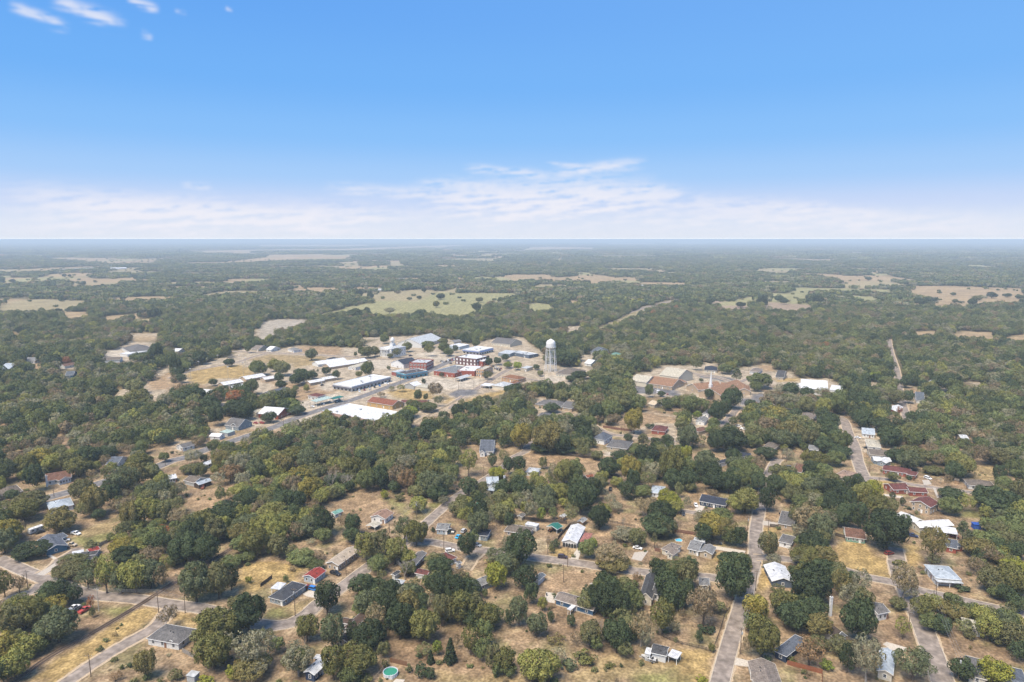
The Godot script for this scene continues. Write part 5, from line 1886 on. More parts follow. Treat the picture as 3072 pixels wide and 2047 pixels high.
	road("street", 6.5, "road", 1, P([-244.8,-304.7,-238.1,-301.5,-220.5,-291.7,-201.5,-281.7,-183.1,-273,-174.2,-270.4,-159.9,-268.5,-141.6,-263.9,-127.1,-260.5,-115.6,-255.8,-104.1,-250.5,-94,-248,-87.1,-250.2,-82.6,-257,-80.3,-264.8,-73.3,-279.6,-65,-299.2,-53.4,-319.4,-42.1,-322.9,-27.5,-317.3,-8.5,-311.9,9.8,-306.3,21.6,-302.8,35.6,-299,38,-297.7,53.5,-293.1,62,-291.3,86.6,-287,99.9,-283.8,105.2,-283.1]))
	road("street", 5.5, "road", 0, P([-155.7,-198.9,-153,-210.9,-149.5,-224.1,-146.2,-233.1,-139.8,-246.4,-139.3,-251.3,-140.8,-262.3]))
	road("lane", 4.5, "road", 0, P([-213.9,-264.2,-210.1,-269.8,-205.8,-275,-207.7,-281.7]))
	road("lane", 4.5, "road", 0, P([-213.7,-289.5,-212.2,-294.6,-213.3,-302.3,-213.8,-303.9,-212.5,-311.5,-213.2,-316.1]))
	road("street", 5.5, "road", 1, P([-54.6,-319.4,-46.3,-344.2,-36.4,-373.3,-28.1,-393.2,-18.2,-410,-5.6,-436,1.6,-457,9.9,-471,11.1,-479,19.1,-500]))
	road("highway", 10.0, "asphalt", 0, P([-284.1,-360.6,-278.4,-370.5,-272.8,-380.9,-265.1,-391.9,-256.1,-406,-246.4,-423,-237.4,-434,-233.1,-449,-225.3,-459,-219.1,-477,-192.5,-532,-183.6,-561,-170,-591,-150.2,-629,-127.7,-684,-104.2,-742,-86.8,-801,-78.4,-830,-71.4,-860]))
	road("street", 6.0, "road", 0, P([65.5,-540,76.1,-514,94,-508,114.9,-496,127.6,-494]))
	road("street", 6.0, "road", 0, P([162.5,-520,176.3,-547,188.4,-570,201.6,-595]))
	road("street", 6.0, "road", 0, P([328.6,-550,341.8,-577,363.4,-620,397.5,-686,441,-768,476,-838,514,-914,570,-1021]))
	road("lane", 4.0, "road", 0, P([-55.3,-594,-54.3,-614,-51.3,-629,-46.6,-645]))
	road("street", 7.0, "road", 0, P([-36.9,-672,-26.6,-705,-11.2,-759,6.5,-806]))
	road("street", 6.0, "road", 0, P([-373.2,-729,-371.2,-764,-352.6,-801,-337.3,-832,-332.8,-866,-326.2,-894]))
	road("street", 7.0, "road", 0, P([-389.1,-911,-333.5,-900,-289.1,-889,-221,-871,-184.7,-854,-155.5,-849,-130.9,-866]))
	road("street", 6.0, "road", 0, P([-5,-729,16.6,-725,36.5,-709,55.3,-690,81.1,-709]))
	road("street", 6.0, "road", 0, P([203.6,-759,214.3,-742,227.4,-729,235.5,-705,255.2,-725]))
	road("lane", 3.6, "track", 0, P([-82.6,-538,-73.5,-565,-65.7,-588,-56.8,-611,-52.4,-626]))
	road("street", 14.0, "road", 0, P([151.5,-1210,203.4,-1322,268,-1456,362.5,-1620,465,-1767]))
	road("lane", 5.0, "track", 0, P([-16.2,-310.7,-19.2,-303.9,-19.9,-299.2,-21.7,-293.9]))
	road("lane", 5.0, "road", 0, P([92.4,-361.7,97.4,-361.1,101.6,-359.5]))
	build_roads()
	slab("driveway", 0, P([33.8,-280.9,43.4,-289.1,43,-285.9,38.5,-279.3]))
	slab("concrete_slab", 1, P([13.3,-266.9,14.7,-274,18.6,-272.9,17.8,-264.8,15.3,-265.7]))
	slab("driveway", 2, P([27.8,-305.1,31.8,-315.2,33.6,-312.7,31.4,-304.1]))
	slab("driveway", 3, P([56.6,-304.7,59.3,-311.5,66.3,-313.1,60.9,-302.4]))
	slab("driveway", 4, P([-89.5,-272.3,-87.2,-276,-82.5,-274.3,-81.7,-268.5,-87.2,-270.4]))
	slab("driveway", 5, P([79,-223.2,81.3,-227.5,88.4,-224.1,86.8,-221.4]))
	slab("driveway", 6, P([132.6,-343.2,135.2,-349.4,141.9,-346.1,140.3,-342]))
	slab("driveway", 7, P([99.5,-314.8,100.6,-318.6,113.6,-313.1,111.5,-309.3]))
	slab("driveway", 8, P([101.1,-362.2,106.7,-371.6,110.3,-370.5,105,-360.8]))
	slab("driveway", 9, P([258.2,-412,262.5,-412,259.5,-404,254,-403]))
	slab("concrete_slab", 10, P([138.8,-235.8,141,-237.3,146.5,-233.6,145.4,-231.9,140.1,-231.9]))
	slab("driveway", 11, P([-223.7,-308.8,-222,-309.3,-216.3,-305.5,-216.8,-304.1]))
	slab("driveway", 12, P([-215,-289.5,-210.9,-288.4,-210.9,-296.9,-213.9,-300.4]))
	slab("driveway", 13, P([219,-385.7,221.1,-387.9,230.6,-384.5,228.1,-380.9]))
	slab("concrete_slab", 14, P([-40.8,-213.8,-40,-215.4,-36.8,-215,-37.6,-212.5]))
	slab("driveway", 15, P([256.6,-398.3,258,-397.7,250.3,-382.1,248.8,-381.5]))
	clearing(P([-399.7,-633,-397.2,-663,-392.3,-685,-383.4,-701,-415,-817,-353.1,-693,-376.5,-824,-373.2,-854,-365.1,-877,-377.4,-934,-360.5,-934,-331.1,-908,-307.6,-961,-238.9,-944,-210.7,-937,-209.6,-983,-196.3,-1038,-176.3,-1038,-137.6,-1076,-115.6,-1042,-85.8,-1010,-58.2,-968,-32.6,-1029,0,-1021,0,-1054,17.6,-1038,34.2,-941,42.7,-895,39.1,-817,55.1,-806,68.5,-801,94.8,-792,87.7,-768,54.8,-685,48.5,-663,15.2,-663,0,-648,-2.2,-638,-27.8,-606,-42.4,-586,-51,-569,-51.1,-548,-61.9,-543,-72.8,-513,-78.7,-513,-79,-531,-95.5,-535,-107.4,-523,-138,-537,-140.9,-538,-155.1,-525,-167.5,-511,-180.1,-498,-201.9,-513,-216.1,-526,-222.3,-558,-224.8,-572,-201.1,-572,-184.5,-569,-210.1,-642,-220.9,-652,-231.5,-615,-239.5,-622,-265.7,-652,-295.6,-655,-298.2,-635,-318.8,-670,-323.6,-633,-324.4,-635,-316.8,-586,-342.4,-586,-366.3,-615,-399.7,-633]))
	clearing(P([-519,-840,-549,-941,-567,-1002,-531,-994,-494,-947,-486,-908,-470,-829,-433,-807,-419,-781,-480,-781,-497,-807]))
	clearing(P([-595,-822,-574,-822,-517,-739,-528,-739]))
	clearing(P([-331,-456,-346.4,-504,-334.2,-504,-292.2,-442,-318.9,-442]))
	clearing(P([-482,-645,-475,-641,-434,-586,-440,-588]))
	clearing(P([-552,-817,-522,-811,-476,-739,-498,-739]))
	clearing(P([130.5,-742,157.8,-768,179.2,-806,204.9,-806,203.7,-801,232.6,-817,237.5,-768,278.7,-796,305.1,-817,315.2,-806,302.4,-768,318.2,-768,312.4,-725,344.1,-729,342,-690,308.9,-628,280.2,-622,242.2,-635,230,-609,216.9,-577,249,-606,254.5,-594,238.6,-556,249.7,-543,268.6,-538,249.7,-484,233.4,-543,214,-569,189.6,-558,155.2,-492,155.1,-511,191.7,-569,186.3,-594,166.6,-597,162.7,-628,151.5,-603,137.7,-606,112.7,-606,122.6,-686]))
	clearing(P([67,-504,98.9,-580,117.4,-583,143.2,-565,120.1,-465,89.4,-470,71.4,-482,60.3,-502]))
	clearing(P([35.7,-782,93.9,-784,97.4,-742,76.6,-670,52.2,-652,30.7,-670]))
	clearing(P([21.2,-638,57.5,-626,53.1,-556,30.8,-533,29.1,-526,19.4,-526]))
	clearing(P([87.4,-883,106.4,-883,92.1,-762,76,-757]))
	clearing(P([48.1,-580,58.3,-575,52.2,-526,44.9,-526]))
	clearing(P([233.6,-827,252.1,-817,220.6,-713,202.7,-713]))
	clearing(P([152.3,-570,169.5,-575,149.1,-504,138.8,-484,129.9,-484]))
	clearing(P([182.3,-543,193,-543,175.1,-492,165.5,-492]))
	clearing(P([-473,-934,-460,-934,-420,-852,-432,-852]))
	clearing(P([-244.9,-562,-209.5,-565,-185.3,-498,-201.9,-502,-208.6,-500,-218.1,-502]))
	clearing(P([-254.8,-498,-237.5,-498,-211.6,-442,-226,-442]))
	clearing(P([-281.9,-620,-264.8,-620,-243.4,-569,-255.5,-564]))
	clearing(P([-243.7,-531,-225.3,-531,-204.4,-480,-219.1,-478]))
	clearing(P([274.9,-534,295.3,-534,250.6,-442,229.1,-442]))
	clearing(P([410,-694,418,-679,363.3,-586,350.7,-569,325.4,-543,325.7,-548]))
	clearing(P([377,-709,387.9,-705,355.6,-648,344.5,-648]))
	clearing(P([437,-686,446,-675,401,-615,395.8,-619]))
	clearing(P([340.5,-611,353.8,-611,315.4,-543,305.4,-543]))
	clearing(P([476,-709,497,-705,458,-652,456,-663]))
	clearing(P([90.4,-1172,125.8,-1187,109.8,-1067,82.8,-1029]))
	clearing(P([-618,-1089,-565,-1089,-505,-960,-542,-960]))
	clearing(P([-668,-1115,-657,-1115,-583,-988,-593,-988]))
	clearing(P([-233.3,-1040,-162.3,-1058,-131.9,-960,-215.5,-960]))
	clearing(P([-1295,-1709,-1181,-1709,-1050,-1679,-969,-1579,-926,-1409,-899,-1355,-963,-1366,-993,-1361,-1030,-1355]))
	clearing(P([-937,-1408,-883,-1419,-787,-1267,-809,-1228]))
	clearing(P([-742,-1190,-799,-1331,-752,-1412,-712,-1331,-717,-1241,-724,-1185]))
	clearing(P([-672,-1159,-714,-1289,-679,-1300,-627,-1174,-655,-1148]))
	clearing(P([-2035,-2698,-1862,-2683,-1704,-2573,-1576,-2312,-1636,-2282,-1628,-2156]))
	clearing(P([-2397,-3184,-2458,-3599,-2351,-3815,-2248,-3815,-2106,-3545,-2087,-3054,-2225,-2953]))
	clearing(P([-2002,-2887,-1985,-3074,-1951,-3146,-1650,-2687,-1642,-2579,-1699,-2579,-1708,-2507]))
	clearing(P([-3760,-5392,-3666,-5784,-3308,-5392,-2709,-5272,-2124,-4155,-2194,-4007,-2312,-3937,-2576,-4273,-2734,-4442,-3293,-4944]))
	clearing(P([-2164,-4399,-1932,-4509,-2031,-5453,-1930,-6964,-1331,-6040,-1187,-5158,-1324,-4771,-1561,-4601,-1623,-4356,-1685,-4080,-1875,-3937]))
	clearing(P([-2053,-3493,-1860,-3442,-1634,-3013,-1692,-2915,-1762,-2963]))
	clearing(P([-4158,-8667,-3728,-10028,-2726,-7328,-3199,-7211]))
	clearing(P([-1071,-2525,-1062,-2623,-934,-2609,-831,-2277,-835,-2231,-925,-2231]))
	clearing(P([-430,-1115,-432,-1143,-417,-1115,-368.3,-972,-375,-972]))
	clearing(P([-574,-1017,-607,-1115,-533,-1017,-542,-988]))
	clearing(P([-830,-1115,-781,-1083,-723,-996,-750,-1012]))
	clearing(P([-386,-1345,-367.5,-1480,-335.9,-1679,-287.4,-1709,-242.7,-1741,-225.9,-1880,-208.2,-2000,-138.6,-1919,-0,-1919,18,-1880,0,-1709,-59.9,-1480,-64.1,-1366,-94,-1295,-163.4,-1286,-249.6,-1295,-318.6,-1370,-348.1,-1315,-364.7,-1277]))
	clearing(P([-436,-1880,-280.8,-2066,-208.2,-2000,-225.9,-1880,-229.3,-1645,-281.7,-1676,-358.7,-1660]))
	clearing(P([-413,-1094,-456,-1234,-444,-1285,-391.7,-1277,-370.3,-1259,-361.6,-1202,-360.7,-1094,-364.7,-1029,-360.5,-972,-368.3,-972]))
	clearing(P([-1941,-5213,-2374,-6815,-1759,-6237,-1331,-6040,-1121,-4875,-1324,-4771,-1561,-4601,-1623,-4356]))
	clearing(P([-1169,-4438,-1012,-4655,-813,-3710,-913,-3710]))
	clearing(P([-837,-4544,-747,-4655,-558,-3772,-678,-3679]))
	clearing(P([-3676,-9891,-2658,-10838,-2510,-12198,-1448,-17884,-699,-14615,-1460,-10838,-1834,-8579,-3046,-8190]))
	clearing(P([-7034,-18942,-3925,-18942,-2736,-13403,-3213,-12311,-4768,-12834]))
	clearing(P([-235.8,-2683,-191.6,-2721,-166.6,-2312,-190.4,-2288]))
	clearing(P([-82.3,-2683,-0.1,-2932,176.9,-2932,179.1,-2683,249.3,-2802,336.2,-3025,402,-2721,509,-2761,453,-2412,339.7,-2373,259.5,-2145,256.1,-2300,113.2,-2373,58,-2432,0,-2312,-68.1,-2336]))
	clearing(P([-563,-5361,-158.1,-5453,-0.1,-5927,-0.1,-5484,-141.4,-4625,-409,-4672]))
	clearing(P([35.1,-1566,64.7,-1620,96.1,-1540,84.3,-1387,32.8,-1366]))
	clearing(P([126,-1679,174.3,-1679,156.1,-1526,117.9,-1537]))
	clearing(P([129.2,-1087,145.6,-1148,195.5,-1271,290.9,-1515,368.8,-1649,470,-1784,458,-1709,361.9,-1561,295.1,-1441,227.9,-1258,182,-1169,149.3,-1094]))
	clearing(P([434,-1626,497,-1664,580,-1649,510,-1451,467,-1370,434,-1391,447,-1470,414,-1470]))
	clearing(P([466,-1586,649,-1815,614,-1709,543,-1545,466,-1558]))
	clearing(P([405,-2472,488,-2472,443,-2248,360.3,-2198]))
	clearing(P([0,-8579,149.7,-9477,308.5,-13027,662,-13976,1541,-12198,1168,-9477,587,-9283,162.7,-8579]))
	clearing(P([730,-6319,1459,-6404,1208,-5532,700,-5532]))
	clearing(P([3367,-24817,5207,-24817,3656,-17554,2410,-17554]))
	clearing(P([8544,-37362,12767,-44240,5187,-18261,4495,-18261]))
	clearing(P([837,-2066,897,-2146,1091,-2066,1146,-2053,1017,-1821,991,-1882,796,-1882,747,-1836]))
	clearing(P([714,-1919,820,-1880,747,-1676,686,-1572,602,-1615]))
	clearing(P([609,-1649,684,-1566,695,-1561,623,-1405,560,-1349,520,-1405]))
	clearing(P([1167,-2044,1427,-2212,1582,-2089,1226,-1615,1131,-1572,975,-1451,956,-1475,891,-1427,1005,-1660,1076,-1873]))
	clearing(P([1208,-2761,1390,-2802,1608,-2932,1369,-2465,1252,-2265,1148,-2254,1123,-2312,1203,-2653]))
	clearing(P([2031,-5453,2277,-5302,2346,-5158,2450,-5103,2133,-4531,1990,-4531,1901,-5103]))
	clearing(P([651,-1109,700,-1115,632,-1003,601,-1008]))
	clearing(P([699,-1074,733,-1109,787,-1102,766,-1066,688,-970,679,-981,643,-985]))
	clearing(P([759,-1042,833,-1089,732,-956,697,-956]))
	clearing(P([900,-1836,964,-1801,857,-1581,836,-1609,872,-1767]))
	clearing(P([3900,-8082,4090,-7882,3627,-6988,3373,-6988]))


func lay_buildings() -> void:
	courthouse(-154.8, -874, -34.5, 20.9, 26.2, 11.2, 24.7)
	water_tower(44.1, -766, 38.2)
	house("bungalow","grey shingled hip-roof bungalow with white walls beside the road along the railway","house",-128.2,-238.3,-14.9,13.5,9.3,2.7,"hip","u","white","grey",{"win":3})
	wing(-125.7,-234.9,-21.8,3.8,2.4,2.4,"gable","v","white","grey",{"win":2})
	house("ranch_house","blue grey ranch house with charcoal hip roof and white patio roof at the road bend","house",-94.9,-270.1,-23.1,7,13.8,2.7,"hip","v","bluegrey","charcoal",{"win":4,"base":1})
	wing(-100.3,-274.3,-13.8,4,5,2.5,"flat","u","white","whitemetal",{"open":1,"win":2})
	house("cottage","small pale blue cottage with a red shingle roof and white trim","house",-87.9,-285.1,-21,5.9,7.2,2.8,"gable","v","paleblue","red",{"win":2,"base":1})
	house("cottage","navy cottage with white metal gable roof half hidden by trees near the bottom edge","house",-67.9,-218.1,-21.8,3.7,7.8,3,"gable","v","navy","whitemetal",{"win":3})
	wing(-69,-224.2,-9.4,1.9,1.6,2.6,"hip","u","navy","whitemetal",{"win":2})
	house("shed","pale grey metal shed with a slanted flat roof on bare ground","shed",-109.6,-214.9,-15.4,3.1,2.5,2.2,"flat","u","greymetal","palemetal",{"win":0})
	house("old_house","dark brown shingled house with several white-edged gables tucked under big trees","house",-60.7,-246,-21,3.5,11,3,"gable","v","white","brown",{"win":2})
	wing(-62.1,-236.3,-19.1,4,4.1,2.4,"gable","v","beige","darkbrown",{"win":2})
	wing(-64.1,-246,-17.3,4.6,2.8,3.4,"gable","u","white","brown",{"win":2})
	house("long_house","long low building with tan metal roof, its gable end toward the red-roofed cottage","building",-79.1,-300.7,-21.9,6.2,15.8,3.2,"gable","v","tanbrick","tanmetal",{"win":5,"porch":1})
	house("shed","white shed with maroon hip roof and a blue tarp in front","shed",-39.7,-287,-23,5.5,3.8,2.5,"gable","u","white","maroon",{"win":0})
	house("shed","tiny white shed with dark roof behind the bare tree","shed",-51.9,-286.2,-29.8,1.5,3.3,2.4,"gable","v","white","charcoal",{"win":0})
	house("house","pale grey metal hip roof of a house sunk among dense trees","house",-49.4,-278,-18.4,3.8,3.2,2.6,"hip","u","white","palemetal",{"win":1})
	house("house","long white house with grey shingle gable roof running beside a brown fence","house",-44.8,-297.9,-15.9,3.7,15.2,2.9,"gable","v","white","grey",{"win":4})
	house("house","grey shingle house with its long roof beside a lime yellow tree","house",-12.1,-278.9,-49.2,4.9,10.3,2.8,"gable","v","bluegrey","lightgrey",{"win":2})
	house("blue_house","blue ranch house with tan grey shingle roof and white back awning","house",26.9,-261.9,-30.8,16.6,6.2,2.7,"gable","u","blue","tangrey",{"win":3,"base":1})
	wing(24.1,-257.3,-36.5,1.5,3.9,2.3,"flat","u","white","whitemetal",{"open":1,"win":2})
	house("shed","small shed with slate blue roof and white fascia beside a dirt drive","shed",12,-282.6,-31.9,2.4,5.4,2.5,"gable","v","white","slate",{"win":0})
	house("old_house","old house with steep dark grey cross gables surrounded by tall oaks","house",58.5,-272.6,-19.4,4.7,19.4,3.4,"gable","v","cream","darkgrey",{"win":1,"pitch":0.85})
	wing(62.7,-270.9,-33.6,2.5,8.8,3.2,"gable","u","white","darkgrey",{"pitch":0.8,"win":1})
	house("workshop","white metal workshop with grey shingle gable roof and open lean-to beside a boat","shed",53.6,-227.7,-22,4.8,5.1,3,"gable","u","white","darkgrey",{"win":0})
	wing(58.4,-225.7,-34.7,3.4,4.2,2.4,"flat","u","greymetal","whitemetal",{"open":1,"win":0})
	wing(49.3,-227.2,-21.3,1.8,3.5,2.7,"flat","u","white","whitemetal",{"win":0})
	house("house","small house with grey hip roof peeking out between two oaks by the road","house",83.7,-278.2,-14.2,3.7,6.5,2.6,"hip","u","cream","lightgrey",{"win":1})
	house("house","slate blue house with white metal gable roof and dark roof vents beside the side street","house",118.7,-285.1,-6.9,8.7,14.4,2.8,"gable","v","slatewall","whitemetal",{"win":1,"vents":3})
	house("house","navy house with long blue grey hip roof behind a dense round tree","house",102.2,-230.8,-49.1,4,14.9,2.8,"hip","v","navy","bluegreyroof",{"win":2})
	house("house","large house with tan grey shingle roof and concrete drive cut by the bottom edge","house",86.2,-212.2,-9.5,8.5,16.2,2.8,"gable","v","cream","tangrey",{"win":2})
	wing(83.7,-213.3,-19,3.5,5.1,2.8,"gable","u","cream","tangrey",{"win":2})
	house("chimney_house","house with steep dark brown roof, white gable and tall white chimney","house",120.4,-243.8,17.6,5,16.2,3.2,"gable","v","white","darkbrown",{"win":1,"pitch":0.8,"chimney":[128,-255.2,2.2,8.2]})
	house("house","white two-window house with grey shingle roof between tall trees east of the side street","house",146.6,-255.6,17.1,5.3,6.9,3.2,"gable","u","white","grey",{"win":2})
	house("house","narrow cream house with ribbed silver metal roof, gable end toward the viewer","house",131.8,-221,-31.4,4.2,14.5,3,"gable","v","cream","silver",{"win":2})
	house("porch_house","grey metal hip-roofed house with white columned front porch facing the cross street","house",191.6,-285.2,-10.3,9.5,12.1,3.4,"hip","u","white","silver",{"win":3})
	wing(190.3,-278.9,-8.1,10.1,3.5,2.5,"flat","u","white","palemetal",{"open":1,"win":2})
	house("house","grey hip-roofed house at the bottom right behind a bright green tree","house",161.2,-217.8,-29.5,4.6,12.2,2.8,"hip","u","cream","grey",{"win":1})
	house("house","house with long slate grey hip roof cut by the bottom right corner","house",169.8,-212.6,-24.8,7.6,12,2.8,"hip","u","cream","bluegreyroof",{"win":1})
	house("mobile_home","cream flat-roofed mobile home half hidden by overgrown trees on the right","mobile home",177.4,-244.8,-29.1,5.6,6.6,2.6,"flat","u","cream","creamroof",{"win":2})
	house("bungalow","white bungalow with brown roof, front gable and a row of dark windows at far left","house",-284.7,-411,35.8,12.4,13.5,3,"gable","u","white","redbrown",{"win":4,"chimney":[-284.6,-400,2,6.9]})
	wing(-279.1,-407,56.6,6.6,5,3,"gable","v","white","redbrown",{"win":3})
	house("house","white house with silver blue metal hip roof below the highway on the left","house",-254.3,-366.2,39.7,10.7,13.3,2.8,"hip","u","white","silver",{"win":2})
	house("house","beige house with low grey brown roof at the left edge","house",-298.4,-386.9,47.9,10.2,14.5,2.7,"hip","u","beige","greybrown",{"win":2})
	house("blue_house","deep blue L-shaped house with dark blue grey roof and junk stored beside it","house",-225.6,-316.6,46.1,8.2,16.4,2.7,"gable","v","deepblue","bluegreyroof",{"win":2})
	wing(-227.3,-322.8,71.7,5,6.2,2.6,"gable","u","deepblue","bluegreyroof",{"win":2})
	house("shed","long low white shed with red metal roof along a fence","shed",-201.5,-309.8,51,3.9,3.8,2.3,"gable","u","white","red",{"win":1})
	house("cottage","little hut with grey hip roof and white canopy beside the red-roofed shed","house",-201.5,-305.5,13.8,7.3,4,2.4,"hip","u","white","darkgrey",{"win":0})
	wing(-206.4,-306,30,4.4,3.5,2.5,"flat","u","white","whitemetal",{"open":1,"win":0})
	house("house","pale house with blue grey roof almost swallowed by oaks below the highway","house",-264.8,-441,3.5,6.7,14.3,3,"gable","u","white","bluegreyroof",{"win":1})
	house("house","small white house with dark porch windows at the highway bend","house",-213,-410,35.8,3.8,7,2.8,"gable","u","white","whitemetal",{"win":2})
	house("barn","open barn with pale blue metal gable roof joined to a grey shingled shed","barn",-189.7,-401,-31.4,5.1,8.2,2.8,"gable","v","darkwood","silver",{"win":0})
	wing(-196.4,-406,-28.1,9,8.6,2.6,"gable","u","greymetal","greybrown",{"win":0})
	house("house","white metal-roofed house mostly hidden by trees above the barn","house",-202.8,-436,-18.6,4.8,11.8,2.8,"gable","v","white","whitemetal",{"win":1})
	house("shed","narrow white shed with green roof on a dry lawn","shed",-96.1,-355.5,-33.6,3.6,5.3,2.3,"gable","v","white","greenroof",{"win":2})
	house("white_house","white house with clay pink shingle roof and an arched white carport on a dry field","house",-70.1,-350.2,-20.2,8.5,8.1,2.9,"gable","v","brightwhite","claypink",{"win":2})
	house("carport","arched white metal carport beside the white house with clay pink roof","carport",-72.4,-339.4,-24.4,4.9,5,2.1,"gable","v","white","creamroof",{"open":1,"pitch":0.25})
	house("cottage","little pale blue cottage with grey gable roof on the corner lot","house",-35.4,-335.4,-8.3,5.5,7.2,2.7,"gable","u","paleblue","lightgrey",{"win":2})
	wing(-33.4,-333.9,35.7,1.8,3.3,2.6,"gable","v","paleblue","lightgrey",{"win":2})
	house("house","white and blue house with dark navy hip roof behind a leaning yard tree","house",-16.5,-328.4,-11,9.5,6.8,2.8,"hip","u","bluegrey","navyroof",{"win":3})
	house("house","tan brick house with brown grey hip roof and a flat white roof at the back","house",3.6,-332.2,-17.6,12.7,8.1,2.7,"hip","u","tanbrick","greybrown",{"win":3})
	wing(10.5,-338.3,-25,6.4,3.5,2.6,"flat","u","white","whitemetal",{"win":2})
	house("cottage","white cottage with blue grey gable roof and front gable below the woods","house",-17.2,-469,-4.9,9.3,15.2,3.3,"gable","u","brightwhite","bluegreyroof",{"win":2,"pitch":0.75})
	wing(-20.3,-463,-4.6,3.4,10,3.2,"gable","v","brightwhite","bluegreyroof",{"pitch":0.9,"win":2})
	house("victorian_house","tall two-storey white house with pale blue metal cross gables and small porch","house",-12,-395.9,7.9,6.6,6.7,5.4,"gable","u","brightwhite","silver",{"win":3,"storeys":2,"pitch":0.7,"chimney":[-4.6,-393.5,4.4,9.2]})
	wing(-11.9,-394.1,8.1,3.7,6.2,5.4,"gable","v","brightwhite","silver",{"pitch":0.8,"win":2})
	wing(-12.2,-388.9,-20.4,4.6,4.7,2.6,"flat","u","white","silver",{"open":1,"win":2,"pitch":0.7})
	house("house","white house with maroon hip roof just below the main street","house",-30,-302,-42.8,7.3,3.5,2.7,"hip","v","brightwhite","maroon",{"win":2})
	house("shed","small bright white gabled shed below the maroon hip-roofed house","shed",-24.7,-295.3,-41.3,1.5,1.7,2.8,"gable","v","brightwhite","lightgrey",{"win":1})
	house("cottage","small white cottage with pale grey hip roof above a dirt lane","house",13.7,-423,-15.9,7,8.3,2.6,"hip","u","brightwhite","palemetal",{"win":2})
	house("shed","small shed with rusty brown metal roof behind a big spreading tree","shed",48.6,-413,-63.8,3.8,4.8,2.2,"gable","v","greymetal","rust",{"win":0})
	house("carport","small wooden carport with arched grey metal roof behind the white metal-roofed villa","carport",37.3,-344.1,-31.5,2.5,4.7,2.5,"gable","v","wood","greymetalroof",{"win":0,"pitch":0.4})
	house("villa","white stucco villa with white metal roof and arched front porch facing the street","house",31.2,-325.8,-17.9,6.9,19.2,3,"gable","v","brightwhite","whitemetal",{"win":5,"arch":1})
	wing(36.9,-322,-21,3.7,9.9,2.5,"flat","u","beige","pinkroof",{"open":1,"win":2})
	house("carport","carport with dark green metal roof sheltering rusty machinery","carport",22.2,-336,-37,5.8,4.7,2.6,"gable","v","white","greenroof2",{"open":1,"pitch":0.35})
	house("house","cream house with tan grey roof and front gable beside a small blue pool","house",77.1,-311.2,-44.6,4.9,8.8,2.8,"hip","v","cream","tangrey",{"win":2,"base":1})
	wing(76.6,-306.4,-41.2,2.7,5.6,2.7,"gable","v","cream","tangrey",{"win":2})
	house("tan_house","tan house with grey roofs, front gable and black shutters along the main street","house",89.6,-313.1,-32.2,4.7,10.1,2.7,"gable","u","tan","lightgrey",{"win":2,"base":1})
	wing(93.8,-308.8,-29.5,5.6,7.5,2.8,"gable","v","tan","lightgrey",{"win":2})
	wing(92.4,-318.5,-24,5.2,5.7,2.6,"flat","u","white","palemetal",{"win":2})
	house("white_house","white house with pale blue grey hip roof behind a yellow green tree","house",86.9,-388.1,-15.6,6.8,11.9,2.7,"hip","u","brightwhite","silver",{"win":3})
	house("shed","pale grey shed with brown lean-to behind a round tree","shed",27.4,-350.1,-39.7,2,3.2,2.4,"gable","v","greymetal","palemetal",{"win":0})
	house("shed","small tan shed with grey roof against the long back fence","shed",5.1,-351.2,-29.7,2.4,3.4,2.2,"gable","v","beige","grey",{"win":0})
	house("house","wide grey hip-roofed house with two dark garage openings and a pale concrete apron","house",78.2,-479,-23.6,14.5,17.9,2.7,"hip","u","beige","grey",{"win":2})
	house("house","white two-storey house with steep blue grey roof beside a curving street","house",67.6,-494,-33.3,9.7,13.4,3.6,"hip","u","brightwhite","bluegreyroof",{"win":2,"pitch":0.7})
	house("navy_house","long navy ranch house with dark slate roof and white windows above a concrete drive","house",115.7,-371.7,-30.1,13.9,10.7,2.7,"gable","u","navy","navyroof",{"win":5})
	house("house","tan brick house with grey hip roof and white drive beside the side street","house",147,-346.1,-27.1,6.9,18.1,2.7,"hip","v","tanbrick","grey",{"win":1})
	house("house","white house with grey hip roof tucked under the big spreading tree","house",136.6,-320.6,-33.2,5.3,9.5,2.7,"hip","u","brightwhite","grey",{"win":2})
	house("house","house with dark slate hip roof in the trees by the upper lane","house",161.3,-454,-19.5,6,9.1,2.8,"hip","u","cream","navyroof",{"win":1})
	house("house","narrow white house with slate blue roof between the trees left of the upper lane","house",142,-441,-55.4,3.3,11.5,2.8,"gable","v","brightwhite","navyroof",{"win":1})
	house("house","house with brown roof beside a dark parked car below the upper lane","house",187.2,-426,-36.6,4.7,14.9,2.7,"gable","u","bluegrey","redbrown",{"win":1})
	house("house","white house with pale clay hip roof beside the steep curving street","house",211.4,-414,-49.1,9,15.6,2.8,"hip","u","brightwhite","clay",{"win":1})
	house("green_house","green walled house with brown shingle roof and white windows on a dry lot","house",173.5,-327.9,-19.2,8.4,11.9,2.6,"gable","u","green","redbrown",{"win":4})
	house("house","navy house with white front seen through the trees above the upper lane","house",214.8,-469,-27.3,5.6,9.8,3,"gable","u","navy","lightgrey",{"win":2})
	house("house","house with warm grey hip roof in the trees above the upper lane","house",187.5,-476,-36.4,7.6,13.5,2.8,"hip","u","cream","greybrown",{"win":1})
	house("house","long house with brown grey roof beside the curving street at right","house",254.9,-459,-17,11.2,11.8,2.7,"gable","u","cream","greybrown",{"win":2})
	house("cottage","cottage with white metal roof and small blue front gable with round window","house",249.7,-445,-12.8,9.9,7.5,2.7,"gable","u","bluegrey","whitemetal",{"win":2})
	wing(249.7,-441,-50.2,5.3,8,2.8,"gable","v","bluegrey","whitemetal",{"win":1})
	house("ranch_house","long ranch house with maroon roof and brick walls above the cross street","house",248.8,-424,-30.4,15.1,10,2.7,"hip","u","redbrick","maroon",{"win":5})
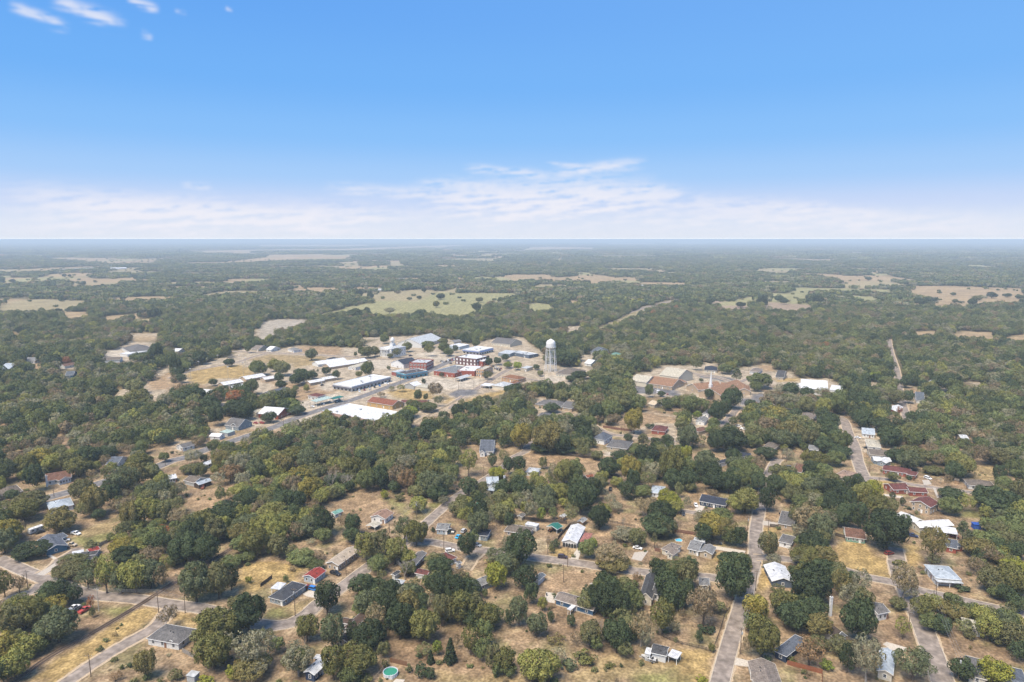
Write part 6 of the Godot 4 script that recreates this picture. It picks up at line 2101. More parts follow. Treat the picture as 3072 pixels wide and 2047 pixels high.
	wing(254.7,-417,-38,4.4,8.3,2.6,"hip","u","redbrick","maroon",{"win":2})
	house("house","sprawling red brick house with maroon roof and dark garage bay","house",231.4,-392.9,3.9,10.1,9.6,2.8,"gable","u","redbrick","maroon",{"win":2})
	wing(240.1,-387.7,-9.7,9.3,7.1,2.7,"gable","u","redbrick","maroon",{"win":2})
	house("two_storey_house","two-storey tan brick house with maroon gable roof and green shutters","house",230.2,-363.2,-53.4,10,10.6,4.8,"gable","v","tanbrick","maroon",{"win":3,"storeys":2})
	wing(234.7,-367.4,-14.7,5.2,8.2,2.8,"hip","u","tanbrick","maroon",{"win":2})
	house("white_roofed_house","sprawling house with bright white metal roofs, tan chimney wall and open garage","house",212.1,-345.7,18.5,7.1,10.6,3,"gable","v","cream","brightroof",{"win":2})
	wing(219.1,-338.5,8.9,19.3,7,3,"gable","u","cream","brightroof",{"win":2})
	wing(221.9,-331,-24.5,9.3,7.8,2.7,"flat","u","blue","brightroof",{"open":1,"win":2})
	house("brick_house","red brick house with blue grey hip roofs behind two tall trees at right","house",215.1,-315.6,-33.8,4.1,10.7,2.7,"hip","v","redbrick","bluegreyroof",{"win":1})
	wing(217.1,-315.3,-2.4,3.1,5.3,2.6,"hip","u","redbrick","bluegreyroof",{"win":1})
	house("ranch_house","long low ranch house with grey brown hip roof and white walls at far right","house",285.4,-399.1,-20.4,13.8,11.3,2.6,"hip","u","white","greybrown",{"win":3})
	house("shed","little weathered shed behind a bushy young tree","shed",276.8,-407,-37.3,2.3,5.9,2.2,"flat","u","wood","greybrown",{"win":0})
	house("shed","bright blue tarp-covered shed standing alone on dry ground","shed",243.3,-339.5,-10.6,3.3,3,2.4,"flat","u","tarp","tarp",{"win":0})
	house("supermarket","very large store with a flat bright white roof and pinkish parapet behind the woods","store",-128.1,-563,-31.6,59.9,31.8,5,"flat","u","pinkbrick","brightroof",{"win":0,"parapet":0.5,"screened":1})
	house("strip_mall","strip mall with flat white roof and dark awning along the town street","store",-155.3,-695,-31.3,26,58.2,4.6,"flat","u","white","brightroof",{"win":0,"parapet":0.4,"shop":10})
	house("workshop","orange walled workshop with rust and white metal roof below the town street","building",-115,-604,-30.8,29.5,14.7,4,"gable","u","orange","rust",{"win":4})
	house("warehouse","low warehouse with maroon metal roof half hidden by shrubs","building",-88.4,-606,-6.7,23.9,7,3.6,"gable","u","cream","maroon",{"win":0})
	house("turquoise_building","turquoise painted shop with flat dark roof on the town street","store",-110.5,-741,-47.3,17.1,29.5,5,"flat","u","turquoise","darkroof",{"win":0,"parapet":0.5,"shop":6})
	wing(-127.1,-749,-35.8,7.1,13.7,4,"flat","u","redbrick","palemetal",{"win":0})
	house("brick_block","two-storey brick corner block with white corner front and pale flat roof","store",-105.7,-786,-13.3,20.8,24.8,8.5,"flat","u","redbrick","palemetal",{"win":6,"storeys":2,"parapet":0.7})
	house("white_building","white building with navy gable roof beside the red brick corner block","building",-127.9,-800,-39.8,22.5,22.9,5,"gable","v","brightwhite","navyroof",{"win":3})
	house("large_hall","very long hall with pale metal gable roof behind the courthouse","building",-131.7,-972,-23,38.8,60.1,5,"gable","v","white","palemetal",{"win":2})
	house("brick_block","two-storey dark brick block with two rows of white windows and a white roof","store",-48.1,-818,-31.5,31,28.2,8.5,"flat","u","darkbrick","brightroof",{"win":6,"storeys":2,"parapet":0.7,"whitewin":1})
	wing(-35,-806,-37.6,9.7,11.2,6,"flat","u","redbrick","brightroof",{"win":2})
	house("brick_hall","low red brick hall with wide grey flat roof and white parapet beside the plaza","store",-64.2,-758,-31,28.4,41.8,4.2,"flat","u","redbrick","greyflat",{"win":4,"parapet":0.7,"whitecap":1})
	house("store","brick store with flat white roof and white front beside the tan brick block","store",-47.4,-759,-12.6,19.9,33.7,5.2,"flat","u","redbrick","brightroof",{"win":2,"parapet":0.5})
	house("brick_block","tall tan brick block with narrow front and pale roof at the plaza","store",-30.6,-747,-21.5,9.2,25.7,8,"flat","u","tanbrick2","creamroof",{"win":3,"storeys":2,"parapet":0.6})
	house("canopy","white gabled drive-through canopy on posts at the plaza","canopy",-53.4,-720,-27.2,7.9,19.3,3.2,"gable","v","white","palemetal",{"open":1,"pitch":0.3})
	house("metal_shed","white metal shed with low gable roof left of the plaza","shed",-100.6,-680,-32.7,12.6,10.8,3.8,"gable","v","greymetal","brightroof",{"win":0})
	house("long_shed","long low cream shed with flat roof at the plaza edge","shed",-87.2,-673,-24.7,16.6,12,3.2,"flat","u","cream","creamroof",{"win":0})
	house("canopy","flat white canopy on posts at the edge of the dry lot","canopy",-25.1,-682,-29.3,10.8,10.1,2.8,"flat","u","white","brightroof",{"open":1})
	house("metal_shed","pale metal shed with shallow hip roof beside the rust-roofed motel","shed",-9.6,-681,-30.6,13.3,17.8,3.6,"hip","u","cream","palemetal",{"win":0})
	house("motel","long half-timbered building with rust brown roof near the water tower","building",1.9,-715,-37.7,22.1,13.4,4,"hip","u","tanbrick2","rustbrown",{"win":5})
	wing(2.3,-694,-32.4,6.1,14.3,3,"hip","u","tanbrick2","rustbrown",{"win":2})
	house("row_shed","long white-roofed row shed, the nearer of two left of the courthouse","shed",-198.8,-803,-43.9,15.8,52.2,3,"gable","v","tanbrick","brightroof",{"win":0})
	house("row_shed","white row shed with navy hip-roofed annex left of the courthouse","shed",-221,-814,-46,14.6,38.1,3,"gable","v","white","brightroof",{"win":0})
	wing(-219.8,-828,-42.6,12.6,12.5,4.2,"hip","u","white","navyroof",{"win":0})
	house("office","small cream office with flat roof behind a round street tree","building",-179.3,-788,-30,11,24.9,3.2,"flat","u","brightwhite","creamroof",{"win":4})
	house("canopy","low brown canopy behind the cream office","canopy",-179.8,-814,-19.8,10.2,16.7,3,"flat","u","white","greybrown",{"open":1})
	house("store_row","white storefront row with blue awnings on the far side of the courthouse square","store",-45.4,-901,-33,27.1,32.3,5,"flat","u","white","brightroof",{"win":0,"parapet":0.5,"shop":6})
	house("store_row","low store with flat white roof beyond the courthouse square","store",-73.5,-937,-40.1,20.7,19.8,4,"flat","u","paleblue","brightroof",{"win":2})
	house("long_building","long grey roofed building with a row of windows beyond the square","building",-7.8,-966,-33.9,32.4,30.1,4,"gable","u","cream","grey",{"win":7})
	house("long_store","long store with white roof and dark grey front left of the water tower","store",15.8,-872,-45.2,33,16.6,4,"flat","u","slatewall","palemetal",{"win":2,"parapet":0.4})
	house("store","pale store with flat white roof beyond the dark brick block","store",-5.4,-877,-26.6,16.8,22.6,4,"flat","u","bluegrey","palemetal",{"win":2})
	house("small_building","small cream house at the end of the long white metal hall","building",-82.5,-978,-41.5,10.3,14.4,3.6,"gable","v","cream","lightgrey",{"win":1})
	house("columned_building","low building with wide dark roof and a row of cream columns at the water tower","building",65.8,-746,-23.9,25.4,29.5,3.6,"hip","u","cream","greybrown",{"win":9})
	house("small_building","small flat-roofed office beside a yellow green tree near the water tower","building",17.1,-774,-36.6,8.2,12.4,3.4,"flat","u","beige","palemetal",{"win":2})
	house("church_hall","cream metal hall with plain gable roof at the left end of the church buildings","building",138,-698,-39.6,17.7,23.7,5,"gable","u","cream","creamroof",{"win":0})
	house("church_wing","low church wing with clay coloured roof and dark doorways along the car park","building",158.4,-689,-38.2,27,27.7,3.6,"gable","u","tanbrick","clayroof",{"win":6})
	house("church_hall","large cream metal hall with gable roof behind the clay-roofed church wing","building",176.4,-719,-41.9,22.2,31.3,7,"gable","u","cream","creamroof",{"win":0})
	house("church","church with clay coloured gable roofs, tan brick front and slender white steeple","church",207.1,-654,-43.7,22.6,56.1,5,"gable","v","tanbrick","clayroof",{"win":2,"pitch":0.45,"steeple":[194.7,-655,6.2,23]})
	wing(193.4,-670,-67.4,18.9,30.4,3.6,"gable","v","tanbrick","clayroof",{"win":2,"pitch":0.45})
	wing(229.2,-661,-16.3,11.1,25.1,4,"gable","v","tanbrick","clayroof",{"win":2,"pitch":0.45})
	wing(216,-666,-15,15,21.9,3.4,"gable","u","tanbrick","clayroof",{"win":2,"pitch":0.45})
	house("church_wing","hip-roofed church wing with brown roof left of the steeple","building",174.9,-703,10,10,22.3,3.4,"hip","u","tanbrick","clayroof",{"win":2})
	house("house","cream house with dark slate hip roof just behind the steeple","house",228.4,-770,-18.7,13.3,23.1,3,"hip","u","cream","navyroof",{"win":3})
	house("house","house with tan grey hip roof across the road behind the church","house",276.7,-760,-30,9.8,22.2,3,"hip","u","white","tangrey",{"win":1})
	house("house","grey two-part house with slate gable right of the round tree behind the church","house",293.9,-731,-28.8,7.6,26.9,3.2,"gable","u","beige","darkgrey",{"win":1})
	house("metal_warehouse","big white metal warehouse with lower wings and brown back wall right of the church","warehouse",302.5,-670,-22.3,23.4,44.8,6,"gable","u","white","brightroof",{"win":0,"pitch":0.2})
	wing(319.7,-658,-29.7,10.5,21.4,4.5,"flat","u","white","brightroof",{"win":0,"pitch":0.2})
	wing(294.3,-677,-55,9.3,20.8,4,"flat","u","white","brightroof",{"win":0,"pitch":0.2})
	house("cottage","small white gabled house, the nearer of two below the church","house",156.5,-546,-28.7,6.9,13.6,3,"gable","v","brightwhite","lightgrey",{"win":2})
	house("cottage","small white house with slate roof, the farther of two below the church","house",168.8,-571,-32.7,4.8,16.3,3.2,"gable","v","brightwhite","darkgrey",{"win":1})
	house("house","low brown-roofed house with cluttered yard below two white gabled houses","house",147.4,-518,-52.3,7.2,13.6,2.7,"hip","u","beige","redbrown",{"win":1})
	house("low_building","long low building with pinkish tan flat roof behind round trees","building",247.9,-557,-37,11.2,20.2,3.2,"hip","u","beige","tangrey",{"win":2})
	house("brick_house","brick house with maroon hip roof beside a curved pale drive","house",116.3,-520,-23,10,14.9,2.8,"hip","u","redbrick","maroon",{"win":2})
	house("ranch_house","long grey-roofed ranch house among trees below the water tower","house",36.3,-602,-28.3,24.8,17.2,3,"hip","u","tanbrick","grey",{"win":3})
	wing(53.2,-593,-34.9,10.2,17.8,3,"gable","u","tanbrick","grey",{"win":2})
	house("house","white house with grey hip roof in the trees below the long grey ranch house","house",27.7,-563,-18.7,8.5,11.6,2.8,"hip","u","white","grey",{"win":2})
	house("house","small tan house at the edge of the trees below the church car park","house",129.9,-602,-53.3,7,11.3,3,"gable","u","beige","tan",{"win":1})
	house("house","white house half hidden by trees right of the water tower","house",95.9,-808,-38.8,8.8,17.8,3.2,"gable","u","white","white",{"win":1})
	house("house","green metal roof of a house in the woods right of the water tower","house",133.5,-865,-14.6,10.4,24.6,3,"hip","u","cream","greenroof",{"win":0})
	house("house","slate roof of a house in the woods right of the water tower","house",117.1,-892,-54.9,8.1,27.3,3.4,"gable","u","white","slate",{"win":1})
	house("house","brick house with bright white roof beside a red-leaved tree","house",335.6,-583,-42,7.4,21.1,3,"gable","v","redbrick","brightroof",{"win":2})
	house("house","slate-roofed house beside a dark round tree on the north street","house",382.4,-626,-26.3,5.9,26.5,3,"gable","u","white","slate",{"win":1})
	house("long_house","long white house with pale blue metal roof beside the curving street","house",274.9,-511,-23.1,8,14.7,2.8,"gable","u","brightwhite","silver",{"win":3})
	house("house","house with cream hip roof and white carport beside the curving street","house",263.2,-481,-23.5,8.2,19.8,2.8,"hip","u","white","creamroof",{"win":1})
	house("house","pale house deep in the woods near the right edge","house",338,-496,-8.2,4.6,9.9,2.8,"gable","u","beige","palemetal",{"win":1})
	house("house","pale grey house beyond the dark round tree on the north street","house",437,-698,-46,3.3,24.3,3,"gable","v","white","palemetal",{"win":1})
	house("school","school with big grey hip roof, white canopies and tan car park","school",-503,-907,-49.2,44.3,29.5,4,"hip","v","white","grey",{"win":0})
	wing(-493,-830,16,18.5,13.2,3.4,"gable","u","white","greybrown",{"win":0})
	wing(-494,-885,65.9,36.3,14.3,3,"flat","u","white","brightroof",{"win":0})
	house("house","white house with pale grey roof above a dry lawn on the left","house",-590,-827,-5.9,19.5,16.4,3,"gable","u","white","lightgrey",{"win":3})
	house("house","white house with pale blue roof at the left edge","house",-578,-775,-0,11.3,27.5,3,"gable","u","white","silver",{"win":1})
	house("house","small house with white gable beside a rusty brown tree","house",-525,-793,-19.1,9.5,14.3,3,"gable","v","white","redbrown",{"win":1})
	house("house","small navy walled house among oaks on the left","house",-486,-739,18.2,7.2,15.9,3,"gable","u","deepblue","slate",{"win":1})
	house("house","grey house with white front below the school","house",-441,-817,15.3,10.8,15.3,3,"hip","u","white","grey",{"win":3})
	house("row_shed","leftmost of the long white-roofed brick sheds beside the sports field","shed",-291.3,-692,-36.7,11.5,21.4,2.9,"gable","v","tanbrick","brightroof",{"win":2})
	house("row_shed","long white-roofed brick shed nearest the sports field lights","shed",-279.7,-722,-37.1,12.4,22.8,2.9,"gable","v","tanbrick","brightroof",{"win":2})
	house("row_shed","short white-roofed shed in front of the leftmost long shed","shed",-279.3,-676,-43.2,8,12.4,2.9,"gable","v","tanbrick","brightroof",{"win":2})
	house("row_shed","white-roofed brick shed just below the paired park trees","shed",-259.7,-717,-39.5,9.2,15.8,2.9,"gable","v","tanbrick","brightroof",{"win":2})
	house("row_shed","white-roofed brick row just below a clump of dark park trees","shed",-206.2,-700,-39.2,8.2,17.2,2.9,"gable","v","tanbrick","brightroof",{"win":2})
	house("row_shed","white-roofed brick row next to a round street tree","shed",-196.5,-717,-43.7,7.8,15.4,2.9,"gable","v","tanbrick","brightroof",{"win":1})
	house("metal_building","workshop with blue grey metal gable roof between autumn trees","building",-228.3,-648,-27.2,13.4,21.4,3.6,"gable","v","greymetal","bluegreyroof",{"win":0})
	house("gas_station","roadside shop with maroon hip roof behind two canopies","store",-185.4,-633,-28.4,12.4,9.8,3.6,"hip","u","white","maroon",{"win":3})
	house("canopy","pale green flat canopy on posts, the nearer of two at the roadside shop","canopy",-174.8,-612,-38.6,9.1,18,4.2,"flat","u","white","palegreen",{"open":1})
	house("canopy","dark green edged canopy on posts, the right one of two at the roadside shop","canopy",-162.8,-619,-41.5,7,10.9,4.2,"flat","u","white","greenroof2",{"open":1})
	house("white_building","brick building with wide pale metal roof on the highway","building",-203.1,-569,-14.8,18.9,19.3,4,"gable","u","redbrick","brightroof",{"win":2})
	house("pale_shed","long pale flat-roofed shed behind the brick building on the highway","shed",-217.8,-574,-30.2,7.3,13.4,3.4,"flat","u","cream","creamroof",{"win":0})
	house("grey_house","grey house with steep gabled dormers beside two red cars","house",-219.8,-533,-23.5,13.7,14.5,3.2,"gable","u","bluegrey","grey",{"win":3,"pitch":0.6})
	wing(-219.9,-531,-19.1,6,8.6,3.3,"gable","v","bluegrey","grey",{"win":2,"pitch":0.6})
	house("house","grey hip roof sunk between dark oaks left of the highway","house",-260.6,-596,-0,10.6,11.6,3,"hip","u","cream","grey",{"win":0})
	house("yard_shed","small shed with green flat roof behind the grey dormer house","shed",-220.4,-512,-27,8.8,6.9,2.6,"flat","u","greymetal","palegreen",{"win":0})
	house("white_shed","small white walled shed showing between trees below the green-topped shed","shed",-223.9,-502,-9.2,7.9,6.7,2.8,"gable","u","brightwhite","white",{"win":1})
	house("house","white bungalow with grey gable roof beside a pale drive below the highway trees","house",-235.7,-476,-35.4,8.5,8.6,2.8,"gable","v","white","grey",{"win":2})
	house("house","white-roofed house at the near edge of the park trees","house",-296.8,-652,-18.1,9.8,10.2,2.8,"gable","u","beige","brightroof",{"win":1})
	house("house","beige house under trees at the top of the park","house",-343.4,-919,-20.7,11.9,19.9,3,"gable","u","beige","tangrey",{"win":2})
	house("house","long white-roofed house at the top of the park","house",-324,-914,-23.2,8.9,17,3,"gable","u","white","brightroof",{"win":1})
	house("house","white hip-roofed house with pale drive at the top right of the park","house",-292.5,-908,-45.8,16,12,3.2,"hip","u","brightwhite","lightgrey",{"win":2})
	house("house","white-roofed house left of the park woods","house",-444,-898,-18.8,10.6,14.8,3,"gable","u","white","brightroof",{"win":1})
	far_building(-2117,-3210,-2045,-3369,5.0,"long white poultry barn, the left one in the far left fields")
	far_building(-2009,-3393,-1953,-3467,5.0,"long white poultry barn, the right one in the far left fields")
	far_building(-878,-2472,-846,-2447,5.0,"far white barn with reddish roof at the left of the valley")
	far_building(-851,-2459,-822,-2447,5.0,"far low red shed beside the white barn")
	far_building(-748,-2594,-707,-2594,5.0,"far tan long building among the trees")
	far_building(-414,-1979,-372.4,-1992,5.0,"far white flat building at the top of the big pasture")
	far_building(392.2,-2151,414,-2151,6.0,"far white house beside the road clearing")
	far_building(354,-1873,377.9,-1865,6.0,"far white shed cluster, the left of two by the straight road")
	far_building(383.8,-1873,417,-1888,6.0,"far brown-roofed house by the straight road")
	far_building(500,-2645,526,-2667,6.0,"far white house at the end of the dry hay field")
	far_building(1528,-5714,1812,-5784,6.0,"very long white industrial roof far away on the right")
	far_building(874,-1486,889,-1482,5.0,"white house beside the dark clump in the right pasture")
	far_building(913,-3740,947,-3711,6.0,"far pale house in the right woods")
	far_building(270.7,-1391,286.3,-1391,6.0,"white house beside the straight grassy road")
	far_building(142.2,-1938,184.3,-1927,6.0,"far pale long roof in the middle woods")
	far_building(-1909,-3177,-1893,-3188,5.0,"far small white shed below the poultry barns")
	far_building(-435,-2525,-403,-2552,5.0,"far pale farm buildings in the middle distance")


func lay_objects() -> void:
	railway(P([-171.7,-198.9,-170.2,-211.7,-168,-226.9,-162,-241.4,-154.6,-262.3,-151.7,-272.3,-149.7,-280.3,-146.7,-283.4,-142.4,-294.6,-140,-302.3,-142.3,-300.1,-137.2,-315.6,-133.5,-325.5]))
	round_pool(-42.3, -217.8)
	ground_pool("teal_pool", "teal green in-ground pool with pale rim among trees", "poolteal", P([-20.7,-371.1,-20,-378.6,-17.9,-380.3,-15.1,-377.4,-15.7,-371.6,-18.2,-368.8]))
	ground_pool("blue_pool", "small bright blue pool behind the tan house with the front gable", "poolblue", P([82.3,-326,84.8,-326.9,85.7,-325.1,84.9,-323.3,82.5,-323.8]))
	boat(49.3, -225.7, 147.1, "white motorboat on a trailer beside the white workshop", "deckgrey")
	boat(-66.1, -229.1, 9.8, "small white boat with a red cover behind the navy cottage", "car_red")
	caravan(-246, -334.6, 62.3)
	tractor(20.2, -335.1, 34.2)
	bin(14.7, -270.9, "dark wheelie bin on the concrete pad beside the blue house")
	bin(147.2, -357.4, "dark wheelie bin behind the grey brick house")
	bin(155.4, -374.5, "dark wheelie bin at the kerb below the big olive tree")
	mailbox(-122.2, -253.8, "mailbox on a post at the bend before the grey bungalow")
	mailbox(-35, -317.1, "row mailbox at the kerb near the middle utility pole")
	mailbox(116, -299.6, "mailbox at the kerb above the slate house")
	car("pickup","car_white",-179.29,-259.94,71.1,"white pickup truck with dark rear window parked in a junk yard")
	car("sedan","car_black",-176.61,-259.23,74.9,"dark car parked between a white pickup and a red pickup")
	car("pickup","car_red",-174.01,-258.64,74.3,"faded red pickup parked at the end of the junk yard row")
	car("suv","car_blue",-85.53,-275.49,-23.3,"bright blue car on the concrete drive of the charcoal-roofed house")
	car("sedan","car_darkred",-88.84,-277.22,11.9,"dark red car tucked behind the charcoal-roofed house")
	car("pickup","car_black",-79.86,-289.47,-31.3,"black pickup parked beside the red-roofed cottage")
	car("sedan","car_black",-30.39,-333.67,82.7,"black car in the yard of the little grey cottage")
	car("suv","car_silver",-24.94,-334.79,70.5,"silver car beside the navy-roofed house")
	car("sedan","car_cyan",-27.19,-328.02,64.4,"bright sky blue sports car on the dirt drive by the street")
	car("sedan","car_silver",-17.20,-318.58,-33.1,"silver car on the main street right of a round tree")
	car("suv","car_white",-30.11,-312.08,12.7,"white car behind the maroon hip-roofed house")
	car("suv","car_darkpurple",24.01,-305.66,-9.9,"dark car parked on the main street before the white villa")
	car("pickup","car_black",59.40,-394.45,77.9,"dark pickup with a cluttered trailer in the dry back yard")
	car("sedan","car_white",61.40,-315.21,-25.8,"white car half under the carport trees at the wide concrete pad")
	car("sedan","car_white",104.40,-369.60,-94.2,"white car on the drive of the long navy ranch house")
	car("suv","car_darkgrey",183.85,-434.11,-18.9,"dark grey car beside the brown-roofed house at the upper lane")
	car("suv","car_black",93.99,-356.88,-95,"black car at the left end of the lane by the navy ranch house")
	car("pickup","car_black",101.51,-320.46,-10.8,"black pickup hitched beside the tan house")
	car("sedan","car_white",229.98,-399.60,-113.6,"white car on the drive of the red brick house with maroon roof")
	car("suv","car_white",262.83,-413.73,-68.6,"white car on the pale drive above the cross street")
	car("pickup","car_navy",203.84,-329.10,-32.4,"dark navy pickup in front of the sprawling white-roofed house")
	car("sedan","car_darkred",224.50,-328.38,-15.2,"dark red car inside the open garage of the white-roofed house")
	car("sedan","car_white",281.77,-358.46,-38.6,"white car at the far right edge on a dirt drive")
	car("suv","car_darkred",181.33,-309.32,19.4,"dark red car under the leaning oak at the road end")
	car("pickup","car_white",-223.76,-331.65,-19.8,"white pickup on the lawn right of the deep blue house")
	car("sedan","car_black",-243.47,-333.49,53.6,"dark car beside the white caravan")
	car("suv","car_white",-224.25,-323.32,32.9,"white car close to the deep blue house wall")
	car("pickup","car_darkgrey",-218.90,-314.22,64.5,"dark pickup at the front corner of the deep blue house")
	car("pickup","car_rust",-188.16,-397.65,106.9,"rusty brown truck in the grass below the blue metal-roofed barn")
	car("suv","car_white",182.83,-534.64,-22.7,"white car, the upper of two below the church street")
	car("pickup","car_white",184.37,-526.37,-43.7,"white van-like truck, the lower of two below the church street")
	car("sedan","car_white",145.75,-667.56,-62.5,"white car on the church car park")
	car("sedan","car_black",123.28,-659.65,-47,"dark car at the left end of the church car park")
	car("sedan","car_red",-210.59,-544.57,-18.2,"red car, the left of two beside the grey dormer house")
	car("suv","car_red",-205.25,-544.57,-18.2,"red car, the right of two beside the grey dormer house")
	car("sedan","car_white",-180.04,-599.76,-33.5,"white car at the roadside left of the canopies")
	car("suv","car_white",-173.54,-609.25,-34.1,"white car in front of the nearer pale green canopy")
	car("pickup","car_white",-112.23,-741.56,-25.1,"white pickup parked in front of the turquoise building")
	car("sedan","car_darkgrey",-94.86,-755.46,69.9,"dark car driving on the town street by the brick corner block")
	car("pickup","car_white",-130.85,-698.09,-23.6,"white pickup in front of the strip mall")
	car("pickup","car_navy",-131.30,-871.36,32.8,"dark pickup parked beside the courthouse")
	car("sedan","car_black",-87.06,-831.19,-0,"black car at the corner opposite the red brick block")
	car("sedan","car_white",-79.53,-841.98,63.8,"white car, the left of two parked at the square")
	car("sedan","car_silver",-75.80,-848.59,63.7,"silver car, the right of two parked at the square")
	car("sedan","car_darkgrey",-74.40,-816.53,70,"grey car parked along the dark brick block")
	car("suv","car_black",-27.97,-731.03,45.9,"black car beside the tan brick block")
	car("sedan","car_black",-196.34,-691.70,51.8,"black car on the street below the white brick rows")
	car("suv","car_black",25.44,-859.83,29.8,"black car, the left of two at the dark-fronted store")
	car("suv","car_black",33.81,-874.29,-31.2,"black car, the right of two at the dark-fronted store")
	car("suv","car_darkgrey",44.21,-904.68,-32.2,"dark car left of the water tower tank on the far street")
	car("sedan","car_white",263.10,-502.57,-22.7,"white car in front of the blue metal-roofed white house")
	car("sedan","car_black",256.78,-476.70,-21.6,"black car at the cream hip-roofed house")
	car("pickup","car_tan",-217.77,-318.58,-11.1,"tan flatbed truck loaded with junk by the deep blue house")
	car("sedan","car_white",-85.45,-822.75,92.7,"first car from the left in the row facing the courthouse square")
	car("suv","car_silver",-83.35,-826.16,92.6,"second car from the left in the row facing the courthouse square")
	car("pickup","car_darkgrey",-81.23,-829.60,92.4,"third car from the left in the row facing the courthouse square")
	car("sedan","car_white",-79.09,-833.06,92.2,"fourth car from the left in the row facing the courthouse square")
	car("suv","car_black",-76.94,-836.56,92.1,"fifth car from the left in the row facing the courthouse square")
	car("pickup","car_red",-74.77,-840.08,91.9,"sixth car from the left in the row facing the courthouse square")
	car("sedan","car_white",-72.58,-843.63,91.8,"seventh car from the left in the row facing the courthouse square")
	car("suv","car_silver",-70.37,-847.21,91.6,"eighth car from the left in the row facing the courthouse square")
	car("suv","car_black",-22.22,-796.44,85.2,"first car from the left in the lot behind the tan brick block")
	car("sedan","car_darkgrey",-20.35,-783.42,85,"second car from the left in the lot behind the tan brick block")
	car("pickup","car_white",-19.02,-791.57,84.9,"third car from the left in the lot behind the tan brick block")
	car("suv","car_navy",-17.21,-778.70,84.7,"fourth car from the left in the lot behind the tan brick block")
	car("sedan","car_silver",-15.86,-786.75,84.7,"fifth car from the left in the lot behind the tan brick block")
	car("pickup","car_black",-14.11,-774.03,84.5,"sixth car from the left in the lot behind the tan brick block")
	car("suv","car_darkred",-12.73,-781.99,84.4,"seventh car from the left in the lot behind the tan brick block")
	car("suv","car_white",-151.40,-662.04,-71.6,"first car from the left parked nose-in at the strip mall")
	car("sedan","car_darkred",-147.79,-668.61,-72.1,"second car from the left parked nose-in at the strip mall")
	car("pickup","car_silver",-144.12,-675.30,-72.5,"third car from the left parked nose-in at the strip mall")
	car("suv","car_black",-140.37,-682.13,-72.9,"fourth car from the left parked nose-in at the strip mall")
	car("sedan","car_blue",-136.55,-689.10,-73.4,"fifth car from the left parked nose-in at the strip mall")
	car("suv","car_black",-164.75,-618.12,-63.7,"first car from the left at the roadside shop canopies")
	car("pickup","car_white",-163.88,-620.83,-63.9,"second car from the left at the roadside shop canopies")
	car("sedan","car_silver",-163.00,-623.57,-64,"third car from the left at the roadside shop canopies")
	car("suv","car_darkgrey",-162.11,-626.32,-64.2,"fourth car from the left at the roadside shop canopies")
	car("suv","car_white",143.70,-659.65,74.5,"first car from the left in the church car park row")
	car("sedan","car_silver",146.37,-656.60,74.2,"second car from the left in the church car park row")
	car("suv","car_black",149.02,-653.58,73.9,"third car from the left in the church car park row")
	car("sedan","car_darkred",151.64,-650.58,73.7,"fourth car from the left in the church car park row")
	pole("u",-168.4,-258.8,10.2,"tall pale utility pole with crossarm beside the red-leaved shrub")
	pole("u",-143.3,-257.5,9.9,"brown utility pole at the rail crossing")
	pole("u",-209.9,-276.8,8.5,"utility pole at the left street junction")
	pole("u",-145.9,-216.7,8.4,"bare utility pole standing alone beside the railway road")
	pole("l",-132.5,-257.3,6.8,"short pole with a lamp at the bend of the street")
	pole("t",-87.2,-255.2,12,"tall utility pole with transformer in front of the charcoal-roofed house")
	pole("p",-77.6,-236.1,5.9,"thin pale pole beside the young round tree below the bend")
	pole("u",-74.7,-288.4,8,"utility pole left of the main street start")
	pole("p",22.8,-282.5,8.4,"dark pole on the lawn before the blue house")
	pole("u",25.7,-296.5,10.5,"tall utility pole at the kerb by the dark parked car")
	pole("u",17.2,-310.1,7.7,"utility pole beside the villa hedge")
	pole("t",-51.6,-351.2,10.3,"utility pole with transformer beside the yellow shrub tree")
	pole("u",-63.2,-333.5,5.5,"thin utility pole near the arched white carport")
	pole("u",-33.4,-315.4,7.8,"utility pole on the kerb below the sky blue car")
	pole("u",-18.1,-419,7.8,"utility pole below the blue-roofed white cottage")
	pole("u",17.2,-408,8.8,"utility pole right of the small pale hip-roofed cottage")
	pole("u",104.9,-274.8,9.7,"utility pole beside the side street kerb above the yellow tree")
	pole("t",83.4,-229.6,10.4,"leaning utility pole with transformer by the lower side street")
	pole("p",87.6,-259.1,3.8,"short pole at the corner fence by the side street")
	pole("t",122.5,-336.3,8,"utility pole at the junction above the tan house")
	pole("u",133.5,-336.9,5.9,"utility pole beside the grey brick house drive")
	pole("u",186.7,-447,10,"utility pole right of the upper lane")
	pole("u",187.3,-455,7.4,"utility pole left of the pair at the upper lane")
	pole("u",232.2,-426,5.7,"utility pole on the kerb above the cross street")
	pole("u",220.3,-392.6,8.6,"utility pole on the corner lawn of the cross street")
	pole("u",211.5,-395.1,8,"utility pole at the edge of the trees by the curving street")
	pole("u",275.2,-395.5,4.7,"utility pole by the grey-brown ranch house")
	pole("u",174.2,-263.2,6.9,"utility pole in front of the overgrown mobile home")
	pole("u",178.5,-268.2,6.1,"leaning utility pole across the street from the porch house")
	pole("u",154.3,-245.8,7.3,"utility pole beside the golden bushy tree")
	pole("t",152.9,-214.2,9.4,"utility pole with transformer in front of the grey corner house")
	pole("u",-269.4,-383.6,5.3,"utility pole at the highway drive of the silver-roofed house")
	pole("u",-218.4,-396.8,6,"short utility pole among the trees below the highway")
	pole("u",-231.8,-439,5.4,"utility pole beside the highway")
	pole("f",-343.4,-716,13.3,"floodlight pole at the near left corner of the sports field")
	pole("f",-356.2,-763,12.6,"floodlight pole at the left side of the sports field")
	pole("f",-306.9,-724,13.6,"floodlight pole at the near middle of the sports field")
	pole("f",-298.6,-745,14.9,"floodlight pole at the near right corner of the sports field")
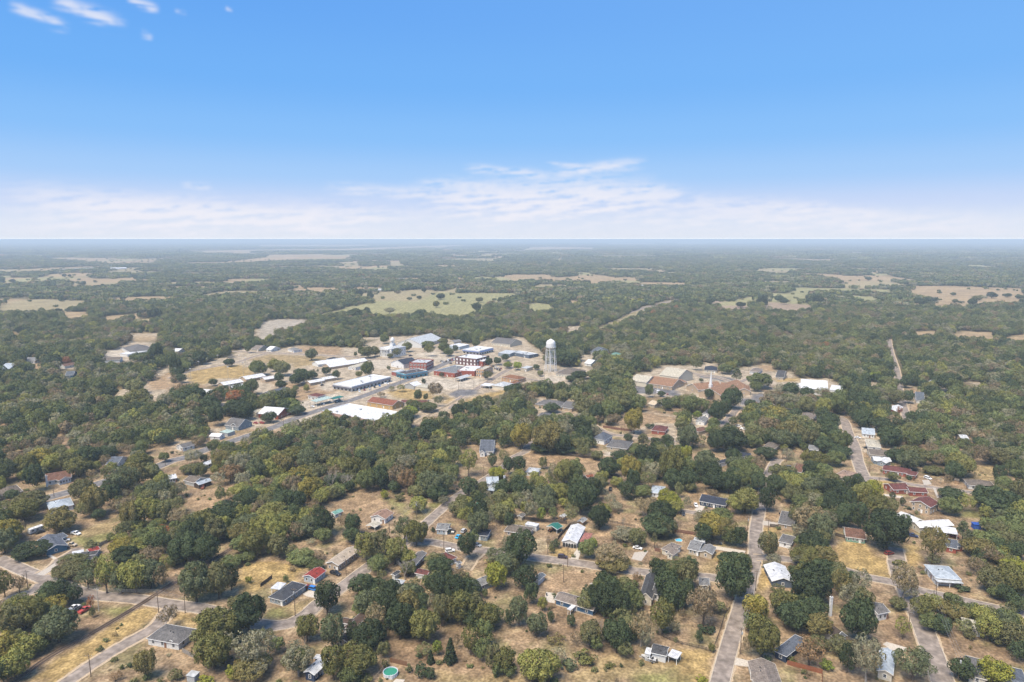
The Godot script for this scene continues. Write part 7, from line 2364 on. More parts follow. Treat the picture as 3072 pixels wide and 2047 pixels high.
	pole("f",-306.6,-773,15.4,"floodlight pole right of the sports field")
	pole("f",-320.9,-791,15,"floodlight pole at the far right of the sports field")
	pole("f",-363.8,-724,12.4,"floodlight pole at the far left end by the round tree")
	pole("f",-361.4,-826,9,"floodlight pole beside the tennis court")
	pole("u",-202.7,-545,9.2,"pale utility pole before the brick building by the highway")
	pole("u",-185.6,-538,8.7,"utility pole at the highway verge")
	pole("u",-181.6,-574,9,"utility pole left of the store strip")
	pole("u",-170.6,-593,6.6,"utility pole below the pale green canopy")
	pole("u",-118.2,-709,9.5,"utility pole by the turquoise building")
	pole("u",-102.6,-724,9.9,"utility pole at the plaza corner")
	pole("u",-140.1,-664,15.3,"utility pole in front of the strip mall")
	pole("u",-53.8,-671,10.4,"utility pole at the plaza edge, left of two")
	pole("u",-38.7,-678,7.7,"utility pole at the plaza edge, right of two")
	pole("u",-26,-700,7.1,"utility pole near the flat white car canopy")
	pole("u",34.6,-716,12.7,"utility pole below the water tower")
	pole("u",122.7,-661,10.2,"lamp pole on the church car park")
	pole("u",86.8,-513,9,"utility pole at the long brown wall")
	pole("u",177.8,-535,9.2,"utility pole on the church street")
	pole("u",185.9,-552,7.7,"farther utility pole on the church street")
	pole("u",335.7,-708,8.8,"utility pole behind the big white metal warehouse")
	pole("u",272.5,-772,6.9,"utility pole behind the church near the tan hip-roofed house")
	pole("u",345.5,-577,8.3,"leaning brown utility pole on the north street")
	wires(2,0,"thin power line wires from the bend to the pale pole by the red shrub")
	wires(0,1,"thin power line wires from the pale pole to the left street junction")
	wires(1,4,"thin power line wires from the left junction to the rail crossing pole")
	wires(11,13,"thin power line wires running beside the yellow shrub tree to the kerb pole")
	wires(12,11,"thin power line wires above the arched white carport")
	wires(16,26,"thin power line wires down the side street from the yellow tree")
	wires(29,27,"thin power line wires from the corner pole to the overgrown mobile home")
	wires(27,30,"thin power line wires crossing the cross street toward the porch house")
	wires(17,16,"thin power line wires above the tan house drive beside the side street")
	wires(19,20,"thin power line wires on the side street above the grey brick house")
	wires(43,44,"thin power line wires along the highway before the brick building")
	wires(44,45,"thin power line wires along the highway verge toward the store strip")
	wires(46,47,"thin power line wires along the store strip")
	wires(48,46,"thin power line wires from the turquoise building to the plaza corner")
	fence("brown rail fence along the kerb of the side street","rail",P([75.5,-234.6,80.4,-244.2,86.4,-257,89.6,-260.8]))
	fence("dark ranch rail fence dividing the two dry lots","rail",P([63.3,-235.8,69,-233.3,74,-230.7]))
	fence("thin wire fence behind the white workshop","rail",P([55.9,-241.9,59.6,-238.5,63.8,-235.4]))
	fence("rusty red board fence behind the tan-roofed house","board",P([98.1,-223.5,108.2,-218.2]))
	fence("side run of the rusty red board fence","board",P([108.2,-218.2,105.7,-212.5]))
	fence("brown picket fence around the pool yard","board2",P([-43.7,-225,-37.3,-222.7]))
	fence("light wooden rail fence left of the round pool","railw",P([-44.2,-224.1,-46,-218.8,-47.5,-213.8]))
	fence("dark board fence beside the maroon-roofed shed","boardd",P([-47.2,-286.6,-41.2,-299.6]))
	fence("dark wire fence across the yard of the tall bare tree","rail",P([51.3,-347.6,58.5,-344.2,65.3,-341.2]))
	fence("dark side fence left of the white villa","boardd",P([23.2,-326,27.4,-335.5,30.9,-342.2]))
	fence("long dark back fence of the tan brick house","boardd",P([2.1,-352.2,16.4,-347.6,29.3,-344.7]))
	fence("brown board fence below the rusty-roofed shed","boardd",P([55.1,-425,61.9,-421,68.5,-416]))
	fence("grey board fence beside the grey bungalow yard","boardg",P([-121,-230.9,-113.1,-226]))
	fence("long red-brown wall along the dry lot below the church","boardr",P([73.3,-533,84,-526,94.7,-521]))
	fence("brown board fence left of the green house","boardd",P([165.1,-330.5,168.9,-326.9]))
	fence("dark board fence before the grey brick house","boardd",P([135.9,-341.2,145,-337.9]))
	fence("red-brown board fence beside the tan gabled house","boardr",P([69.4,-313.1,72,-311.5]))
	fence("brown board fence behind the tan house","boardr",P([79,-335.5,87.6,-333.7,94.3,-330.5]))
	fence("dark long fence behind the dry yard of the church lot","boardd",P([32.4,-465,46.8,-457,60.4,-452]))
	fence("low weathered fence beside the white patio roof","boardd",P([-109.6,-278.3,-107.2,-285.9]))
	fence("long pale fence beside the red-roofed shed","boardg",P([-203.7,-317.7,-201.5,-323.8]))


func lay_trees() -> void:
	places = PackedStringArray(["the silver-roofed cream house","the white metal-roofed navy cottage","the brown multi-gabled house","the silver hip-roofed house","the red-roofed cottage","the deep blue L-shaped house","the grey hip-roofed bungalow by the rail line","the white house with the grey gabled roof","the blue house with the tan roof","the maroon hip-roofed brick house","the sprawling white-roofed house","the small grey hip-roofed house by the oaks","the white metal-roofed slate house","the brown-roofed house below the white gables","the pale flat shed at the bottom left","the rail crossing","the charcoal-roofed ranch house","the slate hip-roofed house behind the steeple","the round pool","the navy hip-roofed house","the steep brown house with the white chimney","the grey-brown ranch house","the grey brick house on the side street","the short white park shed","the white canopy house at the park","the grey house right of the church tree","the grey-roofed red brick house","the grey hip-roofed corner house","the long red-roofed shed","the rusty-roofed shed","the pale metal-roofed house in the trees","the white courthouse","the grey hip-roofed house with the white porch","the grey house below the school","the tan hip-roofed house behind the church","the tan brick house with the added white roof","the school with the big grey roof","the pale blue-roofed house by the oaks","the grey-roofed white house below the ranch house","the grey hip-roofed hut with the white canopy","the pale blue hip-roofed house","the blue metal-roofed barn","the white metal-roofed villa","the white porch house on the highway bend","the grey-roofed house by the lime tree","the long white metal hall","the tan house with the front gable","the white-gabled house by the rusty tree","the steep dark cross-gabled house","the cream flat-roofed mobile home","the white workshop with the boat","the white-roofed brick house by the red tree","the brown-roofed house at the left edge","the long navy ranch house","the white house with a dry lawn at left","the pale blue-roofed house at the left edge","the white shed with the green roof","the brown-roofed green house","the pale-roofed brick building by the highway","the navy-walled house among the left oaks","the maroon-roofed white shed","the white-roofed house above the barn","the teal pool","the arched white carport","the little weathered shed at right","the small cream house beyond the hall","the grey-roofed white house under the big tree","the low tan-roofed building","the two-storey blue-roofed house","the white house with the clay-pink roof","the long white grey-gabled house","the big white-roofed store","the red brick house with the maroon roof","the white bungalow with the brown roof","the little slate-roofed shed","the white house with dark porch at the park top","the rust-roofed timber building","the blue-roofed white cottage","the navy-roofed house behind the yard tree","the brown-roofed house by the parked dark car","the little grey cottage on the corner","the tan house with the black-shuttered window","the grey arched wooden carport","the blue tarp-covered shed","the wide grey house with two garages","the pale grey house beyond the north street","the maroon hip-roofed house","the narrow slate-roofed white house","the clay hip-roofed house","the grey steep-roofed two-storey house","the white-fronted navy house","the grey-roofed house above the slate house","the clay-roofed church","the pale house deep in the right woods","the maroon-roofed warehouse","the green-topped yard shed","the pale shed behind the round tree","the grey roof in the dark oaks","the long grey ranch house in the trees","the small pale hip-roofed cottage","the long maroon ranch house","the two-storey tan brick house","the small white shed by the bare tree","the white brick row below the dark park trees","the white brick row by the round tree"])
	tree("o",137.8,-215,7.1,11.5,0,1,0)
	tree("w",-74,-217.1,5.8,11.6,0,0,1)
	tree("o",-66.1,-232.4,4.4,14.5,0,0,2)
	tree("o",-234,-334.7,8.1,12.1,0,2,3)
	tree("d",-74.8,-257.3,5.2,13.1,0,5,4)
	tree("g",-77.2,-237.8,4.5,10.7,0,0,2)
	tree("g",-214.5,-269.5,3.4,11.7,0,4,5)
	tree("o",-126.4,-215.9,3.6,10.8,0,4,6)
	tree("d",129.8,-236.4,6.1,18.2,0,0,7)
	tree("w",-91,-221.8,7.6,13.6,0,0,1)
	tree("o",9.5,-240.9,3.9,9.5,0,0,8)
	tree("g",-110.2,-235.9,8,13.5,0,1,6)
	tree("y",94.7,-514,7.3,20.4,0,0,9)
	tree("d",182.4,-314,9.9,18.5,0,0,10)
	tree("d",92.7,-267.7,7.7,18.7,0,1,11)
	tree("d",124.2,-263.9,8.3,16,0,1,12)
	tree("o",126.6,-476,6.8,17.6,0,0,13)
	tree("y",8.8,-214.5,7.1,10.4,0,4,8)
	tree("w",121.2,-214,5.7,16.7,0,0,0)
	tree("g",-105,-221.1,6.7,12.7,0,7,14)
	tree("o",-170.2,-237.1,7.2,12.7,0,0,15)
	tree("d",-101.8,-244.4,6.8,14.7,0,0,16)
	tree("b",74.8,-248.1,6.5,16.1,0,2,11)
	tree("r",298.4,-1183,6.8,7.5,0,6,17)
	tree("g",-54,-217.9,6.6,10.5,0,0,18)
	tree("r",333.5,-1088,4.5,9.5,0,3,17)
	tree("y",147.9,-239.1,3.2,9.1,0,5,7)
	tree("o",-90.1,-215.1,7.1,6.8,0,1,14)
	tree("o",-131.7,-265.7,6.6,17.4,0,1,15)
	tree("g",90.3,-227.5,5.8,15.2,0,0,19)
	tree("d",109.3,-245.1,6.6,11.3,0,0,20)
	tree("d",268.4,-361.2,12.1,13.3,0,5,21)
	tree("r",-171.7,-259.2,1.9,6.6,0,0,15)
	tree("w",151.9,-330.6,9.2,16.8,0,1,22)
	tree("r",-251.1,-605,9.9,15.1,0,2,23)
	tree("w",-303.7,-581,7.5,16.5,0,0,24)
	tree("d",696,-1548,13,24,0,3,25)
	tree("d",-153.2,-301.9,8.4,13.1,1,7,15)
	tree("o",195.2,-298.2,6.5,19.2,0,0,26)
	tree("l",164.4,-213.1,5.2,8.2,0,1,27)
	tree("r",-177.3,-326.8,5.5,6.4,0,1,28)
	tree("d",37.9,-357.3,8.2,20.1,2,2,29)
	tree("d",-48.2,-249.6,6.3,12.7,0,2,30)
	tree("d",-294.8,-1274,13,20.5,0,6,31)
	tree("w",164.8,-268.3,6,16,0,0,32)
	tree("d",-437,-827,9.6,23.4,0,7,33)
	tree("d",563,-1531,13,24,2,3,34)
	tree("d",4.3,-299.3,6.9,16.1,0,2,35)
	tree("L",-33.1,-237.4,5.7,12.4,0,5,30)
	tree("g",-123.5,-268.6,6,15.1,0,1,15)
	tree("d",-675,-1282,12.6,20.7,0,3,36)
	tree("o",-230.1,-387,9.3,17.9,0,2,37)
	tree("o",26,-467,11.1,21.6,0,2,38)
	tree("g",-187,-246.9,5.9,11.9,0,4,39)
	tree("y",-171,-215.4,5.2,10.3,2,0,6)
	tree("d",-52.8,-231.8,5.6,11.1,0,5,2)
	tree("d",36.8,-255.8,5.8,13.5,0,1,8)
	tree("g",212.1,-272,6.4,13.1,0,1,32)
	tree("d",-42.4,-238.7,5.1,13.9,0,1,2)
	tree("g",98.9,-405,7.7,23.1,0,3,40)
	tree("d",-152.8,-348.9,10.5,9.6,0,5,41)
	tree("w",45.5,-298.3,8.3,9.4,0,1,42)
	tree("b",-210.7,-272.9,3.1,8.1,0,4,5)
	tree("y",-193.8,-342.5,7.8,16.1,0,4,43)
	tree("b",105.4,-222.4,5.1,11,0,1,19)
	tree("g",-19.9,-248.9,5.3,13.4,0,4,44)
	tree("d",-174.3,-1289,12.7,17.5,0,3,45)
	tree("d",74.3,-330.1,8.8,11.2,0,3,46)
	tree("l",-6.7,-276,4.8,12.5,0,7,44)
	tree("d",-156.5,-316.9,7.3,13.8,0,2,41)
	tree("r",-530,-799,5.6,12.3,0,3,47)
	tree("g",57.4,-241.9,4.3,14.1,0,2,48)
	tree("o",-57.1,-254.1,5.7,11.5,0,7,2)
	tree("o",185.5,-239.2,5.1,12.1,0,1,49)
	tree("d",38.3,-230.5,4.7,12.8,0,0,50)
	tree("d",64.4,-265.4,5.3,14.4,1,1,48)
	tree("w",47.9,-234.4,4.4,14.1,0,6,50)
	tree("r",-252.6,-640,4.5,7.3,0,1,23)
	tree("r",330.4,-567,2.5,9.6,0,1,51)
	tree("g",-263.4,-349.4,9.3,10.8,0,5,52)
	tree("g",-122.3,-307.8,6.7,13.7,0,6,4)
	tree("o",154.6,-323.5,7,14.3,0,1,22)
	tree("o",-156.8,-277,5.9,12.8,0,3,15)
	tree("g",-190.9,-243,5.2,11.3,0,2,5)
	tree("y",-181.7,-225.1,4.9,10.5,0,4,39)
	tree("L",129.4,-360.3,8.7,13.1,0,1,53)
	tree("d",155.8,-470,11.1,17.6,0,1,13)
	tree("y",-161.5,-273.8,5.5,13.9,0,6,15)
	tree("w",-245.7,-1366,13,14.5,0,6,45)
	tree("g",-61.3,-214.8,4.1,12.3,0,1,1)
	tree("d",-777,-1071,8.8,13.4,1,3,54)
	tree("g",-570,-778,9.4,11.1,0,7,55)
	tree("y",-173.4,-273,4.8,15.4,0,5,39)
	tree("d",-142.5,-300.6,6.2,13.6,2,7,15)
	tree("d",78.6,-341.1,7.4,14,0,2,40)
	tree("L",-128.5,-349.2,9.2,9.4,0,0,56)
	tree("g",-157,-330.8,7.6,12.2,1,2,41)
	tree("y",101.8,-328.1,7.5,12.1,0,2,53)
	tree("y",95.7,-249.2,5,11.8,0,4,12)
	tree("g",108.5,-253.6,5.1,12,0,2,12)
	tree("o",115.9,-239.6,4.8,9.2,0,6,20)
	tree("y",179.2,-237.7,4.8,11.3,0,1,49)
	tree("l",224.3,-286.4,5.3,8.5,2,1,26)
	tree("y",-176.3,-227.8,5.2,8.3,1,0,6)
	tree("d",-50.1,-264.1,5.9,9.9,0,4,30)
	tree("w",-52.2,-241.8,4.6,12.7,0,1,2)
	tree("o",-40.9,-250.4,4.7,13,0,2,30)
	tree("y",-184.5,-255.5,6.1,8,0,4,39)
	tree("d",179,-334.8,4.8,15.6,0,3,57)
	tree("o",-229.2,-356.2,6.9,16.1,0,1,3)
	tree("g",101,-289.3,7.2,7.9,0,7,11)
	tree("y",-251.2,-320.9,7,12.1,0,0,5)
	tree("o",-131.6,-424,9.1,16.1,0,5,58)
	tree("o",396.9,-1532,10,18.7,0,3,17)
	tree("d",-24.2,-267.4,5.7,10.4,0,0,44)
	tree("d",66,-258.5,4.9,12.5,2,1,48)
	tree("g",184.1,-230.7,4.4,11.3,0,1,49)
	tree("g",205.5,-274.4,5.8,10.7,0,1,32)
	tree("o",222.9,-307.2,7.5,8.5,0,1,26)
	tree("l",88.1,-367.2,6.6,9.8,0,5,40)
	tree("d",-393.7,-1758,10,22.1,0,3,31)
	tree("d",-382.7,-634,7.8,11,0,1,59)
	tree("g",-27.5,-248.2,4.1,13.5,0,2,60)
	tree("d",-97,-330.4,6.4,14,0,0,56)
	tree("o",-229.4,-396.4,8.1,15.2,0,5,37)
	tree("w",-173.2,-416,8.4,16,0,1,61)
	tree("g",-149.4,-322.3,6.6,12.4,2,2,41)
	tree("o",-47.8,-384,7.8,14.8,0,0,62)
	tree("L",-68.4,-302.4,5.5,14.1,0,2,63)
	tree("g",-62.5,-303.2,5.5,14.1,0,2,63)
	tree("d",-229.7,-307.9,8.6,6,0,0,5)
	tree("y",-125.8,-330.9,7.2,11.3,0,0,56)
	tree("L",285.6,-419,9,14.6,0,3,64)
	tree("d",-178.4,-1710,12.5,15.2,0,3,65)
	tree("d",-30.9,-269,5.4,10.7,0,5,60)
	tree("g",-15.1,-252,4.7,11.3,1,2,44)
	tree("g",-9.9,-244.4,4.6,11,2,2,44)
	tree("g",141.1,-256.5,4.8,11.5,0,6,7)
	tree("g",76.1,-277,4.8,13.5,0,6,11)
	tree("o",-136.2,-332.7,7.6,9.9,1,5,41)
	tree("d",145.5,-313.1,7.2,9.1,0,1,66)
	tree("g",136.3,-298.4,6.9,8.5,0,5,66)
	tree("o",208.5,-496,11.1,15.8,0,4,67)
	tree("d",-355.1,-1706,9.2,19.6,0,6,45)
	tree("d",-286.6,-1342,6.6,17,0,3,31)
	tree("d",505,-1502,10.3,12.8,1,3,34)
	tree("g",-270.5,-365.4,8.8,9.5,0,1,52)
	tree("g",-51.8,-403,7.7,15.7,0,0,68)
	tree("o",-53.5,-322.3,5.8,13.8,0,1,69)
	tree("L",-54.6,-299.7,5.5,13,0,6,70)
	tree("g",-238.2,-420,8.5,14.9,0,1,37)
	tree("g",-121.6,-433,8.8,15.3,0,4,71)
	tree("l",207.9,-376.5,5,13.2,0,0,72)
	tree("o",177,-255,6.1,5.4,0,6,49)
	tree("g",-167.7,-1502,7.8,15.1,0,3,45)
	tree("y",-310,-432,9.3,13.8,0,6,73)
	tree("d",-186.1,-263.2,4.9,10.8,0,4,39)
	tree("d",5.4,-275.8,5.2,11.2,0,0,74)
	tree("d",-470,-1690,6.1,18.7,0,3,75)
	tree("d",119.8,-251.7,5.1,9,0,3,20)
	tree("d",-366.7,-580,4.1,13.6,0,5,59)
	tree("o",24.4,-665,8.6,9.6,0,1,76)
	tree("l",230,-297.7,5.4,5,1,1,26)
	tree("d",43.6,-253,4.1,12.7,0,0,48)
	tree("w",146.8,-268.4,4.4,13.3,0,3,7)
	tree("b",-136,-214.3,2.5,3.3,0,0,14)
	tree("g",-115.8,-215.1,2.5,3.3,0,0,14)
	tree("o",45.9,-295.1,8.1,5.6,0,6,48)
	tree("y",-27.8,-418,6,18.5,0,0,77)
	tree("o",-6.4,-299.8,6.9,7.3,0,5,78)
	tree("y",172.9,-390.1,8.9,10.7,0,2,79)
	tree("g",-197.8,-286.7,6.8,6.2,0,4,39)
	tree("b",-70,-395.8,7.1,15.6,0,3,69)
	tree("g",-47.2,-318.4,5.8,12.7,0,0,80)
	tree("o",106.7,-322.6,5.9,12.8,0,7,81)
	tree("y",7.2,-476,8.5,18.6,0,4,38)
	tree("g",-6.2,-219.1,3.3,11.7,0,1,18)
	tree("o",-198.2,-337.3,5.7,14.6,0,7,28)
	tree("o",-135.1,-319.8,6.2,11.4,2,5,41)
	tree("d",44.6,-376.1,7.2,13.5,1,2,29)
	tree("o",-204.7,-378,7.7,12.1,0,4,43)
	tree("w",73.5,-354.1,7.2,11.3,0,4,40)
	tree("w",57.6,-324.1,7.8,6.4,0,1,82)
	tree("d",102.8,-298.2,7.3,5.2,0,1,81)
	tree("g",250.6,-330.2,8,6.6,1,1,83)
	tree("g",29,-233.8,4.1,9.9,0,2,8)
	tree("g",127,-277.5,5.2,10.3,0,1,12)
	tree("o",139.6,-270.4,4.7,11.3,0,6,7)
	tree("d",154.7,-214.8,4.1,7.9,0,0,27)
	tree("w",136.4,-258.4,4.2,12,0,0,7)
	tree("y",73.1,-405,6.5,17.4,0,2,84)
	tree("d",1282,-1764,10.1,11.3,2,7,85)
	tree("d",1280,-1719,9.8,11,3,7,85)
	tree("d",-928,-1390,6.8,9.9,1,3,54)
	tree("b",54.3,-277.8,2.2,7.3,0,6,48)
	tree("d",-32.3,-289.2,6.1,7.9,0,4,86)
	tree("o",2.7,-247.9,3.7,12.6,0,4,74)
	tree("g",119.8,-230.1,4.9,5.5,0,5,20)
	tree("l",-74.1,-380.4,2.7,5.4,0,3,69)
	tree("g",-247.2,-375.8,6.8,13.7,0,1,73)
	tree("o",-244.7,-310.5,5.6,11.3,0,0,5)
	tree("y",-117.1,-320.4,5.8,11.7,0,0,56)
	tree("o",-16.8,-329.4,5.6,13.3,0,3,78)
	tree("d",45.5,-337.7,5.7,13.6,0,1,82)
	tree("d",141.5,-360.9,4.8,15.4,0,6,22)
	tree("g",-336.6,-597,13,15.8,0,2,33)
	tree("o",-103.6,-329,6.4,10.6,0,0,56)
	tree("d",121.8,-392.1,7.5,12.8,1,2,87)
	tree("d",186.7,-370.9,7.1,12.1,1,2,88)
	tree("d",194.3,-338.1,6.5,10.9,0,0,10)
	tree("d",50.6,-503,9.5,16.6,0,0,89)
	tree("d",-248.2,-1926,6.9,15.2,2,3,45)
	tree("d",1226,-1742,13,15.9,1,7,85)
	tree("d",1301,-2496,12.1,14.2,0,3,85)
	tree("d",-180.7,-299.7,6.2,8.1,0,1,28)
	tree("b",-167.8,-299.7,6.2,8.1,0,1,28)
	tree("g",-146.2,-439,8.9,12.8,0,2,58)
	tree("y",-130.3,-403,8.2,11.7,2,6,56)
	tree("o",145.7,-425,7.5,10.3,0,1,87)
	tree("g",198.6,-431,8.7,12.6,0,2,90)
	tree("g",243.2,-314.5,6.5,8.6,2,1,83)
	tree("b",196.5,-510,10.2,15.1,0,3,91)
	tree("o",-166.9,-273.3,4.8,10.4,0,0,15)
	tree("o",-2.7,-288.8,5.4,9.7,0,7,44)
	tree("d",-63.9,-270.7,5.1,9,0,0,30)
	tree("g",-2.9,-218.6,3.6,9.6,0,4,8)
	tree("o",1051,-1614,7.4,9.2,1,3,85)
	tree("y",12.4,-258.8,2.1,6.4,0,0,8)
	tree("d",-1717,-2351,9.5,14.3,2,3,54)
	tree("o",208.6,-560,13,12.7,0,1,92)
	tree("d",-225.9,-1988,7.1,12.8,3,3,45)
	tree("g",326,-440,9.4,11.2,0,1,93)
	tree("o",263.5,-348.3,9.2,6.5,0,1,83)
	tree("y",217.1,-548,11.6,14.5,0,0,67)
	tree("d",-233.2,-1712,7,9.2,1,3,45)
	tree("o",1180,-1823,7.7,9.1,2,3,85)
	tree("y",-117.1,-379,6.4,13.9,1,6,56)
	tree("g",-110.8,-306.3,5.2,11.4,0,6,4)
	tree("g",197.6,-352.8,5.9,13,0,4,72)
	tree("d",-56.1,-546,5.1,9.8,0,1,94)
	tree("d",-1727,-2318,8.3,13.3,2,3,54)
	tree("o",-188.5,-428,7.6,14.2,1,1,61)
	tree("o",-158.6,-406,6.3,16.2,2,1,61)
	tree("o",-147.5,-420,7.5,13.9,0,5,95)
	tree("g",-101,-415,7.4,13.8,0,3,56)
	tree("d",-95.3,-430,7.7,14.3,0,2,71)
	tree("b",-61.9,-387.9,6,15.6,0,7,69)
	tree("o",-40.1,-388.1,7,12.9,0,6,62)
	tree("d",-18.5,-349.5,6.3,11.6,0,2,62)
	tree("L",32,-402,6.2,16.1,0,0,29)
	tree("d",89.2,-437,7.8,14.5,0,1,84)
	tree("o",126,-427,7.6,14.2,0,0,87)
	tree("o",176.3,-382.1,6.9,12.7,0,5,79)
	tree("d",184.5,-378.6,6.8,12.6,0,4,88)
	tree("d",175.2,-355.6,6.4,11.8,2,2,88)
	tree("g",-15,-229.1,3.2,11.3,0,2,44)
	tree("d",116.9,-218.7,3.1,11,0,0,0)
	tree("g",-276.7,-418,8,12.4,0,7,73)
	tree("b",-175.1,-407,7.8,12,0,1,61)
	tree("d",123.6,-410,7.8,12.1,0,4,87)
	tree("g",120.8,-303.7,4.4,13.6,0,0,66)
	tree("o",-255,-1693,6.9,7.2,0,3,45)
	tree("d",-1769,-2704,8.8,14.5,3,3,54)
	tree("l",-9.2,-413,5.9,7.8,0,3,68)
	tree("o",926,-1502,8.6,15.1,0,3,85)
	tree("o",-1734,-2486,8.1,12.4,0,3,54)
	tree("o",-183.8,-276.9,4.8,9.5,0,2,39)
	tree("g",163.7,-253.2,4.4,8.7,0,1,7)
	tree("l",99.8,-259.1,3.2,6.1,0,4,12)
	tree("w",-177.8,-345.3,7.1,8.5,0,4,41)
	tree("o",18.3,-361.5,7.4,9,0,6,96)
	tree("g",287.9,-370.4,4.9,15.7,0,1,21)
	tree("d",-233.1,-565,11.3,15.2,0,1,97)
	tree("g",62.8,-567,11.3,15.3,0,1,98)
	tree("d",312.1,-591,11.8,16,0,0,51)
	tree("d",-172.4,-212.1,3.2,9.6,0,0,6)
	tree("d",-121.1,-275.5,3.4,11.9,0,0,16)
	tree("g",-110.1,-257.8,4.8,7.5,0,0,16)
	tree("o",-42.6,-266.1,5,7.8,0,5,30)
	tree("d",138.5,-285.7,5.3,8.5,0,1,12)
	tree("d",448,-1484,8.5,11.7,0,3,17)
	tree("d",-1757,-2718,7,11.7,0,6,36)
	tree("l",116.4,-440,4.2,13,0,4,13)
	tree("d",71.5,-261.6,3.6,12.4,0,0,11)
	tree("o",-316.1,-408,6.3,15.1,0,3,52)
	tree("g",-310.6,-418,7,14.1,0,0,73)
	tree("d",105.7,-394.1,6.6,13.3,0,1,40)
	tree("d",129.1,-389.1,6.5,13.1,2,2,87)
	tree("y",-186.1,-307.4,5.6,9,1,1,28)
	tree("d",-78.9,-393.9,5.7,15.9,0,3,69)
	tree("o",18.4,-372.2,6.7,11.1,0,2,99)
	tree("g",77.4,-328.2,5.9,9.7,0,3,46)
	tree("o",144.7,-297.5,5.4,8.7,0,1,66)
	tree("L",195.7,-364.6,5.3,14.9,0,5,88)
	tree("o",260.1,-430,7.7,13,0,7,100)
	tree("g",213.4,-480,8.5,14.5,0,6,90)
	tree("o",195.2,-476,8.5,14.4,0,7,91)
	tree("l",-95.9,-214.9,2.5,5.3,0,1,14)
	tree("o",-250.5,-840,7.3,14.6,0,1,75)
	tree("y",-180.5,-309.8,6,7.6,2,1,28)
	tree("b",-202.8,-267.9,1.7,1.3,0,2,5)
	tree("l",-116.2,-282.2,1.6,2.9,0,0,16)
	tree("l",-104.6,-213.4,3,2.1,0,1,14)
	tree("b",-100.3,-292.7,2.2,2.5,0,0,4)
	tree("g",-51,-214.2,3,2.2,0,0,18)
	tree("g",-36,-219.3,1.5,2.8,0,1,18)
	tree("g",-44.7,-221.9,1.5,2.9,0,3,18)
	tree("o",19.9,-221.9,3.4,2.9,0,2,8)
	tree("g",26,-225.2,4.3,3,0,0,50)
	tree("g",34.5,-222,2,1.4,0,0,50)
	tree("o",16.4,-236.2,4.2,2.9,0,2,8)
	tree("l",65.2,-214.1,2.3,1.6,0,5,50)
	tree("g",73.5,-231.2,1.5,3.2,0,1,50)
	tree("g",100,-224.3,1.7,2.2,0,2,19)
	tree("d",75.1,-243.7,3.4,2.4,0,1,50)
	tree("d",194.6,-275.7,3.1,2.2,0,5,32)
	tree("o",169.3,-232.5,0.9,1.9,0,2,49)
	tree("g",173.3,-239.4,2.4,3.2,0,2,49)
	tree("g",-206.8,-317.4,3.8,2.7,0,3,28)
	tree("g",-135.4,-297.3,4,2.8,0,1,15)
	tree("g",-65.2,-377.6,3.2,3.2,0,7,69)
	tree("d",-40.8,-334.7,1.4,2.5,0,0,80)
	tree("d",-32.7,-332.8,1.6,3,0,1,80)
	tree("y",-9.6,-298.1,4,2.8,0,3,44)
	tree("b",26.3,-348.1,2.5,3.2,0,0,96)
	tree("g",69.3,-297.9,4,2.8,0,4,46)
	tree("y",253.3,-342.5,4.5,3.2,0,1,83)
	tree("d",250.8,-413,3,2.4,0,1,100)
	tree("d",223.5,-364.6,2.6,1.8,0,0,101)
	tree("g",179.9,-298.2,3.3,2.4,0,0,32)
	tree("x",-47.6,-284.7,3.4,10.8,0,3,102)
	tree("c",-22,-224.5,2.7,10,2,1,18)
	tree("c",-29,-224,1.6,5.5,1,1,18)
	tree("x",33.7,-241.1,2.1,8.5,0,5,8)
	tree("x",-107.6,-388.8,5.1,15.9,0,3,56)
	tree("x",-100.7,-396.1,6.2,11.1,0,3,56)
	tree("x",57.8,-336.8,1.8,7.8,0,1,82)
	tree("p",69.7,-315.7,2,8,0,6,46)
	tree("p",223.1,-319.8,3.5,12.1,0,0,83)
	tree("p",222.3,-314,2.7,9.9,0,4,83)
	tree("x",266.2,-406,1.7,4.3,0,0,64)
	tree("p",-406,-632,7,18.1,0,5,59)
	tree("p",-387.1,-600,3.5,12.2,0,2,59)
	tree("x",-402,-706,7.4,12.5,0,4,33)
	tree("p",-224.7,-760,2,4.3,0,3,103)
	tree("p",-219.4,-757,2,4.7,0,6,104)
	tree("p",92.8,-467,6.1,13.4,0,1,84)
	tree("p",230.3,-686,6.4,19.7,0,0,34)
	fillers("w",[-69,-428,8.2,11.4,48.8,-231.4,3.2,10.5,39.1,-496,7.6,16.8,87.8,-410,6.9,12.6,100.3,-338,5.7,10.3,237.1,-596,11.2,12.8,-1.8,-306,4.1,10.9,10.3,-347.5,4.6,12.3,-162.3,-395.8,5.7,11.3,-44.9,-260,2.9,10.6,-195.5,-381.9,5.9,9.4,16.6,-223,3.1,6.7,166,-265.9,3.7,8,-13.2,-337.6,4.5,9.8,-213.7,-440,6.3,11.2,54.7,-325,5.5,4.9,-31.7,-256.2,2.6,9.2,-179.7,-402,5.3,9.1,25.8,-408,4.4,12.1,120.9,-296.4,3.6,6.9,57.5,-361.7,4.8,5.7,62.4,-243.1,2.8,5,55.8,-368,4,7.6,295.6,-636,7.4,10.2,189.4,-452,4.8,7.9,254,-634,5.2,14.9,119.2,-295.6,3.7,3.4,-32.9,-353.1,2.5,8.8,-39.2,-371,3.6,5.4,134.4,-307.8,3,4.4,98.8,-366.6,2.6,6.9,-99.4,-319.8,3.1,3.3,184.4,-426,2.8,6.1])
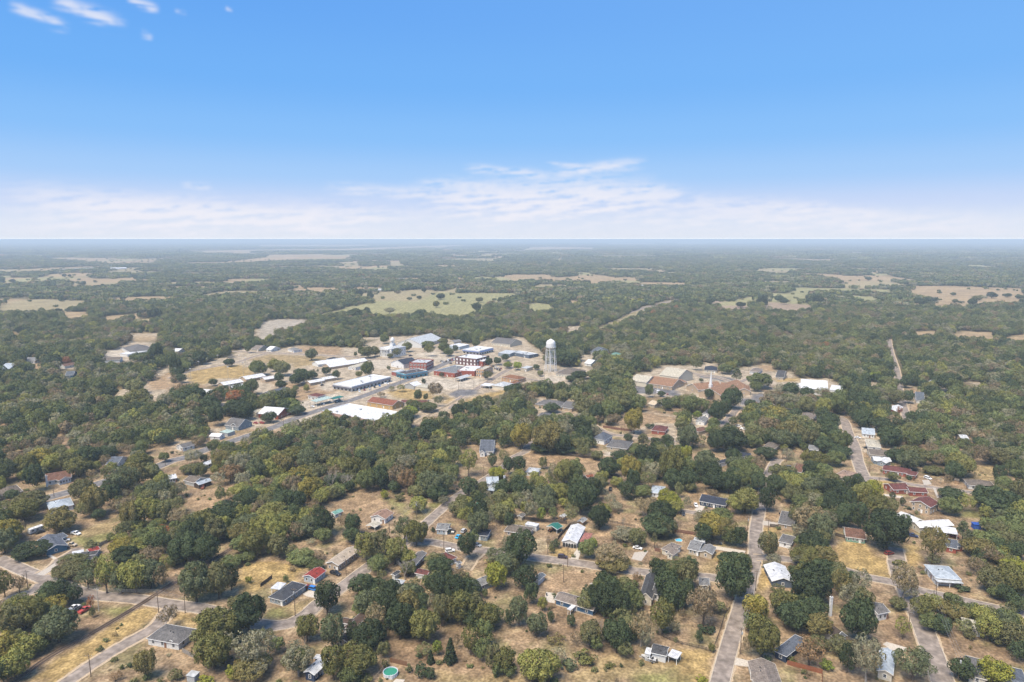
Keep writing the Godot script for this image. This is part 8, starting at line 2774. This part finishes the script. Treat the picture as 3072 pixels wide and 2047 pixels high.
	fillers("g",[237,-316.3,6.1,7.8,70.4,-281.3,4.6,9.9,190.6,-244.2,4,8.7,-55.5,-212.9,3.8,6.3,-9.8,-234.8,3.3,10.6,163.1,-245.6,4.6,5.9,280.9,-571,8.1,20.9,145.6,-417,7.4,11.2,-173.3,-229.6,3.8,7.2,-10.9,-225.5,3.4,8.3,93,-244,4,7.7,-86.9,-392.3,5.6,13.5,140.2,-397.7,6.7,10.9,240.4,-357.3,6,9.7,131,-638,4.1,13.4,251.6,-678,12.7,15.8,-60.7,-290.4,4.7,8.1,-236.4,-447,3.7,6.8,-129.9,-309.5,4.9,8.6,321.4,-417,6.5,11.7,155.3,-576,8.8,16.2,-364.1,-860,5.5,15.5,112,-419,6,11.9,107.9,-319.1,4.6,9.1,235.9,-470,6.1,14.8,150.5,-411,6.4,10.2,192.2,-531,8.1,13.4,-25.5,-250.2,3.5,7.5,48.6,-264.2,3.3,9.1,183,-255,4.2,4.8,-53.9,-389.3,5.1,11.2,-38.7,-437,5.2,14,10.6,-538,7.6,13.7,59.3,-518,7.3,13.2,338.6,-529,7.5,13.5,216.1,-439,6.8,9.6,-184.9,-976,6.8,13.7,51,-259.7,3.3,8,-219,-597,8.4,13.5,76.9,-597,8.4,13.5,-129.8,-297.3,4.7,4.6,-350.4,-894,4.7,15,-111.9,-436,5.2,11.4,-94.2,-323.1,4.3,7.2,-155.7,-296.7,4,6.6,107,-296,4,6.6,286.7,-442,5.8,10.1,-281.1,-744,9.5,16,-97.4,-299.8,5.6,3.9,31,-231.6,2.6,6.6,432,-654,7.7,15.1,-158.4,-401,3.8,12,73.5,-827,10.6,16.7,174.3,-480,6.2,9.5,-11.4,-268.4,1.3,4.8,-50.5,-946,6,10.8,379.8,-675,9.1,12.6,-124.8,-302.8,4.4,3.9,-253.7,-650,6.8,15.1,-90.5,-294.6,4,4.3,-1,-216.8,2.5,4.4,-5.1,-216.8,2.2,5.7,-159.5,-739,7.3,16.1,-19.2,-318.1,3.1,7.8,-73.9,-584,8.2,8,157.5,-518,4.9,12.2,-169.9,-345.9,4.2,5.7,-87.1,-591,7.6,8.4,-99.7,-282.2,1.4,3.6,-13.3,-229.3,2,5.3,-287.6,-750,6.1,15.5,-167.7,-375.7,2.9,8.7,239.9,-753,7.9,11.3,154.6,-510,5.4,7.5,-90,-890,7.7,15.9,242.7,-664,6.2,10,22.3,-350.8,2.5,6.6,433,-682,6,8.5,-199.8,-322.1,2.3,5.1,-117.6,-942,9.8,9.1,-82.1,-870,7.1,11,245.7,-588,4.8,7.3,16.1,-392.8,2.3,6.3,-142.7,-777,2.7,4.9,-375.9,-838,5.8,8.4,-215.4,-665,3,6])
	fillers("d",[195.9,-593,9.4,19.9,-193.8,-267,4.7,8.2,1420,-1994,4.5,6.4,-21.3,-303.9,4.2,12.8,-59,-272.8,5.1,6.9,4.5,-380.4,5.9,13,96.9,-393.8,6.1,13.4,175.3,-341.1,5.3,11.7,35,-463,7.1,15.7,-282.5,-439,7.3,13.5,61.4,-417,7,12.8,-287.1,-392.5,5.2,16,-127.9,-367.2,6.6,9.8,-265.6,-585,8.9,13.4,-291.6,-610,10.7,16.8,433,-663,11.6,18.3,277.6,-484,8.6,13.2,23.2,-247.1,1.9,5.1,-17.7,-268.6,4.4,8.5,41.9,-267.4,4,9.7,64.6,-283.1,4.2,10.2,63.8,-799,13,18.6,37.2,-236.9,3.3,9.8,-119.2,-359,5.2,12.5,-25.1,-381.4,5.5,13.2,-146.8,-366.9,6.2,10,-86.5,-531,8.8,14.7,249.4,-522,8.6,14.5,323.3,-530,9.4,13,290.6,-517,9.2,12.6,-229.2,-371.4,5.3,11.7,-5.4,-380.6,5.5,12,255.3,-378,7.2,7.1,145.3,-470,6.7,14.7,-81.4,-330.4,4.4,11.7,157.2,-388.6,6,10.9,277.9,-412,6.4,11.5,-239.7,-538,7,18.3,168.2,-544,7.1,18.6,-43.5,-377.6,6.3,9.1,191.4,-417,7,10.1,-182.3,-264.4,3.6,8.9,164.8,-242.5,3.7,7,181.4,-225,3.1,7.7,205.9,-265.6,4,7.7,7.8,-264,3.3,10,15.4,-250.3,1.6,5.2,-168.5,-310.9,4.5,8.8,148,-393.3,5.6,11.2,187.9,-364.5,4.8,11.7,94.8,-321.1,4.3,10.4,200.3,-333.2,4.8,9.5,238.5,-304.5,4.4,8.7,221.2,-467,7.2,11.7,202.8,-384,4.1,13.8,-3.7,-646,4.5,10,186,-630,4.4,9.8,-347.6,-704,5.1,10.5,204.3,-257.6,3.6,7.7,-59.5,-235.8,2.4,9.2,66.9,-379.7,5,11,280,-528,6.8,15.1,-336.2,-799,6.7,9.6,175.3,-454,8.1,7.9,228.1,-457,8.1,8,7,-552,6.5,17.4,240,-502,7.1,12.8,146.2,-308.9,4.9,6.2,261,-446,6.9,9.7,112,-316.5,3.6,10.5,4.4,-421,5,12.3,-223.3,-556,7.2,14.3,263.6,-631,8.1,16.2,87,-494,3.5,6.3,-206.6,-746,5.4,9.1,81,-288,3.2,9,22.9,-469,9.4,6.6,186.3,-230.1,1.7,7.5,-79.9,-322.2,4.3,7.2,73.4,-396.4,4.3,11.7,-64.3,-514,6.7,11.7,69.6,-548,5.8,15.8,318.5,-572,7.4,13.1,-189.7,-723,4.2,10.3,393.1,-625,8,13.4,-542,-792,10.6,15.9,-284.8,-463,8.2,5.8,172.6,-340.4,3.7,9.2,150,-447,5.8,8.8,300.7,-404,3.9,12.1,202.4,-334.2,3.2,10.2,-218.4,-702,9,14.1,-1.1,-246.6,1.9,7.8,-308.3,-690,4.4,7.9,75,-454,7.5,5.3,37.9,-466,7.7,5.4,80.9,-296.1,4.3,3.7,2.1,-296.2,3.2,7.1,-116,-338.3,3.3,9.3,-31.3,-216.5,2.5,4.9,-186.4,-574,8.8,7.6,-231.3,-303,4,4.4,-2.5,-422,3.5,12.1,182.4,-567,4.7,15.1,-45.9,-561,5.9,12.3,-379.7,-756,6.6,19.6,-355.3,-461,6.6,5.8,-572,-819,7.4,13.8,-377.1,-811,8.5,16.6,-1.6,-338.1,2.9,9.4,279.3,-633,7,11.1,34.8,-581,7.5,8.2,-200.6,-548,6.5,8.7,-37.9,-567,5.3,11.8,-222.3,-689,6.8,13.2,914,-1527,13,21.7,-223.3,-350.5,3.8,6,221.3,-379.2,1.8,4.6,146.1,-297.8,3.7,3.4,221.4,-369.2,1.6,5.1,143.4,-641,3.8,5.6,365.3,-614,5.4,12.7,-289.5,-377.5,3.8,6.7,-28.5,-215.6,2.2,3.8,73,-726,9.3,8.5,-393.8,-809,8.5,12.2,401,-680,6,12.2,-13.1,-434,3.1,10,209.2,-385.9,2.8,8.4,34.9,-619,4.4,13,170.9,-691,3.2,5.2,-91.8,-697,2.7,6.5,70.2,-236.5,1.6,4.9,-245.8,-707,5.4,10.9,415,-676,5.5,9.4,-234.2,-677,5.9,8.4,-87.7,-621,4,11,-77.2,-734,3,5.6,-236.5,-748,7.8,7,21.4,-316,2.5,4.4,-216.1,-724,5.9,9.1,-73.2,-1416,10.4,19.3,-195.2,-876,6.1,11.1,62.5,-710,5.8,6.9,-201.6,-867,2.5,6.7,200.2,-708,2.5,4.5,1041,-1538,10,17.7,-27.3,-800,4.7,10.3,-8.5,-834,5.3,9.5,643,-1640,10.7,17.6,-17.5,-808,4.9,9.3,630,-1578,9.8,15.8,436,-1513,7.4,17.5,0.5,-217.8,0.8,4.3,-80.9,-624,2.6,7.3,-75.4,-897,3.6,10.4,28.3,-776,4.1,6.9,109.1,-530,2.8,3.9,469,-1598,7.8,12.6,113.2,-532,1.9,3.4,1111,-1907,5.6,9.6])
	fillers("L",[-99.2,-301.7,6.2,5.6,254.8,-327.8,5.9,8.5,297.3,-447,8,10.7,39.6,-414,5.4,13.1,112.2,-348.3,5.9,7,35.6,-305.1,4.1,8.9,194.4,-408,4.9,11.9,86.5,-564,7.3,14.5,76.2,-381.6,5.5,7.1])
	fillers("o",[-11.6,-353,5.5,12.1,-204,-364.2,6.1,11.1,-167.9,-439,7.3,13.5,213.2,-775,7.2,11.7,-290.2,-430,7.7,11.6,-122.7,-410,7.3,11,-80.4,-422,7.5,11.4,161.7,-373.9,6.7,10,272.4,-440,7.8,11.9,94.7,-587,10.3,16.2,225.7,-520,9.2,14.3,238.5,-410,4.2,5.3,-163.9,-315.9,4.6,11.1,-6.1,-346.4,5.4,10.8,-185.7,-358.3,6,9.7,-59.6,-299.7,6.2,4.3,111.3,-230.9,3.8,6.3,31.1,-342.1,4.3,13.2,-26.4,-722,6.3,10,151.6,-344.2,5,10.9,-270,-346.5,4.6,12.2,-185.5,-344.5,4.6,12.2,-28.8,-353.9,5.5,9.9,82.1,-396.1,6.2,11.1,358.7,-639,13,10.2,43.5,-248.8,3.8,7.2,-140.7,-904,6.8,13.8,-204.6,-299.1,6.2,4.3,-231,-353.6,5.1,10.1,-224.5,-408,5.8,11.6,62,-318.3,4.6,9.1,300,-497,7,14.1,-35.5,-297.9,5.1,5.5,30.2,-258.7,3.6,7.8,50.2,-465,6.9,11.7,-195.7,-325.8,4.3,9.5,-198.1,-416,4.7,9.9,51.6,-389.3,5.1,11.2,252.5,-571,7.4,16.2,167.2,-411,5.9,10.4,-36.4,-240,3.3,6.3,-366.9,-651,9.5,14.7,-32,-228.5,3.5,4.5,344.3,-452,7.5,8.2,-93.7,-415,5,12.1,-207,-613,7.9,15.7,-171,-296.3,4.3,6.3,-136.2,-365.1,5.3,8,-55,-381,5.5,8.4,172.3,-372.9,5.4,8.2,351.6,-608,8.6,13.8,279.1,-460,8.2,6.4,41,-227.6,2.9,6.2,173.8,-242.9,3.4,5.3,181.7,-235.8,3.3,5.1,-105.5,-305.8,4.1,6.8,-6.5,-371.4,4.9,8.4,2.6,-368.1,4.9,8.3,196,-400,5.3,9.1,-207.3,-424,7.1,6,-110.2,-663,4.7,7.5,-254.6,-741,9.1,17,45.8,-613,7.9,13.2,-46.6,-288.2,3.6,6.8,-46.5,-227.4,2.6,6.5,199.5,-254.5,3.2,6,158.4,-260.4,3.6,4.7,83.5,-257.7,3.2,5,-168,-254,1.2,4.6,-103.4,-377.8,4.1,8.9,194.3,-296.2,3.2,7.1,136.9,-379.7,4.5,7.6,272.5,-423,6.5,4.7,90.4,-725,11,10.2,49.5,-458,6,7.6,-18.5,-384.2,4.1,7.9,-194.3,-374.1,2.7,10,-5.7,-443,4.2,9.3,209.3,-357.4,3,8.8,289.3,-385.9,4.2,6.7,-184,-856,8.9,15.2,47.8,-254.1,2.2,5.8,-106.7,-869,7.6,16.7,76.4,-296.6,2.9,5.3,106.7,-390.5,3.7,7,45.1,-666,8.6,7.6,97.7,-381.9,2.7,9.4,317.2,-552,5.8,8.1,1.1,-291.7,2.5,5.5,58.2,-451,4.3,6.7,-119.8,-666,3.5,5,20.2,-433,3.3,8,13.4,-392.9,2.8,8,-66.4,-602,4.6,10.1,-176.7,-868,6,13.3,-146.2,-857,6,13.2,-98.9,-969,7.8,9.6,19.2,-310.6,1.7,4.7,1141,-1670,12.2,13,-167.5,-733,3.8,7.5,31.3,-740,3.9,6.6,-77.5,-1626,9.3,12.8,-154.8,-856,4,6.5,1039,-1772,8.1,12.7])
	fillers("b",[314.9,-442,7.4,13.5,-149.8,-273.5,3.4,11.9,208.9,-289,4.7,8.1,-210.9,-358,5.6,10,-130.3,-388.6,6,10.9,-108,-325.4,5.1,9,-134.4,-245.8,3.2,9.4,-337,-440,7.8,9.1,222.5,-299.2,4.4,8.5,-202.4,-253,3.5,7.6,-86.2,-335.7,4.5,9.8,159.4,-423,5.5,12.2,-72.4,-631,8.1,16.2,-23.2,-280.2,3.5,7.6,24.5,-235.3,3.3,5.1,-217.9,-359.2,4.3,8.3,-147.5,-394.6,5.2,7.7,-251.6,-330.5,3.6,7.9,-133,-248.9,2.2,8.3,85.2,-228.2,2,7.8,-92.6,-303.8,4.1,4.4,-125.2,-638,4.5,5.4,189.1,-345.2,2.9,8.5,-20.4,-232.9,1.8,5.6,67.4,-251.1,1.9,5.9,266,-398.5,2.9,8.6,118.3,-384.9,4.1,4,204.8,-271,2,3.4,18.1,-317.4,1.5,5.4,112.1,-390.4,2.8,3.7])
	fillers("l",[-86.4,-564,6.6,9.8,-27.3,-228.8,2,6.2,110.9,-220.6,2.5,3.5,-212,-600,5.6,10.7,15.6,-347,2.5,8.7,-201.1,-599,6.3,8.9,388.9,-715,7.9,9.6,39.8,-316.4,2.7,4.8,6.2,-776,5.4,9.9,156.1,-559,3.9,7.1,-4.5,-787,5.5,7.9])
	fillers("y",[-152.9,-411,6.4,12.8,-297.8,-426,6.6,11.9,28.3,-376.7,5.9,10.5,123.6,-358,5.6,10,-137.6,-397,6.6,9.6,168.9,-399.6,6.7,9.7,-160.2,-383.4,6.9,7.6,-142.8,-378.7,6.8,7.5,-113.7,-421,6,12,-108.8,-343.6,5,9.8,-24.7,-343.6,5,9.8,252.5,-360.9,5.2,10.3,-186,-294.8,4.7,7,-211.9,-395.9,4.9,10.4,-107.9,-368.3,4.9,10.7,-2.1,-353.3,4.7,10.2,-47.5,-438,6.3,11.1,-51.7,-360.2,5,9.2,267.3,-571,7.1,14.7,-48.9,-299.7,4,6.7,21.9,-380.4,4.6,8.8,49.8,-354.8,4.7,6.8,90.6,-361,4.8,6.9,-303.4,-388.4,2.8,10.2,71.6,-429,4.1,9,-271.9,-766,7.1,14.7,64.2,-400,4.3,5.7,249.3,-766,8,11.5,44.3,-416,3,7.8,151.6,-308.6,1.9,5.1,-203.4,-660,3.2,8.2])


func lay_groves() -> void:
	grove(P([-144.5,-562,-130.4,-557,-112,-545,-102.6,-560,-91.5,-567,-85.4,-557,-83.2,-534,-135.8,-527]), 5.5, 3.0, 4.6, "gdooyw")
	grove(P([-163.8,-555,-147.8,-565,-139.5,-531,-164.6,-536]), 5.5, 2.6, 4.4, "gdoyw")
	grove(P([-213.4,-471,-175,-494,-126.6,-490,-99.1,-378.6,-107.1,-378.6,-108.1,-358.5,-106,-331.8,-107.9,-306.3,-123.9,-310.3,-134.8,-315.2,-141.8,-319.4,-141.1,-303.9,-150.9,-300.9,-162.8,-302.4,-186.8,-308.7,-200.6,-322.9,-194.5,-329.1,-189.1,-341.2,-185.8,-353.2,-171.8,-350.2,-166.3,-356.4,-160.8,-371.6,-167.4,-385.7,-158.1,-395.7,-158.8,-410,-178.1,-405,-188.3,-413,-199.4,-432,-209.9,-447]), 6.5, 2.6, 5.0, "ggddoyyLbw")
	grove(P([-125.9,-482,-52,-482,-38.3,-438,-29.9,-406,-37.8,-388.2,-45.8,-378.6,-59.1,-390.7,-69,-384.5,-74.6,-395.7,-88.9,-393.2,-99.4,-390.7,-101.8,-385.7]), 6.5, 2.8, 5.2, "gggdooLyb")
	grove(P([-69.5,-273.6,-58.7,-285.2,-47.1,-277.6,-35,-284.5,-20.2,-281.7,-14.3,-273.6,-7.3,-259.9,-6.3,-247.5,-14.8,-246.4,-19.3,-249.6,-29.2,-253,-35.7,-243.2,-41,-239,-45.8,-236,-49.8,-231.1,-57,-239,-62.9,-250.7,-62.9,-264.8]), 6.0, 2.4, 4.6, "gddoLg")
	grove(P([-124.4,-249.6,-120.5,-259.9,-110.4,-258.8,-105.1,-242.1,-96.8,-243.2,-84.9,-230.2,-73.4,-227.8,-70.1,-216.7,-90.6,-215,-98.2,-224.1,-105.2,-224.1,-110.9,-221.9]), 6.5, 2.4, 4.2, "ggowL")
	grove(P([-377.6,-482,-348,-490,-317.4,-490,-287,-482,-256.7,-471,-238.9,-427,-234.2,-401,-230.8,-390.7,-239.4,-385.7,-253,-401,-283.7,-427,-308.8,-438,-287,-395.7,-301.8,-409,-324,-414]), 7.5, 2.6, 4.8, "ogbwyd")
	grove(P([-237.7,-390.7,-219.7,-395.7,-206.8,-395.7,-182.2,-346.1,-181.1,-318.6,-196.8,-329.1,-211.9,-350.2,-224.2,-367.1]), 6.5, 2.4, 4.6, "oybwgd")
	grove(P([-213.5,-297.7,-207.8,-302.3,-185.9,-296.1,-159.3,-299.2,-152.7,-280.3,-158.4,-275,-174.3,-276.3,-183.8,-279.6,-194.7,-287.3,-207.4,-291.7]), 6.0, 2.2, 4.4, "oyygb")
	grove(P([-207.2,-255.3,-203.3,-264.8,-193.7,-266,-183.9,-259.9,-172.8,-241.1,-171,-232.1,-173.2,-224.6,-167.2,-213.8,-176.3,-213.8]), 6.2, 2.2, 4.2, "gyogd")
	grove(P([-27.8,-388.2,-2.4,-406,0,-371.6,-9.5,-350.2,-27.8,-352.2,-31.3,-364.9]), 7.0, 2.4, 4.2, "odwgy")
	grove(P([0,-414,27.3,-417,57.8,-412,51.3,-369.4,38.2,-360.6,27.6,-367.1,8.4,-356.4,0,-371.6]), 6.8, 2.4, 4.4, "ogdyLw")
	grove(P([85.4,-471,122.9,-486,108,-414,97.6,-401,94.1,-406,82.3,-414]), 6.8, 2.6, 4.6, "gdow")
	grove(P([113.1,-435,163.1,-447,155.5,-412,146.1,-388.2,130.7,-388.2,117.3,-395.7,107.5,-401]), 6.5, 2.6, 4.8, "gddoL")
	grove(P([157.9,-412,178.1,-420,201.3,-417,206.8,-395.7,182.3,-346.1,172,-346.1,177,-371.6,168.8,-385.7,146.3,-376.2]), 6.5, 2.6, 5.0, "gdoyd")
	grove(P([160.4,-371.6,178.7,-371.6,163.3,-329.1,146.9,-302.4,134.3,-302.4,140.5,-322.9]), 6.5, 2.6, 4.8, "wodg")
	grove(P([310,-490,383.8,-490,348.6,-443,316,-420,331.3,-447,310.4,-443,283.2,-417,280,-432,289.8,-461]), 7.0, 2.8, 5.0, "gLodbw")
	grove(P([281,-395.7,316,-404,239.6,-297.2,213.4,-297.2,221.8,-314.4,237.6,-325.5,251.5,-348.1,267.1,-364.9,263,-371.6]), 6.5, 2.6, 4.8, "gdoygL")
	grove(P([218.9,-303.9,242.5,-303.9,213.4,-264.8,203,-264.8,207.7,-277.6,209.7,-290.2]), 6.2, 2.2, 4.2, "gdobL")
	grove(P([168.1,-267.3,193.5,-266,194.6,-256.4,204.3,-253,183.9,-225.5,181.5,-233.6,172,-241.1,163.9,-247.5,164.9,-255.3]), 6.0, 2.2, 4.0, "goydg")
	grove(P([131.1,-299.2,146,-301.5,151.8,-284.5,140.2,-261.1,131.1,-264.8,119,-264.8,124.7,-285.2]), 6.2, 2.4, 4.6, "dgdo")
	grove(P([111.7,-273.6,120.2,-266,126.1,-258.8,118.2,-241.1,115.3,-240.1,109.4,-247.5,106.1,-256.4]), 6.0, 2.4, 4.4, "dgdo")
	grove(P([32,-285.2,57.5,-291.7,52.6,-261.1,47.2,-245.3,42.8,-230.2,33.9,-232.1,34.2,-247.5,41.5,-259.9,31.3,-266]), 5.6, 2.0, 4.2, "gddog")
	grove(P([67.2,-299.2,78.4,-294.6,70.1,-261.1,62.2,-259.9,62.9,-273.6]), 6.0, 2.2, 4.4, "dggo")
	grove(P([-267.6,-338.4,-261.7,-341.2,-241.7,-316.1,-246.8,-310.3]), 6, 2.4, 4.2, "ygo")
	grove(P([221.6,-596,244.9,-570,241.1,-522,210.3,-468,192.1,-471,187,-492,189.7,-550,205.1,-588]), 6.5, 2.8, 5, "goydb")
	grove(P([19.4,-560,57.3,-552,64.7,-518,57.7,-498,44.4,-479,3.3,-479,0,-591,19.4,-602]), 6.5, 2.8, 5, "gdoL")
	grove(P([-1.1,-486,56.8,-490,62.9,-471,49.3,-471,22.9,-469,8.3,-478]), 6.8, 2.6, 4.6, "dgo")
	undergrowth()
